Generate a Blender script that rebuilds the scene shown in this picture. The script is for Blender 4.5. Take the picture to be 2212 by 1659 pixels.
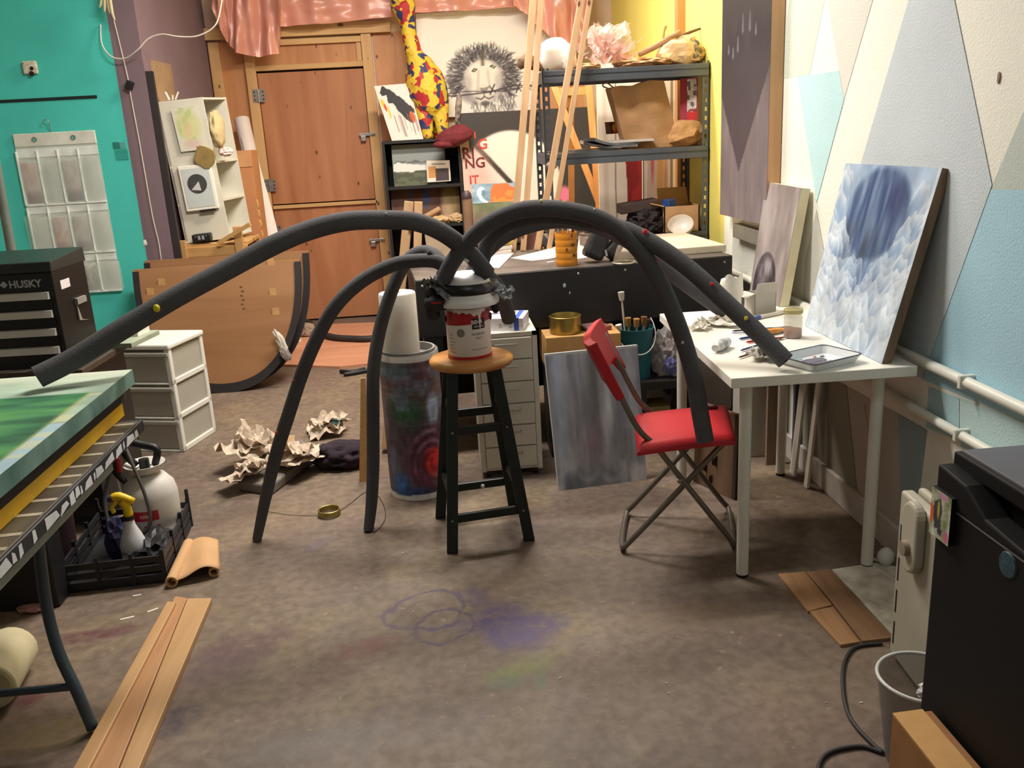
import bpy, bmesh, math, random
import numpy as np
from mathutils import Vector, Matrix, noise as mnoise

for o in list(bpy.data.objects):
    bpy.data.objects.remove(o, do_unlink=True)
scene = bpy.context.scene
COL = scene.collection
random.seed(7)

# ------------------------------------------------------------------ camera
IMG_W, IMG_H = 2212.0, 1659.0
CAM_H, PITCH, ROLL, YAW, FPX = 1.5364, 0.2803, -0.0542, 0.0712, 1930.9
_f0 = Vector((math.sin(YAW), math.cos(YAW), 0)); _r0 = Vector((math.cos(YAW), -math.sin(YAW), 0)); _u0 = Vector((0, 0, 1))
FWD = math.cos(PITCH) * _f0 - math.sin(PITCH) * _u0
_u1 = math.sin(PITCH) * _f0 + math.cos(PITCH) * _u0
RIGHT = math.cos(ROLL) * _r0 + math.sin(ROLL) * _u1
UP = -math.sin(ROLL) * _r0 + math.cos(ROLL) * _u1
EYE = Vector((0, 0, CAM_H))
cam_data = bpy.data.cameras.new('camera')
cam_data.sensor_width = 36.0
cam_data.sensor_fit = 'HORIZONTAL'
cam_data.lens = FPX / IMG_W * 36.0
cam_data.clip_start = 0.02
cam = bpy.data.objects.new('camera', cam_data)
COL.objects.link(cam)
m = Matrix.Identity(4)
for i in range(3):
    m[i][0] = RIGHT[i]; m[i][1] = UP[i]; m[i][2] = -FWD[i]; m[i][3] = EYE[i]
cam.matrix_world = m
scene.camera = cam

# ------------------------------------------------------------------ world, exposure
world = bpy.data.worlds.new('world')
scene.world = world
world.use_nodes = True
world.node_tree.nodes['Background'].inputs[0].default_value = (0.05, 0.05, 0.05, 1)
world.node_tree.nodes['Background'].inputs[1].default_value = 0.3
scene.view_settings.view_transform = 'Standard'
scene.view_settings.look = 'None'
scene.view_settings.gamma = 1.0
scene.view_settings.exposure = 0.12
try:
    scene.view_settings.use_curve_mapping = False
except Exception:
    pass
# ceiling lamps: (x, y, watts, colour, length, width); the fixtures themselves are built with the ceiling
CEIL = 3.25
LAMPS = [(-0.25, 3.95, 92, (1.0, 0.94, 0.865), 1.2, 0.30),
         (0.20, 5.45, 92, (1.0, 0.895, 0.79), 1.2, 0.30),
         (0.25, 0.9, 5, (0.86, 0.96, 1.0), 1.2, 0.30)]

# ------------------------------------------------------------------ helpers
def ray(u, v):
    return FWD + RIGHT * ((u - IMG_W / 2) / FPX) - UP * ((v - IMG_H / 2) / FPX)
def aty(u, v, y):
    d = ray(u, v); return EYE + d * (y / d.y)
def atx(u, v, x):
    d = ray(u, v); return EYE + d * (x / d.x)
def atz(u, v, z=0.0):
    d = ray(u, v); return EYE + d * ((z - CAM_H) / d.z)
V = Vector

def lin(c):
    c = c / 255.0
    return c / 12.92 if c <= 0.04045 else ((c + 0.055) / 1.055) ** 2.4
def rgb(*c):
    if len(c) == 1: c = c[0]
    return (lin(c[0]), lin(c[1]), lin(c[2]), 1.0)

MATS = {}
def mat(name, col, rough=0.6, metal=0.0, var=0.12, scale=9.0, bump=0.0, bscale=60.0, col2=None, alpha=1.0, trans=0.0, stretch=None, spec=0.5, coat=0.0):
    """procedural material: base colour broken up by noise, optional bump"""
    if name in MATS: return MATS[name]
    M = bpy.data.materials.new(name); M.use_nodes = True
    nt = M.node_tree; N = nt.nodes; L = nt.links
    b = N['Principled BSDF']
    c1 = rgb(*col)
    if col2 is None:
        c2 = tuple(x * (1 - var) for x in c1[:3]) + (1,)
        c3 = tuple(min(1, x * (1 + var)) for x in c1[:3]) + (1,)
    else:
        c2 = rgb(*col2); c3 = c1
    tc = N.new('ShaderNodeTexCoord'); mp = N.new('ShaderNodeMapping')
    L.new(tc.outputs['Object'], mp.inputs['Vector'])
    if stretch: mp.inputs['Scale'].default_value = stretch
    nz = N.new('ShaderNodeTexNoise'); nz.inputs['Scale'].default_value = scale; nz.inputs['Detail'].default_value = 6
    L.new(mp.outputs['Vector'], nz.inputs['Vector'])
    rp = N.new('ShaderNodeValToRGB')
    rp.color_ramp.elements[0].position = 0.32; rp.color_ramp.elements[1].position = 0.68
    rp.color_ramp.elements[0].color = c2; rp.color_ramp.elements[1].color = c3
    L.new(nz.outputs['Fac'], rp.inputs['Fac']); L.new(rp.outputs['Color'], b.inputs['Base Color'])
    b.inputs['Roughness'].default_value = rough; b.inputs['Metallic'].default_value = metal
    b.inputs['Specular IOR Level'].default_value = spec
    b.inputs['Coat Weight'].default_value = coat
    if alpha < 1: b.inputs['Alpha'].default_value = alpha
    if trans > 0: b.inputs['Transmission Weight'].default_value = trans
    if bump > 0:
        n2 = N.new('ShaderNodeTexNoise'); n2.inputs['Scale'].default_value = bscale; n2.inputs['Detail'].default_value = 4
        L.new(mp.outputs['Vector'], n2.inputs['Vector'])
        bp = N.new('ShaderNodeBump'); bp.inputs['Strength'].default_value = bump; bp.inputs['Distance'].default_value = 0.01
        L.new(n2.outputs['Fac'], bp.inputs['Height']); L.new(bp.outputs['Normal'], b.inputs['Normal'])
    MATS[name] = M
    return M

def wood(name, col, col2, axis='Z', knots=True, rough=0.55, fine=1.0, knotcol=None):
    """plank / plywood grain running along an axis, with dark knots"""
    if name in MATS: return MATS[name]
    M = bpy.data.materials.new(name); M.use_nodes = True
    nt = M.node_tree; N = nt.nodes; L = nt.links; b = N['Principled BSDF']
    tc = N.new('ShaderNodeTexCoord'); mp = N.new('ShaderNodeMapping')
    L.new(tc.outputs['Object'], mp.inputs['Vector'])
    s = {'X': (0.8, 9, 9), 'Y': (9, 0.8, 9), 'Z': (9, 9, 0.8)}[axis]
    mp.inputs['Scale'].default_value = tuple(x * fine for x in s)
    nz = N.new('ShaderNodeTexNoise'); nz.inputs['Scale'].default_value = 1.6; nz.inputs['Detail'].default_value = 8; nz.inputs['Distortion'].default_value = 0.6
    L.new(mp.outputs['Vector'], nz.inputs['Vector'])
    rp = N.new('ShaderNodeValToRGB'); rp.color_ramp.elements[0].position = 0.3; rp.color_ramp.elements[1].position = 0.7
    rp.color_ramp.elements[0].color = rgb(*col2); rp.color_ramp.elements[1].color = rgb(*col)
    L.new(nz.outputs['Fac'], rp.inputs['Fac'])
    out = rp.outputs['Color']
    if knots:
        vm = N.new('ShaderNodeMapping'); sv = {'X': (3.2, 6, 6), 'Y': (6, 3.2, 6), 'Z': (9, 9, 5.0)}[axis]
        vm.inputs['Scale'].default_value = sv
        L.new(tc.outputs['Object'], vm.inputs['Vector'])
        vo = N.new('ShaderNodeTexVoronoi'); vo.inputs['Scale'].default_value = 1.0; vo.inputs['Randomness'].default_value = 1.0
        L.new(vm.outputs['Vector'], vo.inputs['Vector'])
        kr = N.new('ShaderNodeValToRGB'); kr.color_ramp.elements[0].position = 0.05; kr.color_ramp.elements[1].position = 0.11
        kr.color_ramp.elements[0].color = (1, 1, 1, 1); kr.color_ramp.elements[1].color = (0, 0, 0, 1)
        L.new(vo.outputs['Distance'], kr.inputs['Fac'])
        mx = N.new('ShaderNodeMixRGB'); mx.inputs['Color2'].default_value = rgb(*(knotcol or (95, 55, 28)))
        L.new(kr.outputs['Color'], mx.inputs['Fac']); L.new(out, mx.inputs['Color1'])
        out = mx.outputs['Color']
    L.new(out, b.inputs['Base Color'])
    b.inputs['Roughness'].default_value = rough
    bp = N.new('ShaderNodeBump'); bp.inputs['Strength'].default_value = 0.15; bp.inputs['Distance'].default_value = 0.004
    L.new(nz.outputs['Fac'], bp.inputs['Height']); L.new(bp.outputs['Normal'], b.inputs['Normal'])
    MATS[name] = M
    return M

def paintmat(name, rough=0.55, bump=0.1):
    if name in MATS: return MATS[name]
    M = bpy.data.materials.new(name); M.use_nodes = True
    nt = M.node_tree; N = nt.nodes; L = nt.links; b = N['Principled BSDF']
    a = N.new('ShaderNodeAttribute'); a.attribute_name = 'Col'
    L.new(a.outputs['Color'], b.inputs['Base Color'])
    b.inputs['Roughness'].default_value = rough
    tc = N.new('ShaderNodeTexCoord'); n2 = N.new('ShaderNodeTexNoise'); n2.inputs['Scale'].default_value = 140
    L.new(tc.outputs['Object'], n2.inputs['Vector'])
    bp = N.new('ShaderNodeBump'); bp.inputs['Strength'].default_value = bump; bp.inputs['Distance'].default_value = 0.003
    L.new(n2.outputs['Fac'], bp.inputs['Height']); L.new(bp.outputs['Normal'], b.inputs['Normal'])
    MATS[name] = M
    return M

class F:
    """local frame: origin and three axes"""
    def __init__(s, o, ex=(1, 0, 0), ey=(0, 1, 0), ez=(0, 0, 1)):
        s.o = V(o); s.x = V(ex).normalized(); s.y = V(ey).normalized(); s.z = V(ez).normalized()
    def __call__(s, a, b, c): return s.o + s.x * a + s.y * b + s.z * c
def FZ(o, deg):
    a = math.radians(deg); return F(o, (math.cos(a), math.sin(a), 0), (-math.sin(a), math.cos(a), 0))

class MB:
    """collects geometry in world coordinates"""
    def __init__(s): s.v = []; s.f = []; s.c = None
    def add(s, vs, fs):
        n = len(s.v); s.v += [V(p) for p in vs]; s.f += [tuple(i + n for i in q) for q in fs]; return s
    def hexa(s, p):
        return s.add(p, [(0, 3, 2, 1), (4, 5, 6, 7), (0, 1, 5, 4), (1, 2, 6, 5), (2, 3, 7, 6), (3, 0, 4, 7)])
    def box(s, lo, hi, fr=None):
        x0, y0, z0 = lo; x1, y1, z1 = hi
        p = [(x0, y0, z0), (x1, y0, z0), (x1, y1, z0), (x0, y1, z0), (x0, y0, z1), (x1, y0, z1), (x1, y1, z1), (x0, y1, z1)]
        if fr: p = [fr(*q) for q in p]
        return s.hexa(p)
    def quadbox(s, a, b, c, d, t):
        """slab: face a,b,c,d pushed by vector t"""
        t = V(t); q = [V(a), V(b), V(c), V(d)]
        return s.hexa([x for x in q] + [x + t for x in q])
    def bar(s, a, b, w, h, up=(0, 0, 1), w2=None, h2=None):
        a = V(a); b = V(b); d = (b - a).normalized(); u = V(up)
        if abs(d.dot(u)) > 0.97: u = V((0, 1, 0))
        sx = d.cross(u).normalized(); sy = sx.cross(d).normalized()
        w2 = w if w2 is None else w2; h2 = h if h2 is None else h2
        p = []
        for c, ww, hh in ((a, w, h), (b, w2, h2)):
            p += [c - sx * ww / 2 - sy * hh / 2, c + sx * ww / 2 - sy * hh / 2, c + sx * ww / 2 + sy * hh / 2, c - sx * ww / 2 + sy * hh / 2]
        return s.hexa(p)
    def tube(s, pts, r, n=12, cap=True, hollow=0.0, smooth=0, depth=0.05):
        pts = [V(p) for p in pts]
        rs = list(r) if hasattr(r, '__len__') else [r] * len(pts)
        if smooth: pts, rs = catmull(pts, rs, smooth)
        rings = []; prev = None
        for i, p in enumerate(pts):
            d = (pts[min(i + 1, len(pts) - 1)] - pts[max(i - 1, 0)])
            if d.length < 1e-9: d = V((0, 0, 1))
            d.normalize()
            if prev is None:
                u = V((0, 0, 1)) if abs(d.z) < 0.9 else V((1, 0, 0))
                u = (u - d * u.dot(d)).normalized()
            else:
                u = (prev - d * prev.dot(d)).normalized()
            prev = u; w = d.cross(u)
            rings.append([p + (u * math.cos(2 * math.pi * k / n) + w * math.sin(2 * math.pi * k / n)) * rs[i] for k in range(n)])
        base = len(s.v)
        for rg in rings: s.v += rg
        for i in range(len(rings) - 1):
            for k in range(n):
                a = base + i * n + k; b = base + i * n + (k + 1) % n
                s.f.append((a, b, b + n, a + n))
        if cap:
            for end in (0, len(rings) - 1):
                rg = rings[end]; c = pts[end]
                ids = [base + end * n + k for k in range(n)]
                if hollow:
                    d = (pts[1] - pts[0]).normalized() if end == 0 else (pts[-2] - pts[-1]).normalized()
                    i0 = len(s.v); s.v += [c + (q - c) * hollow for q in rg]
                    i1 = len(s.v); s.v += [c + (q - c) * hollow + d * depth for q in rg]
                    for k in range(n):
                        k2 = (k + 1) % n
                        s.f.append((ids[k], ids[k2], i0 + k2, i0 + k)); s.f.append((i0 + k, i0 + k2, i1 + k2, i1 + k))
                    s.f.append(tuple(i1 + k for k in range(n)))
                else:
                    s.f.append(tuple(ids if end else ids[::-1]))
        return s
    def lathe(s, o, prof, n=24, ax=(0, 0, 1), sx=1.0, sy=1.0, cap=True):
        """prof: list of (r, h) along axis"""
        o = V(o); a = V(ax).normalized()
        u = V((1, 0, 0)) if abs(a.x) < 0.9 else V((0, 1, 0))
        u = (u - a * u.dot(a)).normalized(); w = a.cross(u)
        base = len(s.v)
        for r, h in prof:
            for k in range(n):
                t = 2 * math.pi * k / n
                s.v.append(o + a * h + u * (r * sx * math.cos(t)) + w * (r * sy * math.sin(t)))
        for i in range(len(prof) - 1):
            for k in range(n):
                p = base + i * n + k; q = base + i * n + (k + 1) % n
                s.f.append((p, q, q + n, p + n))
        if cap:
            if prof[0][0] > 1e-5: s.f.append(tuple(base + k for k in range(n))[::-1])
            if prof[-1][0] > 1e-5: s.f.append(tuple(base + (len(prof) - 1) * n + k for k in range(n)))
        return s
    def prism(s, poly, t):
        """planar polygon (world points) pushed by vector t"""
        t = V(t); n = len(poly); base = len(s.v)
        s.v += [V(p) for p in poly] + [V(p) + t for p in poly]
        s.f.append(tuple(base + i for i in range(n))[::-1]); s.f.append(tuple(base + n + i for i in range(n)))
        for i in range(n):
            j = (i + 1) % n
            s.f.append((base + i, base + j, base + n + j, base + n + i))
        return s
    def grid(s, fn, nx, ny):
        base = len(s.v)
        for j in range(ny + 1):
            for i in range(nx + 1):
                s.v.append(V(fn(i / nx, j / ny)))
        for j in range(ny):
            for i in range(nx):
                a = base + j * (nx + 1) + i
                s.f.append((a, a + 1, a + nx + 2, a + nx + 1))
        return s
    def blob(s, c, rad, sub=3, amp=0.25, fq=2.5, seed=0, ridged=True, fr=None, flat=None):
        """crumpled ellipsoid"""
        bm = bmesh.new(); bmesh.ops.create_icosphere(bm, subdivisions=sub, radius=1.0)
        vs = []
        off = V((seed * 3.7, seed * 1.3, seed * 2.1))
        for v in bm.verts:
            p = v.co * fq + off
            n = mnoise.noise(p) + 0.5 * mnoise.noise(p * 2.3)
            if ridged: n = 0.5 - 1.6 * abs(n)
            q = v.co * (1 + amp * n)
            q = V((q.x * rad[0], q.y * rad[1], q.z * rad[2]))
            if flat is not None and q.z < -flat: q.z = -flat
            vs.append(V(c) + (q if fr is None else fr.x * q.x + fr.y * q.y + fr.z * q.z))
        bm.verts.index_update()
        fs = [tuple(v.index for v in f.verts) for f in bm.faces]
        bm.free()
        return s.add(vs, fs)

def crumple(mb, c, size, seed, amp=0.5, n=12, rot=0.0, tilt=(0.0, 0.0), floor_z=None):
    """crumpled thin sheet with hard creases, folded about its middle"""
    c = V(c); a = math.radians(rot); ca, sa = math.cos(a), math.sin(a); off = V((seed * 5.1, seed * 2.3, seed * 1.7))
    def f(u, v):
        x = (u - 0.5); y = (v - 0.5)
        q = V((x * 2.6, y * 2.6, 0)) + off
        z = 0.55 * abs(mnoise.noise(q)) + 0.28 * abs(mnoise.noise(q * 2.1)) + 0.10 * abs(mnoise.noise(q * 4.3))
        edge = max(abs(x), abs(y)) * 2
        jx = 0.10 * mnoise.noise(q * 1.7 + V((9, 0, 0))); jy = 0.10 * mnoise.noise(q * 1.7 + V((0, 9, 0)))
        z = z * amp * 1.6 + (0.22 * edge ** 2) * amp * (0.6 + mnoise.noise(q * 0.9 + V((3, 3, 3)))) + x * tilt[0] + y * tilt[1]
        X_ = (x * (1 - 0.25 * amp) + jx) * size[0]; Y_ = (y * (1 - 0.25 * amp) + jy) * size[1]
        p = c + V((X_ * ca - Y_ * sa, X_ * sa + Y_ * ca, z * size[2]))
        if floor_z is not None: p.z = max(p.z, floor_z)
        return p
    return mb.grid(f, n, n)

def catmull(pts, rs, k):
    P_, R_ = [], []
    n = len(pts)
    for i in range(n - 1):
        p0 = pts[max(i - 1, 0)]; p1 = pts[i]; p2 = pts[i + 1]; p3 = pts[min(i + 2, n - 1)]
        for j in range(k):
            t = j / k
            P_.append(0.5 * ((2 * p1) + (p2 - p0) * t + (2 * p0 - 5 * p1 + 4 * p2 - p3) * t * t + (3 * p1 - p0 - 3 * p2 + p3) * t ** 3))
            R_.append(rs[i] * (1 - t) + rs[i + 1] * t)
    P_.append(pts[-1]); R_.append(rs[-1])
    return P_, R_

BASE = {}
def _mesh(name, mb, base, mt, smooth):
    me = bpy.data.meshes.new(name)
    me.from_pydata([tuple(p - base) for p in mb.v], [], mb.f)
    if mb.c is not None:
        at = me.color_attributes.new('Col', 'FLOAT_COLOR', 'POINT')
        at.data.foreach_set('color', np.ascontiguousarray(mb.c, dtype=np.float32).ravel())
    me.materials.append(mt)
    bm = bmesh.new(); bm.from_mesh(me); bmesh.ops.recalc_face_normals(bm, faces=bm.faces); bm.to_mesh(me); bm.free()
    if smooth:
        me.polygons.foreach_set('use_smooth', [True] * len(me.polygons))
        if smooth is not True:
            me.set_sharp_from_angle(angle=math.radians(smooth))
    me.update()
    return me
def _link(name, me, bev):
    o = bpy.data.objects.new(name, me); COL.objects.link(o)
    if bev:
        md = o.modifiers.new('bevel', 'BEVEL'); md.width = bev; md.segments = 2; md.limit_method = 'ANGLE'; md.angle_limit = math.radians(40)
    return o
def thing(name, label, cat, base, group=None):
    o = bpy.data.objects.new(name, None); COL.objects.link(o); o.empty_display_size = 0.05
    o.location = V(base); o['label'] = label; o['category'] = cat
    if group: o['group'] = group
    BASE[o] = V(base)
    return o
def part(name, mb, mt, parent, label=None, smooth=False, bev=0, kind=None):
    b = BASE[parent]
    o = _link(name, _mesh(name, mb, b, mt, smooth), bev); o.parent = parent
    if label: o['label'] = label
    if kind: o['kind'] = kind
    BASE[o] = b
    return o
def single(name, mb, mt, label, cat, group=None, smooth=False, bev=0, kind=None):
    xs = [p.x for p in mb.v]; ys = [p.y for p in mb.v]; zs = [p.z for p in mb.v]
    b = V(((min(xs) + max(xs)) / 2, (min(ys) + max(ys)) / 2, min(zs)))
    o = _link(name, _mesh(name, mb, b, mt, smooth), bev); o.location = b
    o['label'] = label; o['category'] = cat
    if group: o['group'] = group
    if kind: o['kind'] = kind
    BASE[o] = b
    return o
def struct(name, mb, mt, label=None, smooth=False, bev=0):
    o = _link(name, _mesh(name, mb, V((0, 0, 0)), mt, smooth), bev)
    o['kind'] = 'structure'
    if label: o['label'] = label
    BASE[o] = V((0, 0, 0))
    return o
def text(s, o, ex, ey, size, mt, parent, name='lettering', bold=0.0, sx=1.0, thick=0.0008, label=None, align='LEFT', shear=0.0):
    """flat lettering laid on a surface: origin, writing direction, up direction"""
    cu = bpy.data.curves.new(name, 'FONT'); cu.body = s; cu.size = 1.0; cu.align_x = align; cu.offset = bold; cu.resolution_u = 3; cu.shear = shear
    ob = bpy.data.objects.new('tmp', cu); COL.objects.link(ob)
    me0 = ob.to_mesh()
    ex = V(ex).normalized(); ey = V(ey).normalized(); nz = ex.cross(ey)
    mb = MB()
    vs = [V(o) + ex * (v.co.x * size * sx) + ey * (v.co.y * size) + nz * thick for v in me0.vertices]
    mb.add(vs, [tuple(p.vertices) for p in me0.polygons])
    ob.to_mesh_clear(); bpy.data.objects.remove(ob); bpy.data.curves.remove(cu)
    b = BASE[parent]
    me = bpy.data.meshes.new(name); me.from_pydata([tuple(p - b) for p in mb.v], [], mb.f); me.materials.append(mt)
    ob = _link(name, me, 0); ob.parent = parent; BASE[ob] = b
    if label: ob['label'] = label
    return ob

# ------------------------------------------------------------------ small paint raster
class Ras:
    def __init__(s, w, h, col):
        s.w = w; s.h = h
        s.a = np.ones((h, w, 3)) * np.array(col, float)
        s.X, s.Y = np.meshgrid(np.linspace(0, 1, w), np.linspace(0, 1, h))
        s.asp = h / w
    def mix(s, m, col, al=1.0):
        m = np.clip(m, 0, 1)[..., None] * al
        s.a = s.a * (1 - m) + np.array(col, float) * m if not isinstance(col, np.ndarray) or col.ndim == 1 else s.a * (1 - m) + col * m
        return s
    def ell(s, cx, cy, rx, ry, col, soft=0.02, al=1.0, rot=0.0):
        dx = s.X - cx; dy = s.Y - cy; c, n = math.cos(rot), math.sin(rot)
        d = np.sqrt(((dx * c + dy * n) / rx) ** 2 + ((-dx * n + dy * c) / ry) ** 2)
        return s.mix((1 - d) / max(soft, 1e-4) + 0.5, col, al)
    def poly(s, pts, col, al=1.0, wob=0.0, seed=1):
        X, Y = s.X, s.Y
        if wob:
            X = X + wob * (fbm(s.w, s.h, 9, seed) - 0.5); Y = Y + wob * (fbm(s.w, s.h, 9, seed + 5) - 0.5)
        m = np.zeros(X.shape, bool); n = len(pts)
        for i in range(n):
            x0, y0 = pts[i]; x1, y1 = pts[(i + 1) % n]
            if y0 == y1: continue
            m ^= ((Y >= min(y0, y1)) & (Y < max(y0, y1))) & (X < x0 + (Y - y0) * (x1 - x0) / (y1 - y0))
        return s.mix(m.astype(float), col, al)
    def line(s, pts, wd, col, al=1.0, wd2=None):
        wd2 = wd if wd2 is None else wd2
        for i in range(len(pts) - 1):
            x0, y0 = pts[i]; x1, y1 = pts[i + 1]
            pad = max(wd, wd2) * 1.6 + 1.5 / s.w
            ix0 = max(0, int((min(x0, x1) - pad) * s.w)); ix1 = min(s.w, int((max(x0, x1) + pad) * s.w) + 2)
            iy0 = max(0, int((min(y0, y1) - pad / s.asp) * s.h)); iy1 = min(s.h, int((max(y0, y1) + pad / s.asp) * s.h) + 2)
            if ix1 <= ix0 or iy1 <= iy0: continue
            X = s.X[iy0:iy1, ix0:ix1]; Y = s.Y[iy0:iy1, ix0:ix1] * s.asp
            dx = x1 - x0; dy = (y1 - y0) * s.asp; l2 = dx * dx + dy * dy + 1e-12
            t = np.clip(((X - x0) * dx + (Y - y0 * s.asp) * dy) / l2, 0, 1)
            d = np.sqrt((X - x0 - t * dx) ** 2 + (Y - y0 * s.asp - t * dy) ** 2)
            w = wd * (1 - t) + wd2 * t
            m = (np.clip((w - d) * s.w * 0.9 + 0.5, 0, 1) * al)[..., None]
            s.a[iy0:iy1, ix0:ix1] = s.a[iy0:iy1, ix0:ix1] * (1 - m) + np.array(col, float) * m
        return s
    def grain(s, amt, sx, sy, seed):
        s.a = np.clip(s.a * (1 + amt * (vn(s.w, s.h, sx, sy, seed)[..., None] - 0.5) * 2), 0, 255); return s
def vn(w, h, sx, sy, seed):
    r = np.random.RandomState(seed); g = r.rand(sy + 2, sx + 2)
    x = np.linspace(0, sx, w); y = np.linspace(0, sy, h)
    xi = np.minimum(x.astype(int), sx - 1 if sx > 0 else 0); yi = np.minimum(y.astype(int), sy - 1 if sy > 0 else 0)
    xf = x - xi; yf = y - yi; xf = xf * xf * (3 - 2 * xf); yf = yf * yf * (3 - 2 * yf)
    a = g[yi][:, xi]; b = g[yi][:, xi + 1]; c = g[yi + 1][:, xi]; d = g[yi + 1][:, xi + 1]
    return (a * (1 - xf) + b * xf) * (1 - yf)[:, None] + (c * (1 - xf) + d * xf) * yf[:, None]
def fbm(w, h, s, seed, sy=None):
    sy = sy or s; o = np.zeros((h, w)); t = 0
    for k in range(4):
        o += vn(w, h, s * 2 ** k, sy * 2 ** k, seed + k * 17) / 2 ** k; t += 1 / 2 ** k
    return o / t
def tolin(a):
    a = np.clip(a / 255.0, 0, 1)
    l = np.where(a <= 0.04045, a / 12.92, ((a + 0.055) / 1.055) ** 2.4)
    return np.concatenate([l, np.ones(l.shape[:2] + (1,))], 2)
def lerp3(a, b, t):
    return np.array(a, float) * (1 - t[..., None]) + np.array(b, float) * t[..., None]
def painted(mb, fn, ras):
    """grid surface fn(u, v) coloured by a raster (row 0 at v = 0)"""
    mb.grid(fn, ras.w - 1, ras.h - 1); mb.c = tolin(ras.a).reshape(-1, 4); return mb
def canvas(name, label, cat, bl, br, tr, tl, thick, ras, edge, base=None, group=None, face='canvas_face', frame='stretcher_edge', rough=0.6):
    """stretched canvas or board: painted face proud of a solid edge body; thick points away from the face"""
    bl, br, tr, tl = V(bl), V(br), V(tr), V(tl); n = (br - bl).cross(tl - bl).normalized()
    tr = tr - n * (tr - bl).dot(n)
    t = n * -thick
    root = thing(name, label, cat, base if base is not None else (bl + br) / 2 + t * 0.5, group)
    part(frame, MB().quadbox(bl, br, tr, tl, t), edge, root)
    e = n * 0.0012
    part(face, painted(MB(), lambda a, b: (bl * (1 - a) + br * a) * (1 - b) + (tl * (1 - a) + tr * a) * b + e, ras), paintmat('paint_%d' % int(rough * 100), rough), root, smooth=True)
    return root
# ------------------------------------------------------------------ the room
WX = 1.54      # right wall plane
YB = 7.80      # far wall with the wooden door
YT = 6.00      # teal wall
XP = -1.735    # purple return wall
XL, YR = -3.3, -2.2

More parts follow.
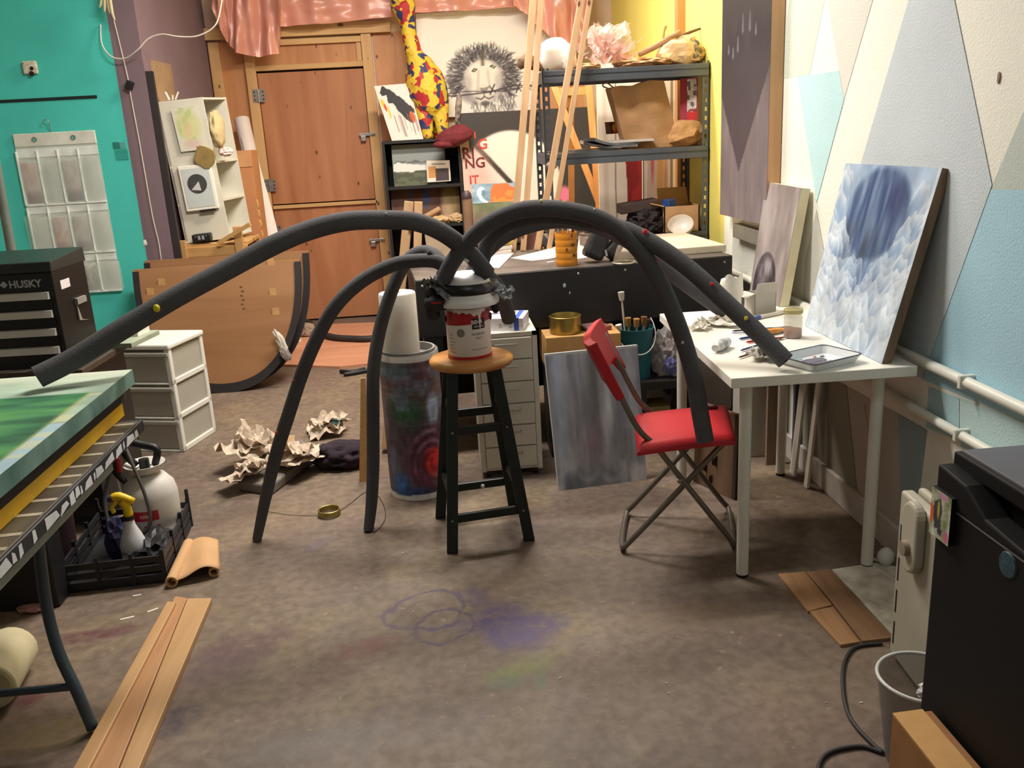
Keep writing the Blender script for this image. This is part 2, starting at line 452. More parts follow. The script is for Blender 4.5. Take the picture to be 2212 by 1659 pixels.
def floor_material():
    M = bpy.data.materials.new('stained_concrete'); M.use_nodes = True
    nt = M.node_tree; N = nt.nodes; L = nt.links; b = N['Principled BSDF']
    tc = N.new('ShaderNodeTexCoord')
    def noise(scale, detail=6, dist=0.0):
        n = N.new('ShaderNodeTexNoise'); n.inputs['Scale'].default_value = scale; n.inputs['Detail'].default_value = detail; n.inputs['Distortion'].default_value = dist
        L.new(tc.outputs['Object'], n.inputs['Vector']); return n
    def ramp(src, stops):
        r = N.new('ShaderNodeValToRGB'); e = r.color_ramp.elements
        e[0].position, e[0].color = stops[0]; e[1].position, e[1].color = stops[-1]
        for p, c in stops[1:-1]:
            q = e.new(p); q.color = c
        L.new(src, r.inputs['Fac']); return r.outputs['Color']
    def mix(fac, a, bcol, f=None):
        x = N.new('ShaderNodeMixRGB')
        if fac is not None: L.new(fac, x.inputs['Fac'])
        else: x.inputs['Fac'].default_value = f
        L.new(a, x.inputs['Color1'])
        if isinstance(bcol, tuple): x.inputs['Color2'].default_value = bcol
        else: L.new(bcol, x.inputs['Color2'])
        return x.outputs['Color']
    def math_(op, a, bb):
        x = N.new('ShaderNodeMath'); x.operation = op
        for i, q in enumerate((a, bb)):
            if q is None: continue
            if isinstance(q, (int, float)): x.inputs[i].default_value = q
            else: L.new(q, x.inputs[i])
        return x.outputs[0]
    base = ramp(noise(1.1, 8, 0.4).outputs['Fac'], [(0.28, rgb(98, 85, 76)), (0.5, rgb(119, 103, 90)), (0.75, rgb(142, 124, 103))])
    ochre = ramp(noise(2.3, 9, 0.8).outputs['Fac'], [(0.52, (0, 0, 0, 1)), (0.70, (1, 1, 1, 1))])
    c = mix(math_('MULTIPLY', ochre, 0.6), base, rgb(148, 131, 100))
    pink = ramp(noise(1.7, 8, 0.5).outputs['Fac'], [(0.55, (0, 0, 0, 1)), (0.72, (1, 1, 1, 1))])
    c = mix(math_('MULTIPLY', pink, 0.4), c, rgb(126, 98, 88))
    fine = ramp(noise(26, 8, 0.2).outputs['Fac'], [(0.36, rgb(170, 160, 150)), (0.64, (1, 1, 1, 1))])
    x = N.new('ShaderNodeMixRGB'); x.blend_type = 'MULTIPLY'; x.inputs['Fac'].default_value = 0.5
    L.new(c, x.inputs['Color1']); L.new(fine, x.inputs['Color2']); c = x.outputs['Color']
    pale = ramp(noise(30, 8, 0.4).outputs['Fac'], [(0.66, (0, 0, 0, 1)), (0.74, (1, 1, 1, 1))])
    c = mix(math_('MULTIPLY', pale, 0.45), c, rgb(172, 154, 120))
    # localised paint stains and the table's painted shade: centre, radii, rotation, colour, strength
    sep = N.new('ShaderNodeSeparateXYZ'); L.new(tc.outputs['Object'], sep.inputs[0])
    wob = noise(7, 6, 0.3).outputs['Fac']; wob2 = noise(22, 6, 0.2).outputs['Fac']
    def stain_or_shade(cx, cy, rx, ry, rot, col, al, lo=0.1, hi=0.55, ring=None):
        dx = math_('SUBTRACT', sep.outputs[0], cx); dy = math_('SUBTRACT', sep.outputs[1], cy)
        co, si = math.cos(rot), math.sin(rot)
        ax = math_('DIVIDE', math_('ADD', math_('MULTIPLY', dx, co), math_('MULTIPLY', dy, si)), rx)
        ay = math_('DIVIDE', math_('SUBTRACT', math_('MULTIPLY', dy, co), math_('MULTIPLY', dx, si)), ry)
        d = math_('SQRT', math_('ADD', math_('MULTIPLY', ax, ax), math_('MULTIPLY', ay, ay)), None)
        d = math_('ADD', d, math_('MULTIPLY', math_('SUBTRACT', wob, 0.5), 1.1))
        if ring is not None: d = math_('ABSOLUTE', math_('SUBTRACT', d, 1.0), None); d = math_('DIVIDE', d, ring)
        k = N.new('ShaderNodeMapRange'); k.inputs['From Min'].default_value = 1.0; k.inputs['From Max'].default_value = 0.45; k.clamp = True
        L.new(d, k.inputs['Value'])
        br = N.new('ShaderNodeMapRange'); br.inputs['From Min'].default_value = 0.34; br.inputs['From Max'].default_value = 0.58; br.clamp = True
        L.new(wob2, br.inputs['Value'])
        return mix(math_('MULTIPLY', math_('MULTIPLY', k.outputs[0], math_('ADD', math_('MULTIPLY', br.outputs[0], 0.6), 0.4)), al), c, rgb(*col))
    def sp(u, v, *a, **k):
        p = atz(u, v); return stain_or_shade(p.x, p.y, *a, **k)
    c = sp(1085, 1345, 0.15, 0.16, 0.3, (80, 66, 104), 0.95)
    c = sp(1140, 1365, 0.19, 0.11, 0.5, (84, 70, 108), 0.85)
    c = sp(1030, 1290, 0.05, 0.10, 0.0, (88, 76, 106), 0.6)
    c = sp(920, 1320, 0.13, 0.11, 0.2, (84, 70, 92), 0.95, ring=0.10)
    c = sp(960, 1350, 0.10, 0.10, 0.7, (80, 66, 88), 0.9, ring=0.10)
    c = sp(1120, 1445, 0.17, 0.06, 0.45, (122, 124, 76), 0.75)
    c = sp(1090, 1475, 0.08, 0.05, 0.2, (88, 112, 88), 0.6)
    c = sp(1165, 1465, 0.07, 0.03, 1.4, (96, 112, 84), 0.6)
    c = sp(790, 1400, 0.14, 0.07, 0.2, (106, 62, 52), 0.8)
    c = sp(530, 1400, 0.20, 0.12, 0.3, (92, 62, 68), 0.75)
    c = sp(480, 1440, 0.15, 0.12, 0.3, (90, 64, 72), 0.65)
    c = sp(360, 1560, 0.12, 0.10, 0.3, (64, 56, 72), 0.7)
    c = sp(200, 1372, 0.17, 0.05, 0.1, (92, 44, 56), 0.85)
    c = sp(70, 1500, 0.14, 0.07, 0.1, (88, 46, 50), 0.85)
    c = sp(100, 1590, 0.2, 0.09, 0.1, (120, 104, 54), 0.6)
    c = sp(700, 1610, 0.25, 0.12, 0.1, (96, 90, 88), 0.6)
    c = sp(680, 1180, 0.10, 0.05, 0.9, (100, 88, 96), 0.6)
    c = sp(520, 1110, 0.22, 0.10, 0.2, (92, 74, 60), 0.6)
    c = sp(1700, 1180, 0.30, 0.35, 0.2, (84, 76, 66), 0.7)  # shadow under the white table, put into the floor colour
    c = sp(1500, 1330, 0.3, 0.12, 0.1, (124, 104, 84), 0.5)
    L.new(c, b.inputs['Base Color'])
    rr = N.new('ShaderNodeMapRange'); rr.inputs['To Min'].default_value = 0.42; rr.inputs['To Max'].default_value = 0.75
    L.new(wob, rr.inputs['Value']); L.new(rr.outputs[0], b.inputs['Roughness'])
    bp = N.new('ShaderNodeBump'); bp.inputs['Strength'].default_value = 0.25; bp.inputs['Distance'].default_value = 0.006
    L.new(wob2, bp.inputs['Height']); L.new(bp.outputs['Normal'], b.inputs['Normal'])
    return M

struct('floor', MB().box((XL, YR, -0.1), (WX + 0.15, YB + 0.15, 0)), floor_material())
struct('ceiling', MB().box((XL, YR, CEIL), (WX + 0.15, YB + 0.15, CEIL + 0.1)), mat('ceiling_paint', (226, 222, 214), 0.9, bump=0.1))
M_teal = mat('teal_wall_paint', (72, 200, 188), 0.75, var=0.05, scale=3, bump=0.12, bscale=180)
M_purple = mat('dusky_purple_paint', (122, 102, 110), 0.8, var=0.06, scale=3, bump=0.1, bscale=120)
M_mural = mat('mural_ground_paint', (240, 238, 226), 0.7, var=0.03, scale=2, bump=0.25, bscale=130)
M_yellow = mat('yellow_wall_paint', (242, 226, 118), 0.7, var=0.05, scale=2, bump=0.1)
M_grey = mat('plain_grey_paint', (188, 184, 176), 0.85, var=0.05, scale=2)
M_pinkwall = mat('pale_back_wall_paint', (214, 190, 172), 0.85, var=0.06, scale=2)
wall_teal = struct('wall_teal', MB().box((XL, YT, 0), (-1.905, YT + 0.12, CEIL)), M_teal)
wall_purple = struct('wall_purple', MB().box((-1.905, YT, 0), (XP, YB, CEIL)), M_purple)
wall_back = struct('wall_back', MB().box((XP, YB, 0), (WX + 0.15, YB + 0.15, CEIL)), M_pinkwall)
wall_right = struct('wall_right', MB().box((WX, YR, 0), (WX + 0.15, 4.78, CEIL)), M_mural)
struct('wall_yellow', MB().box((WX, 4.78, 0), (WX + 0.15, YB, CEIL)), M_yellow)
struct('wall_left', MB().box((XL - 0.12, YR, 0), (XL, YT + 0.12, CEIL)), M_grey)
struct('wall_rear', MB().box((XL - 0.12, YR - 0.12, 0), (WX + 0.15, YR, CEIL)), M_grey)

# ceiling light fixtures (out of frame): housing, tubes and their light
M_lampwhite = mat('fixture_enamel', (236, 236, 230), 0.4)
def glow(name, col, s):
    M = bpy.data.materials.new(name); M.use_nodes = True; b = M.node_tree.nodes['Principled BSDF']
    b.inputs['Base Color'].default_value = (0.9, 0.9, 0.88, 1); b.inputs['Emission Color'].default_value = col + (1,); b.inputs['Emission Strength'].default_value = s
    return M
where = ['over the work table and stool', 'over the shelving and wooden door', 'over the open floor near the viewer']
for i, (lx, ly, lw, lc, ll, lwid) in enumerate(LAMPS):
    t = thing('ceiling_light', 'white fluorescent ceiling fixture ' + where[i], 'ceiling light', (lx, ly, CEIL), 'fluorescent ceiling fixtures')
    part('housing', MB().box((lx - ll / 2, ly - lwid / 2, CEIL - 0.06), (lx + ll / 2, ly + lwid / 2, CEIL)), M_lampwhite, t, bev=0.008)
    for k in (-1, 1):
        part('fluorescent_tube', MB().tube([(lx - ll / 2 + 0.03, ly + k * 0.07, CEIL - 0.085), (lx + ll / 2 - 0.03, ly + k * 0.07, CEIL - 0.085)], 0.014, 10), glow('tube_glow_%d_%d' % (i, k), lc, 6.0), t, smooth=40)
    ld = bpy.data.lights.new('ceiling_lamp', 'AREA'); ld.shape = 'RECTANGLE'; ld.size = ll; ld.size_y = lwid; ld.energy = lw; ld.color = lc
    lo = bpy.data.objects.new('ceiling_lamp', ld); COL.objects.link(lo); lo.parent = t; lo.location = (0, 0, -0.11)

# ------------------------------------------------------------------ mural on the right wall: painted facets
def mc(x, y): return (1540 + x / 2.963, y / 2.963)
def md(x, y): return (1620 + x / 3.3176, 760 + y / 3.3176)
def wall_poly(pts, k):
    return [atx(u, v, WX - 0.0006 * k) for u, v in pts]
facets = [
    ((206, 213, 200), [mc(500, -60), mc(728, -60), mc(620, 475), mc(400, 512)]),
    ((214, 213, 203), [mc(722, -60), mc(1040, -60), mc(838, 640)]),
    ((186, 220, 224), [mc(540, 490), mc(808, 452), mc(838, 640), mc(662, 1300)]),
    ((200, 210, 216), [mc(1270, -60), mc(1533, -60), mc(1785, 1185), mc(1340, 2420), mc(1000, 2300), mc(760, 1900), mc(945, 1050)]),
    ((194, 204, 198), [mc(2300, -10), mc(1785, 1188), mc(1772, 1212), mc(2300, 1225)]),
    ((172, 212, 228), [mc(1772, 1212), mc(2300, 1222), mc(2300, 1700), mc(1990, 2700), mc(1335, 2425), mc(1590, 1720)]),
    ((198, 197, 188), [mc(662, 1340), mc(720, 1659), mc(740, 2400), mc(560, 2100), mc(590, 1659)]),
    ((150, 146, 132), [md(300, 60), md(690, 240), md(770, 1045), md(330, 760)]),  # facets from here down by the table legs: shade mixed into their colours
    ((188, 180, 168), [md(690, 240), md(1060, 440), md(1090, 1330), md(770, 1045)]),
    ((150, 168, 176), [md(1060, 440), md(1270, 560), md(1200, 1120), md(1080, 1120)]),
    ((172, 204, 210), [md(1280, 250), md(1500, 330), md(1500, 640), md(1260, 540)]),
    ((188, 214, 214), [md(1510, 330), md(2300, 640), md(2300, 900), md(1510, 680)]),
    ((206, 206, 196), [mc(130, 1430), mc(318, 1480), mc(300, 2000), mc(110, 1900)]),
]
for k, (c, pts) in enumerate(facets):
    pl = wall_poly(pts, k % 4 + 1)
    mb = MB(); mb.add(pl, [tuple(range(len(pl)))])
    o = _link('mural_facet', _mesh('mural_facet', mb, V((0, 0, 0)), mat('mural_paint_%d' % k, c, 0.7, var=0.04, scale=2.5, bump=0.25, bscale=130), False), 0)
    o.parent = wall_right
p0 = atx(2157, 168, WX - 0.003)
o = part('chipped_patch', MB().blob(p0, (0.002, 0.006, 0.016), 2, 0.4, 2, 3), mat('chip_brown', (150, 128, 112), 0.9), wall_right)
struct('baseboard_right', MB().box((WX - 0.018, YR, 0), (WX, 4.78, 0.11)), mat('baseboard_paint', (196, 190, 182), 0.7), bev=0.004)
# two painted conduits running along the right wall
M_pipe = mat('pipe_paint', (226, 226, 214), 0.45, var=0.04)
for z, y0, y1, r, lab in ((0.742, 0.0, 4.70, 0.017, 'upper white-painted pipe running along the mural wall at table height'),
                       (0.575, 0.0, 3.6, 0.015, 'lower white-painted pipe along the mural wall below table height')):
    t = thing('wall_pipe', lab, 'pipe', (WX - 0.03, (y0 + y1) / 2, z - r), 'pipes along the mural wall')
    part('pipe', MB().tube([(WX - 0.025, y0, z), (WX - 0.025, y1, z)], r, 14), M_pipe, t, smooth=40)
    for yy in (0.8, 1.9, 2.42, 3.5):
        part('pipe_clip', MB().box((WX - 0.046, yy - 0.008, z - r - 0.004), (WX, yy + 0.008, z + r + 0.004)), M_pipe, t, bev=0.003)

# ------------------------------------------------------------------ wooden wall and split door at the back
M_ply = wood('warm_plywood', (206, 150, 102), (182, 122, 76), 'Z', True, 0.5, 0.7)
M_ply2 = wood('red_plywood', (192, 134, 94), (164, 104, 68), 'Z', True, 0.5, 0.5)
M_stud = wood('pine_stud', (216, 176, 122), (194, 148, 94), 'Z', True, 0.55, 0.8)
M_studx = wood('pine_rail', (220, 182, 126), (200, 156, 100), 'X', True, 0.55, 0.8)
M_steel = mat('galvanised_steel', (168, 166, 160), 0.4, 0.8, var=0.15, scale=30)
M_dark = mat('dark_gap', (26, 20, 16), 0.9)
def wr(x0, x1, z0, z1, d0, d1): return MB().box((x0, YB - d1, z0), (x1, YB - d0, z1))
for x0, x1, z0, z1 in ((XP, -1.405, 0, 2.30), (-0.42, 0.02, 0, 2.32)):
    part('plywood_panel', wr(x0, x1, z0, z1, 0, 0.012), M_ply, wall_back)
part('transom_panel', wr(-1.40, -0.50, 2.09, 2.30, 0, 0.014), M_ply, wall_back)
for x0, x1, z0, z1 in ((-1.725, -1.640, 0, 2.30), (-1.455, -1.375, 0, 2.28), (-0.515, -0.435, 0, 2.32)):
    o = struct('trim_1', wr(x0, x1, z0, z1, 0.012, 0.05), M_stud, bev=0.003)
for x0, x1, z0, z1, d in ((-1.735, -0.27, 2.315, 2.405, 0.07), (-1.375, -0.515, 2.255, 2.30, 0.045), (-1.375, -0.515, 2.068, 2.108, 0.045)):
    o = struct('trim_2', wr(x0, x1, z0, z1, 0.012, d), M_studx, bev=0.003)
struct('trim_3', wr(-0.56, -0.52, 2.11, 2.255, 0.012, 0.03), M_stud, bev=0.002)
door = struct('door_1', wr(-1.370, -0.520, 1.010, 2.052, 0.004, 0.026), M_ply2, bev=0.002, label='upper leaf of a split plywood door')
part('lower_leaf', wr(-1.370, -0.520, 0.015, 0.985, 0.004, 0.026), M_ply2, door, bev=0.002)
part('ledge_strip', wr(-1.370, -0.500, 0.972, 1.000, 0.004, 0.050), M_studx, door, bev=0.003)
part('door_gap', wr(-1.378, -0.510, 0.0, 2.066, 0.0, 0.006), M_dark, door)
for zc in (1.88, 1.17, 0.79, 0.25):
    h = part('hinge', wr(-1.420, -1.325, zc - 0.05, zc + 0.05, 0.050, 0.055), M_steel, door)
    part('hinge_pin', MB().tube([(-1.375, YB - 0.058, zc - 0.05), (-1.375, YB - 0.058, zc + 0.05)], 0.006, 8), M_steel, h, smooth=40)
    for dx in (-0.033, 0.035):
        for dz in (-0.03, 0, 0.03):
            part('screw', MB().lathe((-1.373 + dx, YB - 0.055, zc + dz), [(0.006, 0), (0.004, 0.002)], 8, (0, -1, 0)), M_dark, h)
for zc in (1.535, 0.665):
    h = part('hasp', wr(-0.600, -0.470, zc - 0.012, zc + 0.012, 0.050, 0.057), M_steel, door, bev=0.002)
    part('padlock', wr(-0.590, -0.545, zc - 0.055, zc - 0.008, 0.035, 0.060), M_steel, h, bev=0.006)
    part('staple', MB().tube([(-0.495, YB - 0.05, zc), (-0.495, YB - 0.075, zc), (-0.470, YB - 0.075, zc), (-0.470, YB - 0.05, zc)], 0.004, 6), M_steel, h)

# ------------------------------------------------------------------ teal wall bits
def tq(u, v, d=0.0): return aty(u, v, YT - d)
a, b_ = tq(0, 219), tq(209, 206)
part('dark_slot', MB().box((XL + 0.4, YT - 0.004, a.z - 0.010), (b_.x, YT, a.z + 0.008)), mat('slot_black', (14, 34, 30), 0.9), wall_teal)
c0 = tq(67, 147)
jb = thing('junction_box', 'small paint-splashed electrical box on the teal wall', 'junction box', (c0.x, YT - 0.02, c0.z - 0.05))
part('plate', MB().box((c0.x - 0.042, YT - 0.022, c0.z - 0.036), (c0.x + 0.042, YT, c0.z + 0.040)), mat('splashed_white', (206, 196, 176), 0.6, var=0.3, scale=40), jb, bev=0.008)
part('knockout', MB().lathe((c0.x + 0.012, YT - 0.022, c0.z - 0.004), [(0.012, 0), (0.011, 0.002)], 10, (0, -1, 0)), M_dark, jb)
part('knockout', MB().lathe((c0.x + 0.006, YT - 0.022, c0.z - 0.034), [(0.016, 0), (0.015, 0.002)], 10, (0, -1, 0)), M_dark, jb)
part('screw', MB().lathe((c0.x - 0.03, YT - 0.022, c0.z + 0.028), [(0.005, 0), (0.004, 0.003)], 8, (0, -1, 0)), M_steel, jb)
c1 = tq(257, 314)
sw = thing('paint_swatch', 'small pair of blue-green colour swatches taped at the edge of the teal wall', 'swatch', (c1.x, YT - 0.003, c1.z - 0.05))
part('swatch_card', MB().box((c1.x - 0.035, YT - 0.003, c1.z - 0.02), (c1.x + 0.003, YT, c1.z + 0.02)), mat('swatch_dark_teal', (30, 120, 112), 0.6), sw)
part('swatch_card', MB().box((c1.x + 0.006, YT - 0.003, c1.z - 0.022), (c1.x + 0.04, YT, c1.z + 0.018)), mat('swatch_pale_teal', (86, 160, 158), 0.6), sw)
part('lower_card', MB().box((c1.x - 0.028, YT - 0.003, c1.z - 0.088), (c1.x + 0.046, YT, c1.z - 0.028)), mat('swatch_mid_teal', (44, 152, 140), 0.6), sw)
c2 = tq(105, 268)
single('wall_hook', MB().tube([c2 + V((-0.022, -0.03, 0.0)), c2 + V((-0.016, -0.032, 0.02)), c2 + V((0.002, -0.032, 0.026)), c2 + V((0.016, -0.03, 0.012)), c2 + V((0.012, -0.025, -0.012)), c2 + V((0.006, -0.012, -0.024)), c2 + V((0.006, 0.0, -0.05))], 0.0028, 8, smooth=4), M_steel, 'thin wire hook above the hanging pocket organiser', 'hook', smooth=True)
# ------------------------------------------------------------------ white work table at the right wall
M_white = mat('white_laminate', (238, 234, 222), 0.4, var=0.03, scale=5)
M_whitemetal = mat('white_enamel', (226, 226, 216), 0.35, var=0.03)
M_black = mat('black_plastic', (20, 20, 22), 0.5, var=0.2)
M_rubber = mat('black_rubber', (24, 24, 24), 0.8)
TF = F((0.8791, 2.6368, 0), (math.cos(-0.025), math.sin(-0.025), 0), (math.sin(0.025), math.cos(0.025), 0))
TW, TL = 0.60, 1.03
tb = thing('work_table', 'white rectangular table on round white legs against the mural wall', 'table', TF(0.3, 0.5, 0))
part('tabletop', MB().box((0, 0, 0.706), (TW, TL, 0.74), TF), M_white, tb, bev=0.003)
for a, b in ((0.075, 0.085), (0.515, 0.085), (0.075, TL - 0.085), (0.515, TL - 0.085)):
    lg = part('leg', MB().tube([TF(a, b, 0.012), TF(a, b, 0.706)], 0.0205, 20), M_whitemetal, tb, smooth=40)
    part('foot_cap', MB().tube([TF(a, b, 0), TF(a, b, 0.014)], 0.0195, 16), M_black, lg, smooth=40)
    part('mounting_plate', MB().lathe(TF(a, b, 0.694), [(0.045, 0), (0.045, 0.012)], 18), M_whitemetal, lg)

# ------------------------------------------------------------------ stool
M_seat = wood('honey_wood', (206, 150, 84), (176, 116, 54), 'X', False, 0.35, 1.4)
M_green = mat('green_black_paint', (22, 34, 32), 0.45, var=0.2, scale=14)
SC = V((0.085, 3.285, 0)); SZ = 0.712
st = thing('bar_stool', 'tall stool with round honey-coloured seat and dark green legs', 'stool', SC)
part('seat', MB().lathe(SC + V((0, 0, SZ - 0.034)), [(0.135, 0), (0.152, 0.004), (0.160, 0.014), (0.160, 0.022), (0.154, 0.031), (0.140, 0.034)], 48), M_seat, st, smooth=60)
feet = [V((-0.040, 3.095, 0)), V((0.258, 3.145, 0)), V((-0.082, 3.425, 0)), V((0.225, 3.470, 0))]
tops = [SC + V((-0.075, -0.085, SZ - 0.03)), SC + V((0.085, -0.07, SZ - 0.03)), SC + V((-0.085, 0.075, SZ - 0.03)), SC + V((0.072, 0.085, SZ - 0.03))]
for f_, t_ in zip(feet, tops):
    part('leg', MB().bar(f_, t_, 0.042, 0.040, (0, 1, 0)), M_green, st, bev=0.003)
def lp(i, z): return feet[i] + (tops[i] - feet[i]) * (z / tops[i].z)
for i, j, z in ((0, 1, 0.125), (0, 1, 0.455), (2, 3, 0.125), (2, 3, 0.455), (0, 2, 0.20), (1, 3, 0.20), (0, 2, 0.52), (1, 3, 0.52)):
    part('stretcher', MB().bar(lp(i, z), lp(j, z), 0.018, 0.034), M_green, st, bev=0.004)
for i, z in ((0, 0.125), (1, 0.125), (0, 0.455), (1, 0.455)):
    p = lp(i, z); part('screw_cap', MB().lathe(p + V((0, -0.019, 0)), [(0.005, 0), (0.004, 0.002)], 8, (0, -1, 0)), M_steel, st)
part('paint_drip', MB().blob(lp(1, 0.47) + V((0.021, -0.008, 0)), (0.003, 0.006, 0.022), 2, 0.3, 3, 2), M_white, st, label='white paint drip on a leg')
part('paint_drip', MB().blob(lp(2, 0.125) * 0.4 + lp(3, 0.125) * 0.6 + V((0, -0.012, -0.004)), (0.008, 0.004, 0.008), 2, 0.3, 3, 4), M_white, st)

# ------------------------------------------------------------------ paint can on the stool
CC = V((0.082, 3.285, SZ)); CR = 0.083; CH = 0.196
pc = thing('paint_can', 'white and red gallon paint can with paint spilled down its front on the stool', 'paint can', CC)
M_canwhite = mat('can_label_white', (226, 220, 212), 0.35, var=0.03)
M_canred = mat('can_label_red', (176, 30, 34), 0.35, var=0.05)
M_cangrey = mat('tin_steel', (150, 150, 148), 0.35, 0.9)
part('body', MB().lathe(CC, [(CR - 0.002, 0), (CR, 0.004), (CR, CH - 0.004), (CR - 0.003, CH)], 48), M_canwhite, pc, smooth=40)
part('bottom_band', MB().lathe(CC + V((0, 0, 0.003)), [(CR + 0.0008, 0), (CR + 0.0008, 0.012)], 48, cap=False), M_canred, pc, smooth=True)
def curved(cx, r, a0, a1, z0, z1, n=16, nz=1):
    return MB().grid(lambda u, v: V((cx.x + r * math.sin(a0 + (a1 - a0) * u), cx.y - r * math.cos(a0 + (a1 - a0) * u), cx.z + z0 + (z1 - z0) * v)), n, nz)
D2R = math.pi / 180
part('red_band', MB().grid(lambda u, v: V((CC.x + (CR + 0.0008) * math.sin((-95 + 190 * u) * D2R), CC.y - (CR + 0.0008) * math.cos((-95 + 190 * u) * D2R), CC.z + (0.128 + 0.018 * u) + v * (0.184 - 0.128 - 0.018 * u))), 40, 2), M_canred, pc, smooth=True)
def run(u, v):
    a = -38 + 86 * u
    lowest = 0.180 - 0.062 * math.exp(-((a - 29) / 2.2) ** 2) - 0.012 * math.exp(-((a - 20) / 16.0) ** 2) + 0.003 * math.sin(a * 0.35)
    z = lowest + v * (CH - lowest); r = CR + 0.0022
    return V((CC.x + r * math.sin(a * D2R), CC.y - r * math.cos(a * D2R), CC.z + z))
part('paint_spill', MB().grid(run, 60, 4), mat('white_paint_spill', (236, 232, 224), 0.3), pc, smooth=True)
part('name_plate', curved(CC, CR + 0.0014, 8 * D2R, 44 * D2R, 0.118, 0.158, 10), mat('label_black', (26, 24, 24), 0.4), pc, smooth=True)
def wraptext(s, cx, r, adeg, z, size, mt, parent, bold=0.0, sx=1.0):
    cu = bpy.data.curves.new('t', 'FONT'); cu.body = s; cu.align_x = 'CENTER'; cu.offset = bold; cu.resolution_u = 2
    ob = bpy.data.objects.new('t', cu); COL.objects.link(ob); me0 = ob.to_mesh(); mb = MB()
    vs = []
    for v in me0.vertices:
        a = adeg * D2R + v.co.x * size * sx / r
        vs.append(V((cx.x + r * math.sin(a), cx.y - r * math.cos(a), cx.z + z + v.co.y * size)))
    mb.add(vs, [tuple(p.vertices) for p in me0.polygons]); ob.to_mesh_clear(); bpy.data.objects.remove(ob); bpy.data.curves.remove(cu)
    o = _link('lettering', _mesh('lettering', mb, BASE[parent], mt, False), 0); o.parent = parent; BASE[o] = BASE[parent]; return o
M_ink = mat('grey_ink', (90, 88, 92), 0.6); M_inkwhite = mat('white_ink', (238, 234, 228), 0.5); M_inkblack = mat('black_ink', (28, 26, 26), 0.6)
wraptext('BEHR', CC, CR + 0.0020, 21, 0.137, 0.021, M_inkwhite, pc, 0.02, 0.9)
wraptext('PREMIUM PLUS', CC, CR + 0.0020, 26, 0.124, 0.010, M_inkwhite, pc, 0.0, 0.62)
wraptext('INTERIOR', CC, CR + 0.0014, 24, 0.095, 0.013, M_ink, pc, 0.0, 0.95)
wraptext('FLAT', CC, CR + 0.0014, 25, 0.080, 0.012, M_ink, pc, 0.0, 1.0)
for k in range(6):
    part('fine_print', curved(CC, CR + 0.0012, (-62 + 2 * (k % 2)) * D2R, (-38 - 3 * (k % 3)) * D2R, 0.03 + k * 0.013, 0.033 + k * 0.013, 5), mat('pale_print', (172, 166, 160), 0.6), pc)
part('fine_print', curved(CC, CR + 0.0012, 4 * D2R, 48 * D2R, 0.040, 0.044, 8), MATS['pale_print'], pc)
sa = -22 * D2R
part('round_seal', MB().lathe(V((CC.x + (CR + 0.0002) * math.sin(sa), CC.y - (CR + 0.0002) * math.cos(sa), CC.z + 0.106)), [(0.0155, 0), (0.0145, 0.0015)], 20, (math.sin(sa), -math.cos(sa), 0)), mat('seal_grey', (134, 122, 116), 0.4, var=0.3, scale=120), pc)
for s_ in (-1, 1):
    part('handle_ear', MB().lathe(CC + V((s_ * CR * 0.99, -0.012, 0.150)), [(0.015, 0), (0.012, 0.006), (0.0, 0.008)], 16, (s_, -0.15, 0)), mat('navy_plastic', (26, 28, 58), 0.4), pc, smooth=True)
part('wire_handle', MB().tube([CC + V((CR * 1.04 * math.cos(t), -0.012 - 0.10 * math.sin(t) * 0.15 - 0.0 , 0.150 - 0.095 * math.sin(t))) + V((0, 0.09 * math.sin(t) + 0.012, 0)) for t in [math.pi * k / 16 for k in range(17)]], 0.0018, 6), M_cangrey, pc, smooth=True)
part('rim', MB().lathe(CC + V((0, 0, CH - 0.006)), [(CR, 0), (CR + 0.003, 0.003), (CR + 0.003, 0.008), (CR - 0.004, 0.009)], 48, cap=False), M_cangrey, pc, smooth=True)

# ------------------------------------------------------------------ foam tube creature arching over everything
M_foam = mat('grey_pipe_foam', (84, 83, 86), 0.9, var=0.12, scale=6, bump=0.3, bscale=220, spec=0.2)
sp_ = thing('foam_tube_sculpture', 'spider-like sculpture of arching dark grey foam pipe tubes over a white plastic tub', 'sculpture', (CC.x, CC.y, CC.z + CH + 0.004))
def tube_path(pts, y0, y1, ys=None):
    out = []; n = len(pts)
    L_ = [0]
    for i in range(1, n): L_.append(L_[-1] + math.hypot(pts[i][0] - pts[i - 1][0], pts[i][1] - pts[i - 1][1]))
    for i, (u, v) in enumerate(pts):
        y = ys[i] if ys else y0 + (y1 - y0) * L_[i] / L_[-1]
        out.append(aty(u, v, y))
    return out
TUBES = []
def foam(pts, y0, y1, r, ys=None, tip=None, end=None):
    P_ = tube_path(pts, y0, y1, ys)
    if end is not None: P_[-1] = V(end)
    rs = [r] * len(P_)
    if tip: rs[-1] = tip; rs[-2] = (r * 2 + tip) / 3
    o = part('foam_leg', MB().tube(P_, rs, 18, True, 0.45, 8, 0.10), M_foam, sp_, smooth=50)
    TUBES.append((o, P_)); return o, P_
legA = foam([(1052, 592), (1015, 548), (960, 505), (900, 480), (830, 475), (750, 478), (670, 497), (590, 530), (480, 588), (380, 642), (270, 707), (160, 775), (80, 815)], 3.26, 2.60, 0.0325)
legB = foam([(968, 585), (945, 566), (905, 563), (850, 572), (785, 605), (730, 655), (690, 720), (655, 800), (625, 890), (597, 980), (575, 1070), (557, 1162)], 3.30, 3.36, 0.026, tip=0.018, end=atz(555, 1166, 0.004))
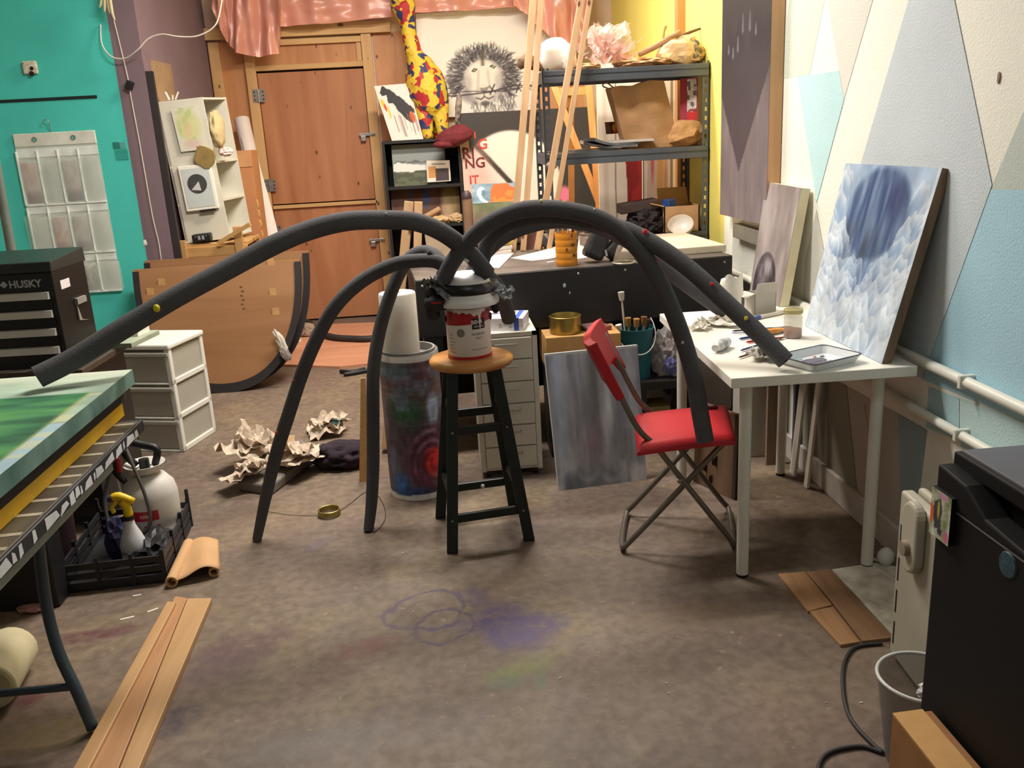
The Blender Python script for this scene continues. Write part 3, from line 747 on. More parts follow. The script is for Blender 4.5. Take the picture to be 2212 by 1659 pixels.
legC = foam([(975, 600), (950, 562), (925, 545), (895, 550), (868, 580), (842, 640), (820, 715), (807, 800), (806, 900), (806, 1000), (803, 1080), (797, 1140)], 3.3, 3.36, 0.026, ys=[3.36, 3.42, 3.47, 3.48, 3.48, 3.47, 3.46, 3.44, 3.42, 3.40, 3.37, 3.355], tip=0.020, end=atz(796, 1146, 0.004))
legD = foam([(958, 606), (975, 570), (1005, 530), (1050, 487), (1110, 458), (1170, 450), (1230, 455), (1290, 470), (1340, 500), (1385, 545), (1420, 600), (1450, 665), (1478, 740), (1500, 820), (1512, 890), (1524, 955)], 3.24, 2.80, 0.0295, ys=None)
legE = foam([(1032, 598), (1042, 560), (1060, 515), (1100, 482), (1160, 468), (1220, 468), (1290, 480), (1360, 500), (1430, 538), (1500, 590), (1570, 655), (1640, 722), (1697, 780)], 3.36, 2.68, 0.0295)
legF = foam([(1010, 605), (1050, 545), (1100, 505), (1180, 480), (1260, 482), (1340, 512), (1410, 560), (1470, 606), (1530, 650), (1590, 690)], 3.44, 3.42, 0.028)
legH = foam([(1045, 590), (1070, 615), (1088, 650), (1100, 690)], 3.38, 3.52, 0.030)
M_tub = mat('white_tub_plastic', (232, 230, 228), 0.3, var=0.03)
tubz = CC.z + CH + 0.026
part('tub', MB().lathe((CC.x + 0.004, CC.y, tubz + 0.006), [(0.108, -0.020), (0.106, -0.006), (0.102, 0.015), (0.096, 0.034), (0.088, 0.056), (0.072, 0.076), (0.046, 0.090), (0.0, 0.094)], 40, cap=False), M_tub, sp_, smooth=50, label='white plastic tub turned upside down')
part('tub_rim', MB().lathe((CC.x + 0.004, CC.y, tubz + 0.000), [(0.108, -0.020), (0.116, -0.020), (0.118, -0.008), (0.109, 0.010), (0.105, 0.012)], 40, cap=False), M_tub, sp_, smooth=50)
part('black_tape', MB().lathe((CC.x + 0.004, CC.y, tubz + 0.036), [(0.103, -0.012), (0.107, -0.004), (0.102, 0.014), (0.092, 0.026)], 40, sx=1.02, cap=False), mat('black_tape', (26, 26, 28), 0.3), sp_, smooth=60)
M_meshc = mat('silver_mesh_cloth', (112, 114, 116), 0.5, 0.3, var=0.55, scale=170)
part('mesh_wrap', crumple(crumple(MB(), (CC.x - 0.100, CC.y - 0.045, tubz + 0.040), (0.10, 0.10, 0.07), 5, 0.5, 10, 20, (-0.9, -0.5)), (CC.x - 0.085, CC.y - 0.06, tubz + 0.05), (0.09, 0.08, 0.06), 8, 0.5, 10, 60, (0.8, 0.9)), M_meshc, sp_, label='crumpled silver mesh wrap')
part('mesh_wrap', crumple(MB(), (CC.x + 0.125, CC.y - 0.03, tubz + 0.008), (0.11, 0.09, 0.06), 9, 0.7, 10, -20, (-0.6, 0.5)), M_meshc, sp_)
M_glove = mat('dark_knit', (42, 38, 42), 0.8, var=0.3, scale=50)
for (dx, dy, dz, rx, ry, rz, sd) in ((-0.112, -0.05, -0.004, 0.044, 0.034, 0.034, 2), (-0.128, -0.045, -0.040, 0.026, 0.026, 0.030, 4), (-0.125, -0.03, 0.034, 0.028, 0.03, 0.036, 8), (0.104, -0.04, -0.035, 0.016, 0.016, 0.022, 6)):
    part('dark_bundle', MB().blob((CC.x + dx, CC.y + dy, tubz + dz), (rx, ry, rz), 3, 0.2, 2.0, sd), M_glove, sp_, smooth=True)
part('red_print', MB().box((-0.018, -0.001, -0.003), (0.018, 0.001, 0.003), F((CC.x - 0.112, CC.y - 0.0855, tubz + 0.004))), M_canred, sp_)
part('tape_end', MB().bar(aty(1012, 566, 3.20), aty(1000, 557, 3.20), 0.012, 0.003, (0, 1, 0)), M_tub, sp_)
dabc = {'r': mat('dab_red', (198, 34, 38), 0.5), 'y': mat('dab_yellow', (214, 200, 40), 0.5), 'w': mat('dab_white', (206, 202, 196), 0.5), 'o': mat('dab_orange', (196, 70, 40), 0.5)}
for leg, col, u, v, s_ in ((legA, 'y', 338, 666, 0.011), (legE, 'r', 1393, 503, 0.011), (legE, 'y', 1610, 688, 0.007), (legE, 'r', 1537, 616, 0.007), (legB, 'o', 595, 935, 0.007), (legB, 'y', 566, 1040, 0.004), (legD, 'w', 1475, 740, 0.005), (legD, 'y', 1168, 433, 0.005), (legD, 'w', 1284, 452, 0.005), (legB, 'r', 633, 822, 0.005), (legD, 'r', 1424, 561, 0.006), (legA, 'w', 833, 462, 0.004), (legD, 'y', 1220, 433, 0.005), (legC, 'w', 1003, 560, 0.001)):
    o, P_ = leg
    best = None
    for i in range(len(P_) - 1):
        for k in range(9):
            q = P_[i].lerp(P_[i + 1], k / 8); d = q - EYE; u2 = IMG_W / 2 + FPX * d.dot(RIGHT) / d.dot(FWD); v2 = IMG_H / 2 - FPX * d.dot(UP) / d.dot(FWD)
            e = math.hypot(u2 - u, v2 - v)
            if best is None or e < best[0]: best = (e, q)
    rr = 0.0325 if leg is legA else 0.0295 if leg in (legD, legE) else 0.0262
    tgt = EYE + ray(u, v) * ((best[1] - EYE).dot(FWD))
    n = (EYE - best[1]).normalized() * 0.8 + (tgt - best[1]) / rr
    part('paint_dab', MB().blob(best[1] + n.normalized() * rr, (s_, s_ * 0.8, s_ * 1.1), 2, 0.3, 2, 3), dabc[col], o)

# ------------------------------------------------------------------ rolls beside the stool
RC = V((-0.170, 3.735, 0)); RR = 0.128
def roll_ras():
    w, h = 150, 130; R = Ras(w, h, (62, 52, 66))
    n = fbm(w, h, 5, 3); n2 = fbm(w, h, 9, 8, 4)
    R.a = lerp3((52, 44, 62), (86, 66, 72), n)
    R.mix(np.clip((R.Y - 0.62) * 6, 0, 1) * np.clip((n2 - 0.45) * 6, 0, 1), (96, 70, 62), 0.6)
    R.mix(np.exp(-((R.X - 0.44) / 0.11) ** 2 - ((R.Y - 0.62) / 0.13) ** 2) * np.clip((n2 - 0.3) * 3, 0, 1), (34, 88, 52), 0.95); R.mix(np.exp(-((R.X - 0.50) / 0.16) ** 2 - ((R.Y - 0.84) / 0.10) ** 2) * np.clip((fbm(w, h, 10, 55, 6) - 0.4) * 5, 0, 1), (110, 74, 60), 0.8); R.mix(np.clip((fbm(w, h, 9, 66, 9) - 0.56) * 8, 0, 1) * (R.Y > 0.55), (92, 108, 128), 0.6)
    R.ell(0.62, 0.62, 0.040, 0.11, (132, 148, 172), 0.6, 0.9)
    R.ell(0.40, 0.90, 0.12, 0.05, (70, 96, 104), 0.9, 0.7)
    cx, cy = 0.60, 0.27
    d = np.sqrt(((R.X - cx) / 0.15) ** 2 + ((R.Y - cy) / 0.27) ** 2) * (0.85 + 0.3 * n); th = np.arctan2((R.Y - cy) / 0.27, (R.X - cx) / 0.15)
    sw = 0.5 + 0.5 * np.sin(d * 26 - th * 2 + n * 6)
    R.mix(np.clip((1.05 - d) * 4, 0, 1), lerp3((66, 30, 48), (140, 118, 132), sw * np.clip(n2 * 2 - 0.5, 0, 1)), 0.9)
    R.mix(np.clip((0.45 - d) * 5, 0, 1), lerp3((128, 26, 30), (176, 36, 34), sw), 0.9)
    R.ell(cx + 0.012, cy + 0.01, 0.016, 0.035, (214, 34, 38), 0.5)
    R.ell(0.40, 0.10, 0.05, 0.10, (34, 84, 140), 0.8, 0.9); R.ell(0.48, 0.06, 0.09, 0.04, (30, 50, 90), 0.8, 0.8)
    R.ell(0.36, 0.26, 0.03, 0.12, (70, 96, 120), 0.9, 0.5)
    R.mix((R.Y < 0.035 + 0.01 * n).astype(float), (222, 214, 208)); R.mix((R.Y > 0.955).astype(float), (206, 204, 196))
    R.a = np.clip(R.a * 1.45, 0, 255); R.grain(0.16, 60, 20, 4); R.grain(0.12, 14, 90, 9); return R
rl = thing('rolled_painting', 'large rolled canvas painted with a red and blue swirl standing beside the stool', 'rolled painting', RC)
def rollfn(u, v):
    a = (-180 + 360 * u) * D2R; r = RR * (1 + 0.01 * math.sin(3 * a)); return RC + V((r * math.sin(a), -r * math.cos(a), 0.001 + 0.644 * v))
part('painted_canvas', painted(MB(), rollfn, roll_ras()), paintmat('paint_45', 0.45), rl, smooth=True)
part('rolled_layers', MB().lathe(RC + V((0, 0, 0.02)), [(RR - 0.006, 0), (RR - 0.006, 0.622), (RR - 0.012, 0.622), (RR - 0.012, 0.634), (RR - 0.022, 0.634), (RR - 0.022, 0.60)], 40), mat('canvas_back_grey', (126, 124, 120), 0.6, var=0.2, scale=20), rl, smooth=30)
rt = thing('paper_roll', 'plain white paper roll standing inside the painted canvas roll', 'paper roll', RC + V((-0.015, -0.01, 0.61)))
part('sheet', MB().lathe(RC + V((-0.026, -0.012, 0.622)), [(0.0765, 0), (0.0775, 0.02), (0.0775, 0.268), (0.074, 0.274), (0.02, 0.275), (0.018, 0.25)], 40), mat('soft_white_roll', (232, 228, 216), 0.7, var=0.03), rt, smooth=40)
part('core_tape', MB().lathe(RC + V((-0.018, -0.012, 0.618)), [(0.085, 0), (0.080, 0.008)], 30), M_black, rt)

# ------------------------------------------------------------------ slim drawer cabinet with a carton on top
M_helm = mat('grey_white_enamel', (214, 212, 198), 0.4, var=0.03)
HX0, HX1, HY0, HY1, HT = 0.112, 0.392, 3.80, 4.10, 0.672
hc = thing('drawer_cabinet', 'slim grey-white metal cabinet of small drawers behind the stool', 'cabinet', ((HX0 + HX1) / 2, 4.0, 0))
part('body', MB().box((HX0, HY0 + 0.012, 0.03), (HX1, HY1, HT)), M_helm, hc, bev=0.004)
part('front_frame', MB().box((HX0, HY0 + 0.004, 0.03), (HX0 + 0.022, HY0 + 0.014, HT)).box((HX1 - 0.022, HY0 + 0.004, 0.03), (HX1, HY0 + 0.014, HT)).box((HX0, HY0 + 0.004, HT - 0.018), (HX1, HY0 + 0.014, HT)), M_helm, hc)
dh = (HT - 0.02 - 0.045) / 6
for k in range(6):
    z0 = 0.045 + k * dh
    d = part('drawer', MB().box((HX0 + 0.025, HY0, z0 + 0.003), (HX1 - 0.025, HY0 + 0.012, z0 + dh - 0.003)), M_helm, hc, bev=0.003)
    zc = z0 + dh * 0.72
    part('drawer_handle', MB().tube([(HX0 + 0.09, HY0, zc), (HX0 + 0.09, HY0 - 0.018, zc), (HX0 + 0.19, HY0 - 0.018, zc), (HX0 + 0.19, HY0, zc)], 0.0035, 8), M_steel, d, smooth=40)
for x in (HX0 + 0.03, HX1 - 0.03):
    for y in (HY0 + 0.03, HY1 - 0.03):
        part('castor', MB().lathe((x - 0.008, y, 0.016), [(0.016, 0), (0.016, 0.016)], 14, (1, 0, 0)), M_black, hc)
bxF = FZ((0.235, 3.93, HT), -14)
bx = thing('carton', 'small white and blue printed carton lying on the slim drawer cabinet', 'box', bxF(0, 0, 0))
part('box_body', MB().box((-0.125, -0.085, 0), (0.125, 0.085, 0.058), bxF), mat('carton_white', (222, 218, 222), 0.5), bx, bev=0.002)
part('blue_band', MB().box((0.083, -0.0855, 0.002), (0.105, 0.0855, 0.0588), bxF), mat('carton_blue', (52, 84, 176), 0.5), bx)
part('printed_flower', MB().lathe(bxF(-0.02, 0.02, 0.0582), [(0.024, 0), (0.022, 0.0006)], 18, sy=0.7), mat('print_purple', (78, 62, 96), 0.5, var=0.4, scale=90), bx)
part('printed_photo', MB().box((0.02, 0.01, 0.0582), (0.075, 0.07, 0.0588), bxF), mat('print_grey', (120, 118, 104), 0.5, var=0.4, scale=60), bx)
text('Nicer', bxF(-0.075, -0.0855, 0.026), bxF.x, (0, 0, 1), 0.024, M_ink, bx, bold=0.0)
for k in range(3):
    part('fine_print', MB().box((0.015 + k * 0.022, -0.0858, 0.014 + 0.008 * (k % 2)), (0.032 + k * 0.022, -0.0852, 0.034), bxF), mat('print_pale', (176, 172, 178), 0.5), bx)
single('white_sheet', MB().box((-0.10, -0.10, 0.0), (0.07, 0.03, 0.002), FZ((0.215, 3.93, HT), -4)), mat('sheet_white', (220, 218, 214), 0.6), 'loose white sheet under the small carton on the slim cabinet', 'paper')

# ------------------------------------------------------------------ grey waterfall canvas leaning on the clutter
def waterfall():
    w, h = 110, 150; R = Ras(w, h, (140, 146, 156))
    st_ = vn(w, h, 16, 2, 5) * 0.55 + vn(w, h, 34, 3, 9) * 0.3 + fbm(w, h, 4, 2) * 0.3
    R.a = lerp3((116, 120, 130), (170, 178, 190), np.clip((st_ - 0.3) * 1.5, 0, 1))
    R.mix(np.exp(-((R.X - 0.47) / 0.09) ** 2) * np.clip((R.Y - 0.25) * 2, 0, 1), (92, 90, 88), 0.6)
    R.mix(np.exp(-((R.X - 0.10) / 0.05) ** 2), (150, 170, 196), 0.5); R.mix(np.exp(-((R.X - 0.85) / 0.1) ** 2) * (R.Y > 0.4), (150, 160, 182), 0.5)
    R.mix(np.exp(-((R.X - 0.62) / 0.06) ** 2 - ((R.Y - 0.52) / 0.16) ** 2), (196, 204, 216), 0.7)
    n = fbm(w, h, 5, 31)
    R.mix(np.clip((0.30 - R.Y) * 5, 0, 1) * np.clip((n - 0.42) * 5, 0, 1), (92, 100, 108), 0.7)
    R.mix(np.clip((0.34 - R.Y) * 5, 0, 1) * np.clip((0.45 - n) * 6, 0, 1), (184, 188, 192), 0.7)
    for cx, cy, r in ((0.62, 0.12, 0.12), (0.35, 0.13, 0.10), (0.78, 0.22, 0.10)):
        d = np.sqrt((R.X - cx) ** 2 + ((R.Y - cy) * R.asp) ** 2); R.mix(np.exp(-((d - r) / 0.035) ** 2) * np.clip((n - 0.4) * 5, 0, 1), (176, 180, 184), 0.45); R.mix(np.exp(-(d / (r * 0.8)) ** 2), (112, 112, 114), 0.3)
    R.mix(np.exp(-((R.X - 0.42) / 0.12) ** 2 - ((R.Y - 0.32) / 0.14) ** 2), (148, 112, 118), 0.35)
    n3 = fbm(w, h, 9, 51, 5); R.a = np.clip(R.a * (1.02 + 0.42 * n3[..., None]), 0, 255); R.mix((R.Y > 0.985) * 1.0, (196, 200, 206)); return R
gbl, gbr = V((0.436, 3.592, 0.0)), V((0.836, 3.640, 0.0))
gtl, gtr = aty(1177, 765, 3.69), aty(1377, 745, 3.74)
gtr.z = gtl.z = (gtl.z + gtr.z) / 2
canvas('waterfall_painting', 'grey-blue misty waterfall canvas leaning beside the slim drawer cabinet', 'painting', gbl, gbr, gtr, gtl, 0.022, waterfall(), mat('canvas_edge_white', (206, 208, 212), 0.7))

# ------------------------------------------------------------------ red folding chair
M_red = mat('red_plastic', (184, 26, 38), 0.5, var=0.06, scale=12, bump=0.08, bscale=260)
M_chrome = mat('grey_steel_tube', (128, 122, 112), 0.35, 0.7, var=0.1)
ch = thing('folding_chair', 'red plastic folding chair with grey tube legs pulled up to the white table', 'chair', (0.83, 3.05, 0))
s_nl, s_nr, s_fl, s_fr = V((0.625, 2.862, 0.45)), V((0.985, 2.895, 0.45)), V((0.695, 3.235, 0.45)), V((1.075, 3.262, 0.45))
def seatfn(off):
    def f(u, v):
        p = (s_nl * (1 - u) + s_nr * u) * (1 - v) + (s_fl * (1 - u) + s_fr * u) * v
        ed = min(u, 1 - u, v, 1 - v); drop = 0.022 * max(0, 1 - ed / 0.07) ** 2 if off == 0 else 0.0
        return V((p.x, p.y, p.z + 0.008 * math.cos((u - 0.5) * 2.2) - drop - off - (0.012 if off and ed == 0 else 0)))
    return f
sb = MB().grid(seatfn(0), 24, 24)
n0 = len(sb.v); sb.grid(seatfn(0.024), 24, 24)
for i in range(24):
    for a, b in ((i, i + 1), (24 * 25 + i + 1, 24 * 25 + i), ((i + 1) * 25, i * 25), (i * 25 + 24, (i + 1) * 25 + 24)):
        sb.f.append((a, b, b + n0, a + n0))
part('seat', sb, M_red, ch, smooth=50)
part('handle_slot', MB().tube([(0.97, 3.195, 0.459), (1.01, 3.198, 0.459)], 0.010, 10), mat('slot_dark_red', (70, 10, 14), 0.6), ch)
def ux(p, dy, dx=0.0): return V((p.x + dx, p.y + dy, p.z))
N0, N1 = V((0.513, 2.915, 0.770)), V((0.575, 2.915, 0.635))
A2, A3 = V((0.705, 2.912, 0.425)), V((0.995, 2.908, 0.016))
W = 0.335; SK = 0.075
up_near = [N0, N1, V((0.640, 2.914, 0.50)), A2, V((0.80, 2.911, 0.29)), A3 + V((-0.03, 0, 0.045)), A3 + V((0, 0.03, 0))]
up_far = [ux(p, W, SK) for p in [N0, N1, V((0.640, 2.914, 0.50)), A2, V((0.80, 2.911, 0.29)), A3 + V((-0.03, 0, 0.045))]] + [A3 + V((SK, W - 0.03, 0))]
part('leg_frame', MB().tube(up_near + up_far[::-1], 0.0105, 12, smooth=5), M_chrome, ch, smooth=True, label='tube frame rising into the backrest')
B0, B1 = V((0.965, 2.935, 0.425)), V((0.592, 2.965, 0.016))
W2 = 0.335
lo_near = [B0, V((0.80, 2.948, 0.245)), B1 + V((0.035, 0, 0.04)), B1 + V((0, 0.03, 0))]
lo_far = [ux(p, W2 - 0.03, SK) for p in [B0, V((0.80, 2.948, 0.245)), B1 + V((0.035, 0, 0.04))]] + [B1 + V((SK, W2 - 0.03, 0))]
part('leg_frame', MB().tube(lo_near + lo_far[::-1], 0.0105, 12, smooth=5), M_chrome, ch, smooth=True, label='tube frame crossing below the seat')
d_ = (N1 - N0).normalized(); fx = V((-d_.z, 0, d_.x)).normalized()
bf = F(N0 - d_ * 0.055, V((SK, W, 0)), fx, -d_)
LW = V((SK, W, 0)).length
def backfn(side):
    def f(u, v):
        bow = 0.035 * (1 - (2 * u - 1) ** 2)
        top = 0.0; bot = -0.155 - 0.07 * max(0, (abs(2 * u - 1) - 0.72) / 0.28) ** 2
        return bf(-0.022 + (LW + 0.044) * u, side * 0.016 - bow, top + (bot - top) * v)
    return f
bk = MB().grid(backfn(1), 24, 10); n0 = len(bk.v); bk.grid(backfn(-1), 24, 10)
for i in range(24):
    for a, b in ((i, i + 1), (10 * 25 + i + 1, 10 * 25 + i)): bk.f.append((a, b, b + n0, a + n0))
for j in range(10):
    for a, b in (((j + 1) * 25, j * 25), (j * 25 + 24, (j + 1) * 25 + 24)): bk.f.append((a, b, b + n0, a + n0))
part('backrest', bk, M_red, ch, smooth=45, bev=0.004)
part('rivet', MB().lathe(V((0.785, 2.895, 0.30)), [(0.008, 0), (0.006, 0.004)], 10, (0, -1, 0)), M_steel, ch)
# ------------------------------------------------------------------ canvases at the mural wall
M_oldwood = wood('weathered_edge', (138, 112, 88), (104, 82, 62), 'Z', False, 0.7, 1.5)
M_cream = mat('primed_edge', (226, 218, 186), 0.7, var=0.06, scale=14)
def clouds():
    w, h = 170, 250; R = Ras(w, h, (176, 196, 216)); rs = np.random.RandomState(11)
    n = fbm(w, h, 5, 4); st_ = vn(w, h, 26, 5, 6)
    R.a = lerp3((196, 212, 226), (150, 176, 206), n)
    d = np.sqrt(((R.X - 0.50) / 0.36) ** 2 + ((R.Y - 0.74) / 0.27) ** 2)
    R.mix(np.clip((1.0 - d) * 7, 0, 1), lerp3((70, 94, 136), (150, 172, 196), np.clip((0.6 * st_ + 0.5 * vn(w, h, 44, 7, 16)) * 1.4 - 0.3, 0, 1)), 0.95)
    R.mix(np.exp(-((R.X - 0.66) / 0.10) ** 2 - ((R.Y - 0.84) / 0.12) ** 2), (58, 78, 126), 0.6)
    R.mix(np.exp(-((R.X - 0.40) / 0.20) ** 2 - ((R.Y - 0.52) / 0.12) ** 2) * np.clip((st_ - 0.3) * 3, 0, 1), (66, 76, 92), 0.8)
    R.mix(np.exp(-((R.X - 0.22) / 0.06) ** 2 - ((R.Y - 0.52) / 0.12) ** 2), (58, 70, 92), 0.8)
    R.mix(np.exp(-((R.X - 0.50) / 0.16) ** 2 - ((R.Y - 0.36) / 0.16) ** 2), (92, 118, 160), 0.7)
    pts = []
    for k in range(230):
        y = 0.93 - 0.98 * rs.rand() ** 0.85; x = rs.rand() * 1.1 - 0.05
        v = abs(x - 0.50)
        if y > 0.45 and v < 0.30 + 0.10 * (y - 0.5) - 0.2 * max(0, 0.60 - y): continue
        if y > 0.42 and y < 0.62 and 0.22 < x < 0.62: continue
        pts.append((y, x))
    pts.sort(reverse=True)
    for y, x in pts:
        v = abs(x - 0.50); deep = np.clip(1.2 - v / 0.26, 0, 1) * np.clip((y - 0.12) * 3, 0, 1) * np.clip((0.66 - y) * 5, 0, 1)
        light = np.array((222, 230, 236)) * (1 - 0.5 * deep) + np.array((128, 156, 196)) * 0.5 * deep
        light = light * (0.93 + 0.1 * rs.rand())
        mid = np.array((122, 150, 184)) * (1 - deep) + np.array((82, 106, 150)) * deep
        rx = 0.035 + 0.05 * rs.rand() + 0.03 * (1 - y); ry = (0.035 + 0.05 * rs.rand()) * (1 + 0.8 * (1 - y))
        lean = (x - 0.5) * 0.5
        dy = (R.Y - y) ; dx = (R.X - x - dy * lean + 0.012 * (n - 0.5) * 4)
        top = ry * np.sqrt(np.clip(1 - (dx / rx) ** 2, 0, 1)) * (1 + 0.2 * np.sin(dx / rx * 5 + x * 40))
        dep = top - dy
        m = np.clip(dep * h * 0.5, 0, 1) * (np.abs(dx) < rx) * np.clip(1.0 - (dep - 0.01) / (ry * 2.4), 0, 1)
        t = np.clip(dep / (ry * 1.5), 0, 1)
        R.mix(m, lerp3(light, mid, t), 0.85)
    R.mix(np.clip((0.22 - R.Y) * 4, 0, 1), (214, 222, 228), 0.35)
    R.mix((R.X > 0.975) * np.clip((R.Y - 0.3) * 3, 0, 1), (226, 232, 240), 0.6)
    g = R.a / 255.0; dk = np.clip(1.15 - np.abs(R.X - 0.5) / 0.42, 0, 1) * np.clip((R.Y - 0.10) * 2.2, 0, 1)
    R.a = 255 * np.clip(g ** (1 + 0.35 * dk[..., None]), 0, 1); R.a = R.a * (0.86 + 0.28 * fbm(w, h, 14, 77, 8)[..., None])
    return R
cbl, cbr = V((1.374, 3.262, 0.741)), V((1.386, 2.672, 0.741))
ctl, ctr = V((1.505, 3.262, 1.342)), V((1.505, 2.640, 1.352))
canvas('cloud_painting', 'large blue and white cloud painting leaning on the wall at the table end', 'painting', cbl, cbr, ctr, ctl, 0.030, clouds(), M_oldwood, rough=0.45)

def moon():
    w, h = 80, 130; R = Ras(w, h, (150, 138, 134))
    st_ = vn(w, h, 12, 5, 3) * 0.6 + fbm(w, h, 6, 8) * 0.5
    R.a = lerp3((128, 116, 114), (178, 168, 166), np.clip(st_ * 1.6 - 0.4, 0, 1))
    n = fbm(w, h, 6, 40)
    d = np.sqrt(((R.X - 0.42) / 0.36) ** 2 + ((R.Y - 0.34) / 0.24) ** 2)
    R.mix(np.clip((1 - d) * 14, 0, 1), lerp3((54, 44, 52), (156, 150, 152), np.clip(n * 2.6 - 0.9, 0, 1)))
    R.mix(np.clip((1 - d) * 14, 0, 1) * np.clip(d - 0.7, 0, 1) * 3, (46, 38, 46), 0.7)
    return R
mbl, mbr, mtr, mtl = V((1.385, 3.99, 0.55)), V((1.385, 3.63, 0.55)), V((1.49, 3.63, 1.232)), V((1.49, 4.03, 1.235))
canvas('moon_painting', 'narrow grey painting of a dark moon leaning on the wall beyond the white table', 'painting', mbl, mbr, mtr, mtl, 0.040, moon(), M_cream)
kc = thing('packing_crate', 'plain white carton standing behind the white table under the moon painting', 'box', (1.42, 3.83, 0))
part('carton_body', MB().box((1.345, 3.80, 0), (1.515, 4.01, 0.549)), M_grey, kc, bev=0.003)
part('carton_flap', MB().quadbox((1.345, 3.80, 0.546), (1.345, 4.01, 0.546), (1.30, 4.01, 0.50), (1.30, 3.80, 0.50), (0, 0, 0.003)), M_grey, kc)

def mountain():
    w, h = 70, 190; R = Ras(w, h, (92, 80, 84)); n = fbm(w, h, 7, 5); st_ = vn(w, h, 30, 4, 9)
    R.a = lerp3((120, 108, 112), (150, 134, 138), st_ * 0.6 + n * 0.4)
    tri = [(0.0, 0.62), (1.0, 0.62), (1.0, 0.50), (0.42, 0.16), (0.0, 0.42)]
    R.poly([(0, 1.01), (1.01, 1.01), (1.01, 0.50), (0.42, 0.16), (0, 0.42)], (84, 72, 78))
    R.a = R.a * (0.9 + 0.2 * n[..., None])
    R.mix(np.clip((R.Y - 0.44) * 7, 0, 1), lerp3((74, 66, 74), (88, 82, 88), n), 0.9)
    R.mix(np.clip((R.Y - 0.66) * 5, 0, 1), (92, 86, 84), 0.9)
    R.mix(np.exp(-((R.Y - 0.60) / 0.07) ** 2) * np.clip((n - 0.4) * 5, 0, 1), (52, 46, 58), 0.8)
    for x, y, l in ((0.46, 0.64, 0.05), (0.60, 0.64, 0.05), (0.36, 0.58, 0.04), (0.26, 0.555, 0.025), (0.72, 0.61, 0.025), (0.16, 0.57, 0.02)):
        R.line([(x, y - l / 2), (x, y + l / 2)], 0.02, (168, 166, 180), 0.9, 0.01)
    R.a = R.a * (0.86 - 0.34 * np.clip((R.Y - 0.30) * 2.5, 0, 1))[..., None]; return R
part_y0, part_y1 = 3.985, 4.66
canvas('mountain_painting', 'tall dark purple-grey mountain painting hung on the mural wall corner', 'painting', (1.478, part_y1, 1.035), (1.478, part_y0, 1.045), (1.478, part_y0, 2.45), (1.478, part_y1, 2.45), 0.058, mountain(), wood('pale_pine_edge', (214, 170, 128), (190, 146, 104), 'Z', False, 0.6))
kd = atx(1615, 500, WX)
single('wall_bracket', MB().box((1.50, 4.05, 0.93), (1.54, 4.52, 1.0)), mat('bracket_grey', (120, 116, 104), 0.7), 'dark grey rail fixed to the wall under the tall mountain painting', 'rail', bev=0.003)

# ------------------------------------------------------------------ things on the white table
TZ = 0.7402
def tz(u, v, h=0.0): return atz(u, v, TZ + h)
jp = tz(1712, 728)
M_glass = mat('jar_glass', (226, 228, 220), 0.08, trans=0.92, var=0.01)
jr = thing('glass_jar', 'glass jar with metal lid and rusty paint water on the white table', 'jar', jp)
part('jar_body', MB().lathe(jp, [(0.030, 0), (0.0335, 0.004), (0.0335, 0.075), (0.030, 0.085), (0.030, 0.092)], 28), mat('cloudy_glass', (206, 204, 190), 0.2, var=0.08, alpha=0.42), jr, smooth=50)
part('paint_water', MB().lathe(jp + V((0, 0, 0.003)), [(0.0315, 0), (0.0315, 0.028)], 28), mat('rusty_water', (158, 76, 50), 0.4, var=0.15, scale=40), jr, smooth=50)
part('lid', MB().lathe(jp + V((0, 0, 0.090)), [(0.0335, 0), (0.0345, 0.003), (0.0345, 0.014), (0.031, 0.016)], 28), mat('olive_metal_lid', (168, 160, 112), 0.35, 0.5), jr, smooth=50)
# enamel palette tray
PF = FZ(tz(1768, 783), 24)
tp = thing('palette_tray', 'white enamel tray with dark rim and puddles of grey paint on the table', 'tray', PF(0, 0, 0))
def traysec(k, z): return [PF(x * k[0], y * k[1], z) for x, y in ((-1, -1), (1, -1), (1, 1), (-1, 1))]
def rrect(hx, hy, r, z, n=6):
    out = []
    for cx, cy, a0 in ((hx - r, hy - r, 0), (-hx + r, hy - r, 90), (-hx + r, -hy + r, 180), (hx - r, -hy + r, 270)):
        for i in range(n + 1):
            a = (a0 + 90 * i / n) * D2R; out.append(PF(cx + r * math.cos(a), cy + r * math.sin(a), z))
    return out
def loops(mb, ls, capend=True):
    n = len(ls[0]); b0 = len(mb.v)
    for l in ls: mb.v += l
    for i in range(len(ls) - 1):
        for k in range(n):
            a = b0 + i * n + k; b = b0 + i * n + (k + 1) % n; mb.f.append((a, b, b + n, a + n))
    if capend: mb.f.append(tuple(b0 + (len(ls) - 1) * n + k for k in range(n))); mb.f.append(tuple(b0 + k for k in range(n)))
    return mb
part('tray_body', loops(MB(), [rrect(0.100, 0.072, 0.02, 0.0), rrect(0.113, 0.085, 0.02, 0.027), rrect(0.109, 0.081, 0.02, 0.027), rrect(0.096, 0.068, 0.02, 0.004)]), mat('white_enamel_gloss', (230, 234, 236), 0.15, coat=0.4, var=0.02), tp, smooth=40)
part('rim', loops(MB(), [rrect(0.1135, 0.0855, 0.02, 0.0255), rrect(0.1145, 0.0865, 0.02, 0.0285), rrect(0.1085, 0.0805, 0.02, 0.0285)], False), mat('rim_blue_black', (34, 38, 52), 0.3), tp)
M_puddle = mat('grey_violet_paint', (84, 80, 96), 0.3, var=0.2, scale=60)
for x, y, rx, ry, sd in ((-0.020, 0.012, 0.062, 0.026, 1), (-0.015, -0.028, 0.046, 0.022, 5)):
    part('paint_puddle', MB().blob(PF(x, y, 0.005), (rx, ry, 0.004), 3, 0.25, 2, sd, False, PF), M_puddle, tp, smooth=True)
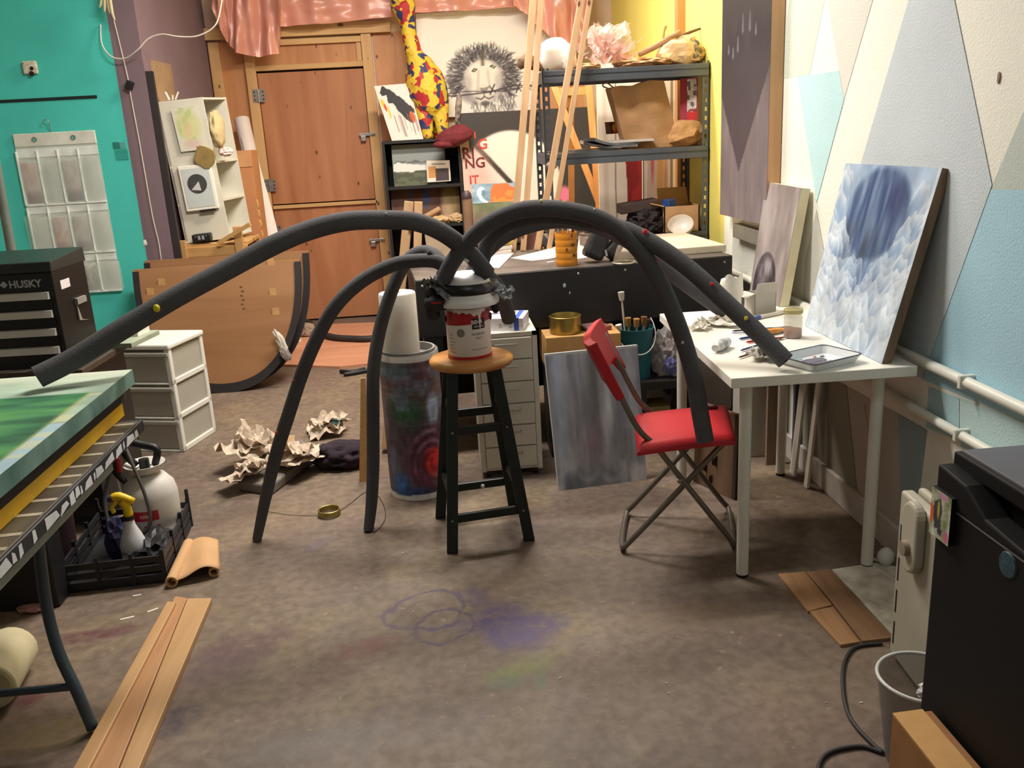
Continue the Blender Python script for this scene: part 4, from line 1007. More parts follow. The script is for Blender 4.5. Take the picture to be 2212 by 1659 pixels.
for x, y, c, r in ((0.03, 0.045, (196, 92, 66), 0.006), (0.055, 0.035, (76, 82, 110), 0.009), (0.06, -0.03, (110, 116, 124), 0.013), (-0.06, 0.05, (150, 178, 190), 0.016), (0.015, -0.005, (206, 196, 120), 0.005), (0.03, -0.02, (120, 120, 140), 0.006), (-0.03, 0.055, (156, 184, 196), 0.012)):
    part('paint_smear', MB().blob(PF(x, y, 0.005), (r, r * 0.7, 0.002), 2, 0.3, 3, r * 900, False, PF), mat('smear_%d_%d' % (c[0], c[1]), c, 0.4), tp, smooth=True)
# paint bottle lying on its side
b0, b1 = tz(1545, 752, 0.019), tz(1592, 726, 0.019); ax = (b1 - b0)
bt = thing('paint_bottle', 'white plastic paint bottle lying on the white table near the chair', 'bottle', (b0 + b1) / 2 - V((0, 0, 0.019)))
axn = ax.normalized()
part('bottle_body', MB().lathe(b0, [(0.008, 0.012), (0.019, 0.024), (0.0195, 0.030), (0.0195, 0.095), (0.017, 0.105), (0.006, 0.112)], 22, axn), mat('bottle_white', (216, 216, 214), 0.4), bt, smooth=50)
part('cap', MB().lathe(b0, [(0.012, -0.004), (0.0135, 0.0), (0.0135, 0.015), (0.011, 0.020)], 18, axn), mat('cap_white', (228, 226, 222), 0.35), bt, smooth=50)
part('label_band', MB().lathe(b0, [(0.0199, 0.036), (0.0199, 0.070)], 22, axn, cap=False), mat('label_grey', (170, 172, 178), 0.5, var=0.2, scale=70), bt, smooth=True)
# crumpled tissues and rags
M_tissue = mat('tissue_white', (236, 230, 218), 0.9, var=0.05, bump=0.3, bscale=60)
for u, v, rx, ry, rz, sd, lab in ((1512, 712, 0.040, 0.035, 0.022, 3, 'small tan-white crumpled tissue near the corner of the white table'),
                              (1560, 700, 0.085, 0.075, 0.030, 7, 'large crumpled white tissue at the back of the white table'),
                              (1655, 772, 0.075, 0.055, 0.026, 12, 'paint-stained rag under the end of a foam tube on the table')):
    p = tz(u, v)
    mm = M_tissue if sd != 12 else mat('stained_rag', (196, 190, 180), 0.9, var=0.5, scale=30, bump=0.3)
    single('crumpled_tissue', crumple(crumple(MB(), p + V((0, 0, 0.002)), (rx * 2.2, ry * 2.2, rz * 2.4), sd, 0.6, 14, sd * 20, floor_z=TZ + 0.001), p + V((rx * 0.3, 0, 0.004)), (rx * 1.5, ry * 1.5, rz * 2.6), sd + 4, 0.8, 12, sd * 33, floor_z=TZ + 0.001), mm, lab, 'tissue', 'crumpled tissues on the table')
# brushes
def brush(a, b, r, col, tipcol, lab, flat=False):
    a = V(a); b = V(b); d = (b - a).normalized(); L_ = (b - a).length
    t = thing('paintbrush', lab, 'paintbrush', (a + b) / 2 - V((0, 0, r)), 'paintbrushes on the table')
    part('handle', MB().lathe(a, [(0.4 * r, 0), (0.9 * r, 0.01), (r, L_ * 0.45), (0.7 * r, L_ * 0.68)], 10, d), mat('handle_%d_%d_%d' % col, col, 0.35), t, smooth=50)
    part('ferrule', MB().lathe(a, [(0.75 * r, L_ * 0.67), (0.8 * r, L_ * 0.84)], 10, d), M_steel, t, smooth=50)
    part('bristles', MB().lathe(a, [(0.8 * r, L_ * 0.83), (0.95 * r, L_ * 0.9), (0.1 * r, L_)], 10, d), mat('bristle_%d' % tipcol[0], tipcol, 0.8), t, smooth=50)
    return t
hh = 0.006
brush(tz(1582, 715, hh), tz(1712, 705, hh), 0.0038, (40, 34, 52), (90, 70, 50), 'slim black-handled brush lying at the back of the brush row')
brush(tz(1580, 719, hh), tz(1690, 716, hh), 0.0036, (176, 164, 200), (120, 100, 90), 'pale lilac-handled brush beside the slim black one')
brush(tz(1597, 732, hh), tz(1705, 714, hh), 0.0050, (44, 62, 122), (110, 84, 60), 'thick navy-handled brush on the white table')
brush(tz(1612, 739, hh), tz(1730, 724, hh), 0.0050, (188, 30, 44), (120, 96, 70), 'red-handled brush on the white table')
brush(tz(1600, 757, hh), tz(1696, 728, hh), 0.0040, (52, 70, 128), (110, 96, 84), 'long navy brush with pale end pointing at the chair')
brush(tz(1596, 772, hh), tz(1690, 742, hh), 0.0036, (104, 40, 44), (140, 120, 110), 'short maroon brush nearest the table edge')
kn = brush(tz(1632, 687, 0.008), tz(1735, 665, 0.008), 0.0085, (214, 208, 196), (200, 190, 170), 'large white-handled brush with blue end at the back of the table')
kp = tz(1632, 687, 0.008); kd_ = (tz(1735, 665, 0.008) - kp).normalized()
part('blue_cap', MB().lathe(kp, [(0.004, -0.002), (0.0088, 0.003), (0.0088, 0.024)], 12, kd_), mat('cap_blue', (62, 88, 156), 0.4), kn, smooth=50)
o0, o1 = tz(1655, 717, 0.013), tz(1693, 710, 0.013)
tu = thing('paint_tube', 'orange and white paint tube lying beside the glass jar', 'paint tube', (o0 + o1) / 2 - V((0, 0, 0.013)))
part('tube_body', MB().bar(o0, o1, 0.030, 0.020, w2=0.034, h2=0.004), mat('tube_orange', (206, 140, 56), 0.4, var=0.2, scale=40), tu, bev=0.006)
part('tube_shoulder', MB().bar(o0 - (o1 - o0) * 0.9, o0, 0.026, 0.022, w2=0.030, h2=0.020), mat('tube_white', (226, 220, 204), 0.4), tu, bev=0.006)
# tall white paper towel roll and open white box at the far corner of the table
wp = tz(1578, 684)
w_ = thing('paper_towel_roll', 'crumpled white paper towel roll standing at the far corner of the white table', 'paper roll', wp)
part('roll', MB().lathe(wp, [(0.040, 0), (0.043, 0.01), (0.042, 0.10), (0.046, 0.13), (0.040, 0.155), (0.02, 0.163), (0.0, 0.16)], 24), M_tissue, w_, smooth=50)
part('torn_sheet', MB().grid(lambda u, v: wp + V((0.045 * math.cos(-2.4 + 2.0 * u) * (1 + 0.12 * v), 0.045 * math.sin(-2.4 + 2.0 * u) * (1 + 0.12 * v), 0.175 - 0.09 * v + 0.008 * math.sin(9 * u))), 14, 6), M_tissue, w_, smooth=True)

wcF = FZ((1.305, 3.565, TZ), 12)
wc = thing('small_carton', 'small open white carton beside the paper towel roll at the back of the table', 'box', wcF(0, 0, 0))
for lo, hi in (((-0.05, -0.04, 0), (0.05, -0.037, 0.085)), ((-0.05, 0.037, 0), (0.05, 0.04, 0.085)), ((-0.05, -0.04, 0), (-0.047, 0.04, 0.085)), ((0.047, -0.04, 0), (0.05, 0.04, 0.085))):
    part('carton_side', MB().box(lo, hi, wcF), M_grey, wc)
part('carton_flap', MB().quadbox(wcF(-0.05, -0.04, 0.085), wcF(0.05, -0.04, 0.085), wcF(0.045, -0.055, 0.13), wcF(-0.045, -0.055, 0.13), wcF.y * 0.003), M_grey, wc)
part('carton_flap', MB().quadbox(wcF(-0.05, -0.04, 0.085), wcF(-0.05, 0.04, 0.085), wcF(-0.085, 0.035, 0.07), wcF(-0.085, -0.035, 0.07), (0, 0, 0.003)), M_grey, wc)

# ------------------------------------------------------------------ under and beside the white table
M_plank = wood('grey_brown_plank', (150, 128, 106), (118, 98, 80), 'Z', False, 0.7)
for u, v, w0, hh2, dy, lab in ((1655, 1005, 0.085, 0.68, 0.05, 'wide brown board leaning upright behind the table legs'), (1712, 1012, 0.05, 0.70, 0.08, 'dark grey board leaning upright beside the far table leg')):
    p = atz(u, v); single('leaning_board', MB().quadbox(p, p + V((w0, 0, 0)), p + V((w0 + 0.01, 0.03, hh2)), p + V((0.01, 0.03, hh2)), (0, 0.02, 0)), M_plank if w0 > 0.06 else mat('slate_board', (74, 74, 84), 0.7), lab, 'board', bev=0.002)
for u, v, w0, lab in ((1736, 1018, 0.055, 'white painted strip standing against the wall under the table, farther one'), (1752, 1048, 0.035, 'white painted strip standing against the wall under the table, nearer one')):
    p = atz(u, v); p.x = min(p.x, WX - 0.075); single('white_strip', MB().quadbox(p, p + V((0, -w0, 0)), p + V((0.05, -w0, 0.66)), p + V((0.05, 0, 0.66)), (0.012, 0, 0)), M_white, lab, 'strip', bev=0.002)
dp = wood('stained_panel_wood', (132, 104, 78), (98, 74, 54), 'Z', False, 0.7)
q0, q1 = atz(1497, 1040), atz(1580, 1078)
wpn = thing('stained_wood_board', 'old brown wooden board with dark stains standing behind the red chair under the table', 'board', (q0 + q1) / 2)
dv = (q1 - q0).normalized(); nrm = V((dv.y, -dv.x, 0))
part('panel_board', MB().quadbox(q0, q1, q1 + V((0.02, 0.03, 0.36)), q0 + V((0.02, 0.03, 0.36)), -nrm * 0.02), dp, wpn, bev=0.002)
part('panel_edge', MB().quadbox(q1, q1 + dv * 0.018, q1 + dv * 0.018 + V((0.02, 0.03, 0.36)), q1 + V((0.02, 0.03, 0.36)), -nrm * 0.03), mat('edge_dark_brown', (64, 48, 36), 0.7), wpn)
for a, b, r, sd in ((0.35, 0.10, 0.022, 2), (0.6, 0.13, 0.018, 6), (0.5, 0.05, 0.014, 3)):
    p = q0.lerp(q1, a) + V((0.02 * b / 0.36, 0.03 * b / 0.36, b)) + nrm * 0.001
    part('dark_stain', MB().blob(p, (r, 0.0015, r * 1.3), 2, 0.6, 2.5, sd), mat('stain_brown', (58, 40, 30), 0.8), wpn)
single('dangling_string', MB().tube([(WX - 0.05, 2.98, 0.50), (WX - 0.045, 2.93, 0.36), (WX - 0.05, 2.87, 0.22), (WX - 0.045, 2.84, 0.10), (WX - 0.035, 2.82, 0.005)], 0.0022, 6, smooth=5), mat('string_olive', (176, 172, 140), 0.7), 'thin pale string hanging down the wall under the table', 'string', smooth=True)
# boards and tile on the floor
M_fl = wood('laminate_offcut', (190, 146, 104), (152, 112, 76), 'Y', False, 0.5); M_fl2 = wood('laminate_offcut_brown', (164, 126, 92), (128, 96, 68), 'Y', False, 0.5)
def slab(px, z0, z1): return MB().prism([atz(u, v, z0) for u, v in px], (0, 0, z1 - z0))
single('flooring_offcut', slab([(1681, 1245), (1745, 1326), (1797, 1312), (1738, 1240)], 0.0, 0.010), M_fl, 'short wooden flooring offcut farthest from the fridge', 'board', 'flooring offcuts', bev=0.001)
single('flooring_offcut', slab([(1749, 1326), (1815, 1399), (1858, 1392), (1799, 1316)], 0.0, 0.010), M_fl, 'light wooden flooring offcut nearest the black cord', 'board', 'flooring offcuts', bev=0.001)
single('flooring_offcut', slab([(1742, 1241), (1801, 1311), (1862, 1391), (1930, 1383), (1792, 1234)], 0.0, 0.010), M_fl2, 'long brown flooring offcut between the light offcuts and the white tile', 'board', 'flooring offcuts', bev=0.001)
def marble():
    M = mat('white_stained_tile', (236, 230, 216), 0.5, col2=(176, 166, 150), scale=16); return M
single('floor_tile', slab([(1797, 1234), (1932, 1381), (1975, 1378), (1960, 1235), (1900, 1218)], 0.0, 0.008), marble(), 'mottled white slab on the floor between the offcuts and the radiator', 'tile', bev=0.001)
pb = atz(1912, 1222); pl_ = thing('plug_adapter', 'round white plug lying on the floor beside the front table leg', 'plug', pb)
part('plug_body', MB().blob(pb + V((0, 0, 0.034)), (0.028, 0.028, 0.034), 3, 0.10, 2, 3, False), mat('plug_white', (226, 226, 222), 0.4), pl_, smooth=True)
part('plug_cord', MB().tube([pb + V((-0.02, 0.0, 0.02)), pb + V((-0.05, 0.05, 0.008)), pb + V((-0.03, -0.08, 0.006)), pb + V((0.01, -0.18, 0.006))], 0.005, 8, smooth=6), mat('cord_white', (206, 202, 188), 0.5), pl_, smooth=True)

# ------------------------------------------------------------------ radiator, fridge, bin, carton, cord at bottom right
M_heat = mat('heater_putty', (178, 172, 154), 0.5, var=0.04)
hb = V((1.20, 2.08, 0)); HF = FZ(hb, -4)
ht = thing('panel_heater', 'beige oil-filled panel heater standing beside the black fridge', 'heater', hb)
part('control_panel', MB().box((0, -0.12, 0.02), (0.035, 0.10, 0.525), HF), M_heat, ht, bev=0.008)
for k in range(3):
    part('fin', MB().box((0.045 + k * 0.05, -0.12, 0.03), (0.07 + k * 0.05, 0.10, 0.53), HF), M_heat, ht, bev=0.010)
kz = MB()
kpts = [(0.0, -0.045 * math.cos(t) - 0.02, 0.44 + (0.055 if math.sin(t) > 0 else 0) + 0.045 * math.sin(t) - (0.0 if math.sin(t) > 0 else 0.055)) for t in [2 * math.pi * i / 24 for i in range(24)]]
part('control_housing', kz.prism([HF(*p) for p in kpts], HF.x * -0.028), M_heat, ht, bev=0.008)
part('dial', MB().lathe(HF(-0.028, -0.02, 0.41), [(0.022, 0), (0.020, 0.014), (0.0, 0.015)], 20, -HF.x), mat('dial_brown', (140, 126, 108), 0.5), ht, smooth=40)
for k in range(4):
    part('vent_slot', MB().box((-0.001, 0.075, 0.06 + k * 0.10), (0.001, 0.082, 0.13 + k * 0.10), HF), M_dark, ht)
FX, FY0, FY1, FH = 1.0, 1.13, 1.66, 0.838
M_fridge = mat('black_fridge', (13, 11, 13), 0.6, var=0.15, scale=5, spec=0.3)
M_fridgetop = mat('fridge_top_grey', (92, 88, 96), 0.35, var=0.08, scale=6)
fr = thing('mini_fridge', 'black mini fridge with a grey top at the right edge', 'fridge', (1.24, 1.40, 0))
part('body', MB().box((FX + 0.055, FY0, 0.02), (FX + 0.47, FY1, FH - 0.012)), M_fridge, fr, bev=0.006)
part('top_panel', MB().box((FX + 0.045, FY0 - 0.003, FH - 0.012), (FX + 0.475, FY1 + 0.003, FH + 0.006)), M_fridgetop, fr, bev=0.005)
part('top_edge', MB().box((FX + 0.030, FY0 - 0.003, FH - 0.030), (FX + 0.046, FY1 + 0.003, FH + 0.004)), M_fridge, fr, bev=0.004)
dr = part('door', MB().box((FX, FY0, 0.03), (FX + 0.050, FY1, FH - 0.095)), M_fridge, fr, bev=0.010)
hp = [(FY1, FH - 0.095), (FY1, FH - 0.02), (FY1 - 0.10, FH - 0.030), (FY1 - 0.17, FH - 0.070), (FY1 - 0.30, FH - 0.082), (FY0, FH - 0.084), (FY0, FH - 0.095)]
part('grip_ledge', MB().prism([V((FX - 0.004, y, z)) for y, z in hp], (0.054, 0, 0)), M_fridge, dr, bev=0.005)
part('door_line', MB().box((FX - 0.002, FY0, FH - 0.100), (FX + 0.002, FY1 - 0.02, FH - 0.096)), mat('line_grey', (110, 106, 104), 0.3), dr)
for z in (0.0,):
    for x in (FX + 0.09, FX + 0.43):
        for y in (FY0 + 0.05, FY1 - 0.05): part('foot', MB().lathe((x, y, 0), [(0.018, 0), (0.018, 0.022)], 12), M_black, fr)
def magnet():
    w, h = 50, 70; R = Ras(w, h, (206, 206, 200)); n = fbm(w, h, 5, 2)
    R.a = lerp3((222, 222, 214), (128, 138, 90), np.clip(n * 2 - 0.4, 0, 1))
    R.poly([(0.2, 0.75), (0.55, 0.8), (0.5, 0.35), (0.65, 0.1), (0.3, 0.2), (0.1, 0.5)], (48, 50, 66), 0.9, 0.2); R.ell(0.05, 0.45, 0.12, 0.22, (228, 104, 52), 0.5); R.ell(0.6, 0.92, 0.25, 0.06, (208, 150, 186), 0.5); R.ell(0.85, 0.15, 0.12, 0.12, (206, 110, 140), 0.6); R.ell(0.4, 0.6, 0.06, 0.2, (188, 178, 60), 0.6)
    return R
mg1, mg2, mg3, mg4 = atx(2010, 1115, FX - 0.006), atx(2062, 1160, FX - 0.006), atx(2062, 1080, FX - 0.006), atx(2010, 1030, FX - 0.006)
yA, yB = mg1.y, mg2.y; zA, zB = min(mg1.z, mg2.z), max(mg3.z, mg4.z)
canvas('magnet_painting', 'small colourful abstract picture stuck to the black fridge', 'magnet', (FX - 0.012, FY1 - 0.002, 0.665), (FX - 0.012, FY1 - 0.075, 0.665), (FX - 0.012, FY1 - 0.075, 0.77), (FX - 0.012, FY1 - 0.002, 0.77), 0.010, magnet(), M_fridge)
sp2 = atx(2178, 1220, FX)
single('round_magnet', MB().lathe(V((FX, sp2.y, sp2.z)), [(0.026, 0), (0.024, 0.003), (0.0, 0.004)], 24, (-1, 0, 0)), mat('blue_mottled', (44, 74, 86), 0.5, var=0.5, scale=120), 'round mottled blue magnet on the black fridge', 'magnet', smooth=40)
# wire bin with liner
bc = atz(1994, 1462, 0.232); bc.z = 0
bn = thing('waste_bin', 'grey translucent waste bin with a pale rim beside the fridge', 'bin', bc)
part('bin_wall', MB().lathe(bc, [(0.068, 0.002), (0.072, 0.004), (0.102, 0.230), (0.100, 0.230), (0.070, 0.008)], 40, cap=False), mat('smoky_plastic', (126, 124, 122), 0.4, alpha=0.34), bn, smooth=50)
part('bin_base', MB().lathe(bc, [(0.070, 0), (0.070, 0.006)], 30), mat('smoky_base', (96, 94, 92), 0.5), bn)
part('bin_rim', MB().tube([bc + V((0.102 * math.cos(t), 0.102 * math.sin(t), 0.232)) for t in [2 * math.pi * k / 40 for k in range(41)]], 0.0045, 8), mat('rim_pale', (206, 208, 204), 0.4), bn, smooth=True)
wq = bc + V((0.0, -0.05, 0.225))
single('crumpled_paper', MB().blob(wq + V((0.01, 0.0, 0.0)), (0.045, 0.03, 0.022), 3, 0.4, 2.5, 4), mat('bin_paper', (214, 210, 210), 0.8), 'crumpled white paper at the top of the waste bin', 'paper')
single('red_wrapper', MB().blob(bc + V((0.04, -0.055, 0.228)), (0.012, 0.012, 0.010), 2, 0.3, 3, 3), mat('wrapper_red', (142, 40, 34), 0.4), 'small red wrapper in the waste bin', 'wrapper')
# cardboard box in front of the fridge
M_card = mat('cardboard', (196, 150, 92), 0.8, var=0.06, scale=20, bump=0.1, bscale=120); M_card2 = mat('cardboard_shade', (150, 104, 62), 0.8, var=0.08, scale=20)
e0 = atz(1928, 1540, 0.27)
cb = thing('cardboard_box', 'open brown cardboard box in front of the fridge at the bottom right', 'box', (0.91, 1.30, 0))
bx0, bx1, by0, by1, bz = e0.x, FX - 0.008, 0.95, e0.y, 0.27
part('box_shell', MB().box((bx0, by0, 0), (bx1, by1, bz - 0.004)), M_card2, cb, bev=0.002)
part('top_flap', MB().quadbox((bx0, by1, bz), (bx1 - 0.02, by1 + 0.003, bz), (bx1 - 0.02, by0, bz + 0.004), (bx0, by0, bz), (0, 0, -0.004)), M_card, cb)
# black cord on the floor
cpx = [(1905, 1390), (1850, 1397), (1826, 1425), (1820, 1470), (1828, 1530), (1850, 1570), (1890, 1612), (1905, 1625), (1860, 1612), (1800, 1622), (1772, 1645), (1765, 1690)]
single('power_cord', MB().tube([atz(u, v, 0.006) for u, v in cpx], 0.0055, 8, smooth=6), mat('cord_dark', (52, 50, 50), 0.6), 'dark power cord looping over the floor near the waste bin', 'cord', smooth=True)
# ------------------------------------------------------------------ black workbench
BF = FZ((-0.127, 4.115, 0), 4.77); BLN, BD, BZ = 1.54, 0.74, 0.88
M_bench = mat('black_bench_paint', (24, 25, 30), 0.5, var=0.2, scale=8)
M_btop = mat('bench_top_grime', (104, 94, 86), 0.45, col2=(64, 58, 56), scale=6, bump=0.1)
wb = thing('workbench', 'long black-painted workbench with a deep front apron', 'workbench', BF(BLN / 2, BD / 2, 0))
part('benchtop', MB().box((0, 0, BZ - 0.03), (BLN, BD, BZ), BF), M_btop, wb, bev=0.002)
part('front_apron', MB().box((0, -0.006, BZ - 0.275), (BLN, 0.022, BZ - 0.004), BF), M_bench, wb, bev=0.003)
for x in (0.0, BLN - 0.02): part('end_apron', MB().box((x, 0.022, BZ - 0.275), (x + 0.02, BD, BZ - 0.03), BF), M_bench, wb)
for x in (0.02, BLN - 0.11):
    for y in (0.03, BD - 0.11): part('leg', MB().box((x, y, 0), (x + 0.09, y + 0.09, BZ - 0.03), BF), M_bench, wb, bev=0.003)
part('back_panel', MB().box((0.02, BD - 0.012, 0.10), (BLN - 0.02, BD, BZ - 0.03), BF), M_bench, wb)
for x in (0.03, 0.31, 0.77, 1.0, 1.30, 1.50):
    part('screw', MB().lathe(BF(x, -0.006, BZ - 0.03), [(0.006, 0), (0.004, 0.002)], 8, -BF.y), M_steel, wb)
part('paint_fleck', MB().blob(BF(0.70, -0.007, 0.80), (0.007, 0.002, 0.010), 2, 0.5, 2, 3), mat('mint_fleck', (170, 190, 180), 0.5), wb)
part('paint_fleck', MB().blob(BF(0.725, -0.007, 0.762), (0.003, 0.002, 0.007), 2, 0.5, 2, 5), MATS['mint_fleck'], wb)
def bz(u, v, h=0.0): return atz(u, v, BZ + h)
# white slab on the right end
single('white_slab', MB().box((1.00, 0.12, BZ), (BLN + 0.02, BD - 0.02, BZ + 0.036), BF), mat('slab_cream', (234, 222, 196), 0.45, var=0.05), 'cream-white thick board lying on the right end of the black workbench', 'board', bev=0.004)
single('bench_stain', MB().blob(BF(1.26, 0.40, BZ + 0.0375), (0.05, 0.022, 0.0012), 2, 0.4, 2, 3, False, BF), mat('tan_stain', (186, 160, 124), 0.7), 'small tan smudge of dried glue on the cream board', 'smudge')
# orange tin with brushes
tp_ = bz(1228, 576); tp_ = V((tp_.x, tp_.y + 0.055, BZ + 0.0005))
tn = thing('brush_tin', 'orange-yellow ribbed tin can holding brushes on the black workbench', 'tin can', tp_)
pr_ = [(0.051, 0)]
for k in range(5): pr_ += [(0.0525, 0.004 + k * 0.031), (0.0525, 0.027 + k * 0.031), (0.0518, 0.0285 + k * 0.031), (0.0518, 0.0315 + k * 0.031)]
pr_ += [(0.0525, 0.158), (0.0495, 0.158), (0.0495, 0.02)]
part('tin_body', MB().lathe(tp_, pr_, 32, cap=False), mat('orange_tin', (210, 134, 34), 0.4, var=0.12, scale=18), tn, smooth=40)
part('tin_base', MB().lathe(tp_, [(0.051, 0), (0.051, 0.004)], 32), M_cangrey, tn)
for a, z, w0 in ((30, 0.10, 0.022), (36, 0.05, 0.020), (-5, 0.08, 0.010), (25, 0.145, 0.010)):
    part('dark_print', curved(tp_, 0.0531, (a - w0 * 500) * D2R, (a + w0 * 500) * D2R, z - 0.007, z + 0.007, 6), mat('print_dark_olive', (92, 66, 24), 0.5, var=0.4, scale=120), tn)
for dx, dy, l, tl, c, r in ((-0.016, 0.0, 0.225, (-0.008, 0.0), (196, 160, 110), 0.004), (0.030, 0.0, 0.235, (0.03, 0.005), (40, 34, 32), 0.006), (-0.03, 0.02, 0.18, (-0.02, 0.01), (150, 150, 150), 0.004), (0.012, 0.02, 0.18, (0.01, 0.0), (210, 200, 180), 0.004)):
    a = tp_ + V((dx * 0.5, dy, 0.02)); b = a + V((tl[0], tl[1], l - 0.02))
    t = thing('paintbrush', {0.225: 'thin brush with a dark tip standing in the orange tin', 0.235: 'black-handled brush with a bulky head standing in the orange tin'}.get(l, 'pale wooden stick poking out of the orange tin' if c[0] > 200 else 'grey metal tool poking out of the orange tin'), 'paintbrush', a, 'tools in the orange tin')
    part('handle', MB().tube([a, b], r, 8), mat('tinbrush_%d' % c[0], c, 0.5), t, smooth=50)
    if l > 0.2: part('bristles', MB().blob(b, (0.010 if l < 0.23 else 0.020, 0.008, 0.014), 2, 0.3, 2, 4), mat('bristles_dark', (36, 30, 28), 0.8), t)
# papers on the bench
M_paper = mat('paper_white', (232, 224, 214), 0.7, var=0.03)
def sheet(px, zoff, name, lab, mt=None, curl=0.0, group=None):
    q = [bz(u, v, zoff) for u, v in px]
    def f(u, v):
        p = (q[0] * (1 - u) + q[1] * u) * (1 - v) + (q[3] * (1 - u) + q[2] * u) * v
        return p + V((0, 0, curl * (max(0, v - 0.4) ** 2 + 0.3 * math.sin(5 * u) * v * 0.2)))
    mb = MB().grid(f, 10, 8)
    o = single(name, mb, mt or M_paper, lab, 'paper', group, smooth=True)
    md = o.modifiers.new('solid', 'SOLIDIFY'); md.thickness = 0.0012; md.offset = 1
    return o
sheet([(1045, 577), (1078, 580), (1112, 545), (1052, 542)], 0.001, 'printed_sheet', 'grey-lined printed sheet beside the foam tubes on the workbench', mat('lined_print', (206, 196, 192), 0.7, col2=(150, 140, 138), scale=3, stretch=(1, 26, 1)))
sheet([(1103, 557), (1148, 563), (1210, 556), (1200, 535)], 0.001, 'curled_paper', 'curled white paper left of the orange tin', None, 0.02)
sheet([(1243, 560), (1268, 556), (1276, 522), (1250, 524)], 0.001, 'white_card', 'white sheet standing up behind the orange tin', None, 0.10)
for k, (u, v, c, lab) in enumerate(((1076, 545, (224, 214, 206), 'bottom magazine of the small pile at the back of the bench'), (1078, 538, (214, 206, 196), 'middle magazine of the small pile at the back of the bench'), (1080, 528, (196, 160, 120), 'top colourful magazine of the small pile at the back of the bench'))):
    p = atz(u, 548, BZ); fr_ = FZ((p.x, p.y, BZ + 0.0005 + k * 0.022), 6 + 5 * k)
    mm = mat('magazine_%d' % k, c, 0.4, var=0.05) if k < 2 else mat('magazine_cover', (190, 160, 70), 0.35, col2=(70, 60, 66), scale=16)
    single('magazine', MB().box((-0.09, -0.03, 0), (0.07, 0.10, 0.021), fr_), mm, lab, 'magazine', 'magazine pile on the bench', bev=0.003)
single('paper_scrap', MB().box((-0.02, -0.008, 0), (0.02, 0.008, 0.002), FZ(bz(1190, 566), 20)), M_paper, 'small white paper scrap in front of the orange tin', 'paper')
# black bags / shoes leaning together
M_leather = mat('black_leather', (34, 33, 36), 0.45, var=0.2, scale=14, bump=0.2, bscale=50)
g0 = bz(1272, 574)
bgt = thing('black_bag', 'black fabric bag slumped behind the foam tubes on the workbench', 'bag', V((g0.x + 0.06, g0.y + 0.09, BZ)))
part('bag_body', MB().bar(V((g0.x + 0.03, g0.y + 0.10, BZ + 0.020)), V((g0.x + 0.105, g0.y + 0.12, BZ + 0.185)), 0.10, 0.10, (0, 1, 0), 0.085, 0.08), M_leather, bgt, bev=0.018)
part('bag_side', MB().bar(V((g0.x + 0.11, g0.y + 0.10, BZ + 0.022)), V((g0.x + 0.20, g0.y + 0.13, BZ + 0.13)), 0.085, 0.09, (0, 1, 0), 0.05, 0.06), M_leather, bgt, bev=0.018)
part('bag_strap', MB().tube([V((g0.x + 0.10, g0.y + 0.10, BZ + 0.19)), V((g0.x + 0.16, g0.y + 0.07, BZ + 0.175)), V((g0.x + 0.20, g0.y + 0.09, BZ + 0.13))], 0.008, 8, smooth=4), M_leather, bgt, smooth=True)
part('zip_tag', MB().bar(aty(1311, 553, g0.y - 0.01), aty(1308, 540, g0.y - 0.01), 0.009, 0.003, (0, 1, 0)), mat('tag_silver', (186, 184, 184), 0.3, 0.6), bgt)
gj = bz(1352, 572)
gj_ = thing('tipped_glass', 'clear upturned glass bowl behind the foam tubes on the workbench', 'glass', V((gj.x, gj.y + 0.05, BZ)))
part('bowl', MB().lathe(V((gj.x, gj.y + 0.05, BZ)), [(0.050, 0.0), (0.052, 0.006), (0.040, 0.05), (0.028, 0.085), (0.0, 0.092)], 28), mat('dusty_glass', (176, 158, 142), 0.25, alpha=0.4, var=0.1), gj_, smooth=50)
part('rim', MB().tube([V((gj.x + 0.0525 * math.cos(t), gj.y + 0.05 + 0.0525 * math.sin(t), BZ + 0.005)) for t in [2 * math.pi * k / 28 for k in range(29)]], 0.004, 6), mat('rim_brass', (196, 190, 160), 0.25, 0.4), gj_, smooth=True)
for u, v, rx, rz, c, lab, nm in ((1232, 503, 0.022, 0.10, (212, 206, 196), 'small clear bottle standing behind the orange tin', 'bottle'), (1272, 505, 0.05, 0.075, (136, 116, 104), 'brown cardboard tub behind the black bag', 'tub')):
    p = bz(u, v + 28); p.z = BZ
    t = thing('bench_' + nm, lab, nm, p)
    part('body', MB().lathe(p, [(rx, 0), (rx, rz * 0.7), (rx * 0.9, rz * 0.8), (rx * 0.4 if nm == 'bottle' else rx * 0.95, rz * 0.9), (rx * 0.4 if nm == 'bottle' else rx, rz)], 20), mat('benchthing_%d' % c[0], c, 0.4), t, smooth=45)
    part('cap', MB().lathe(p + V((0, 0, rz)), [(rx * 0.45, 0), (rx * 0.45, 0.012)], 16), M_white if nm == 'bottle' else mat('tub_dark', (58, 50, 46), 0.7), t)

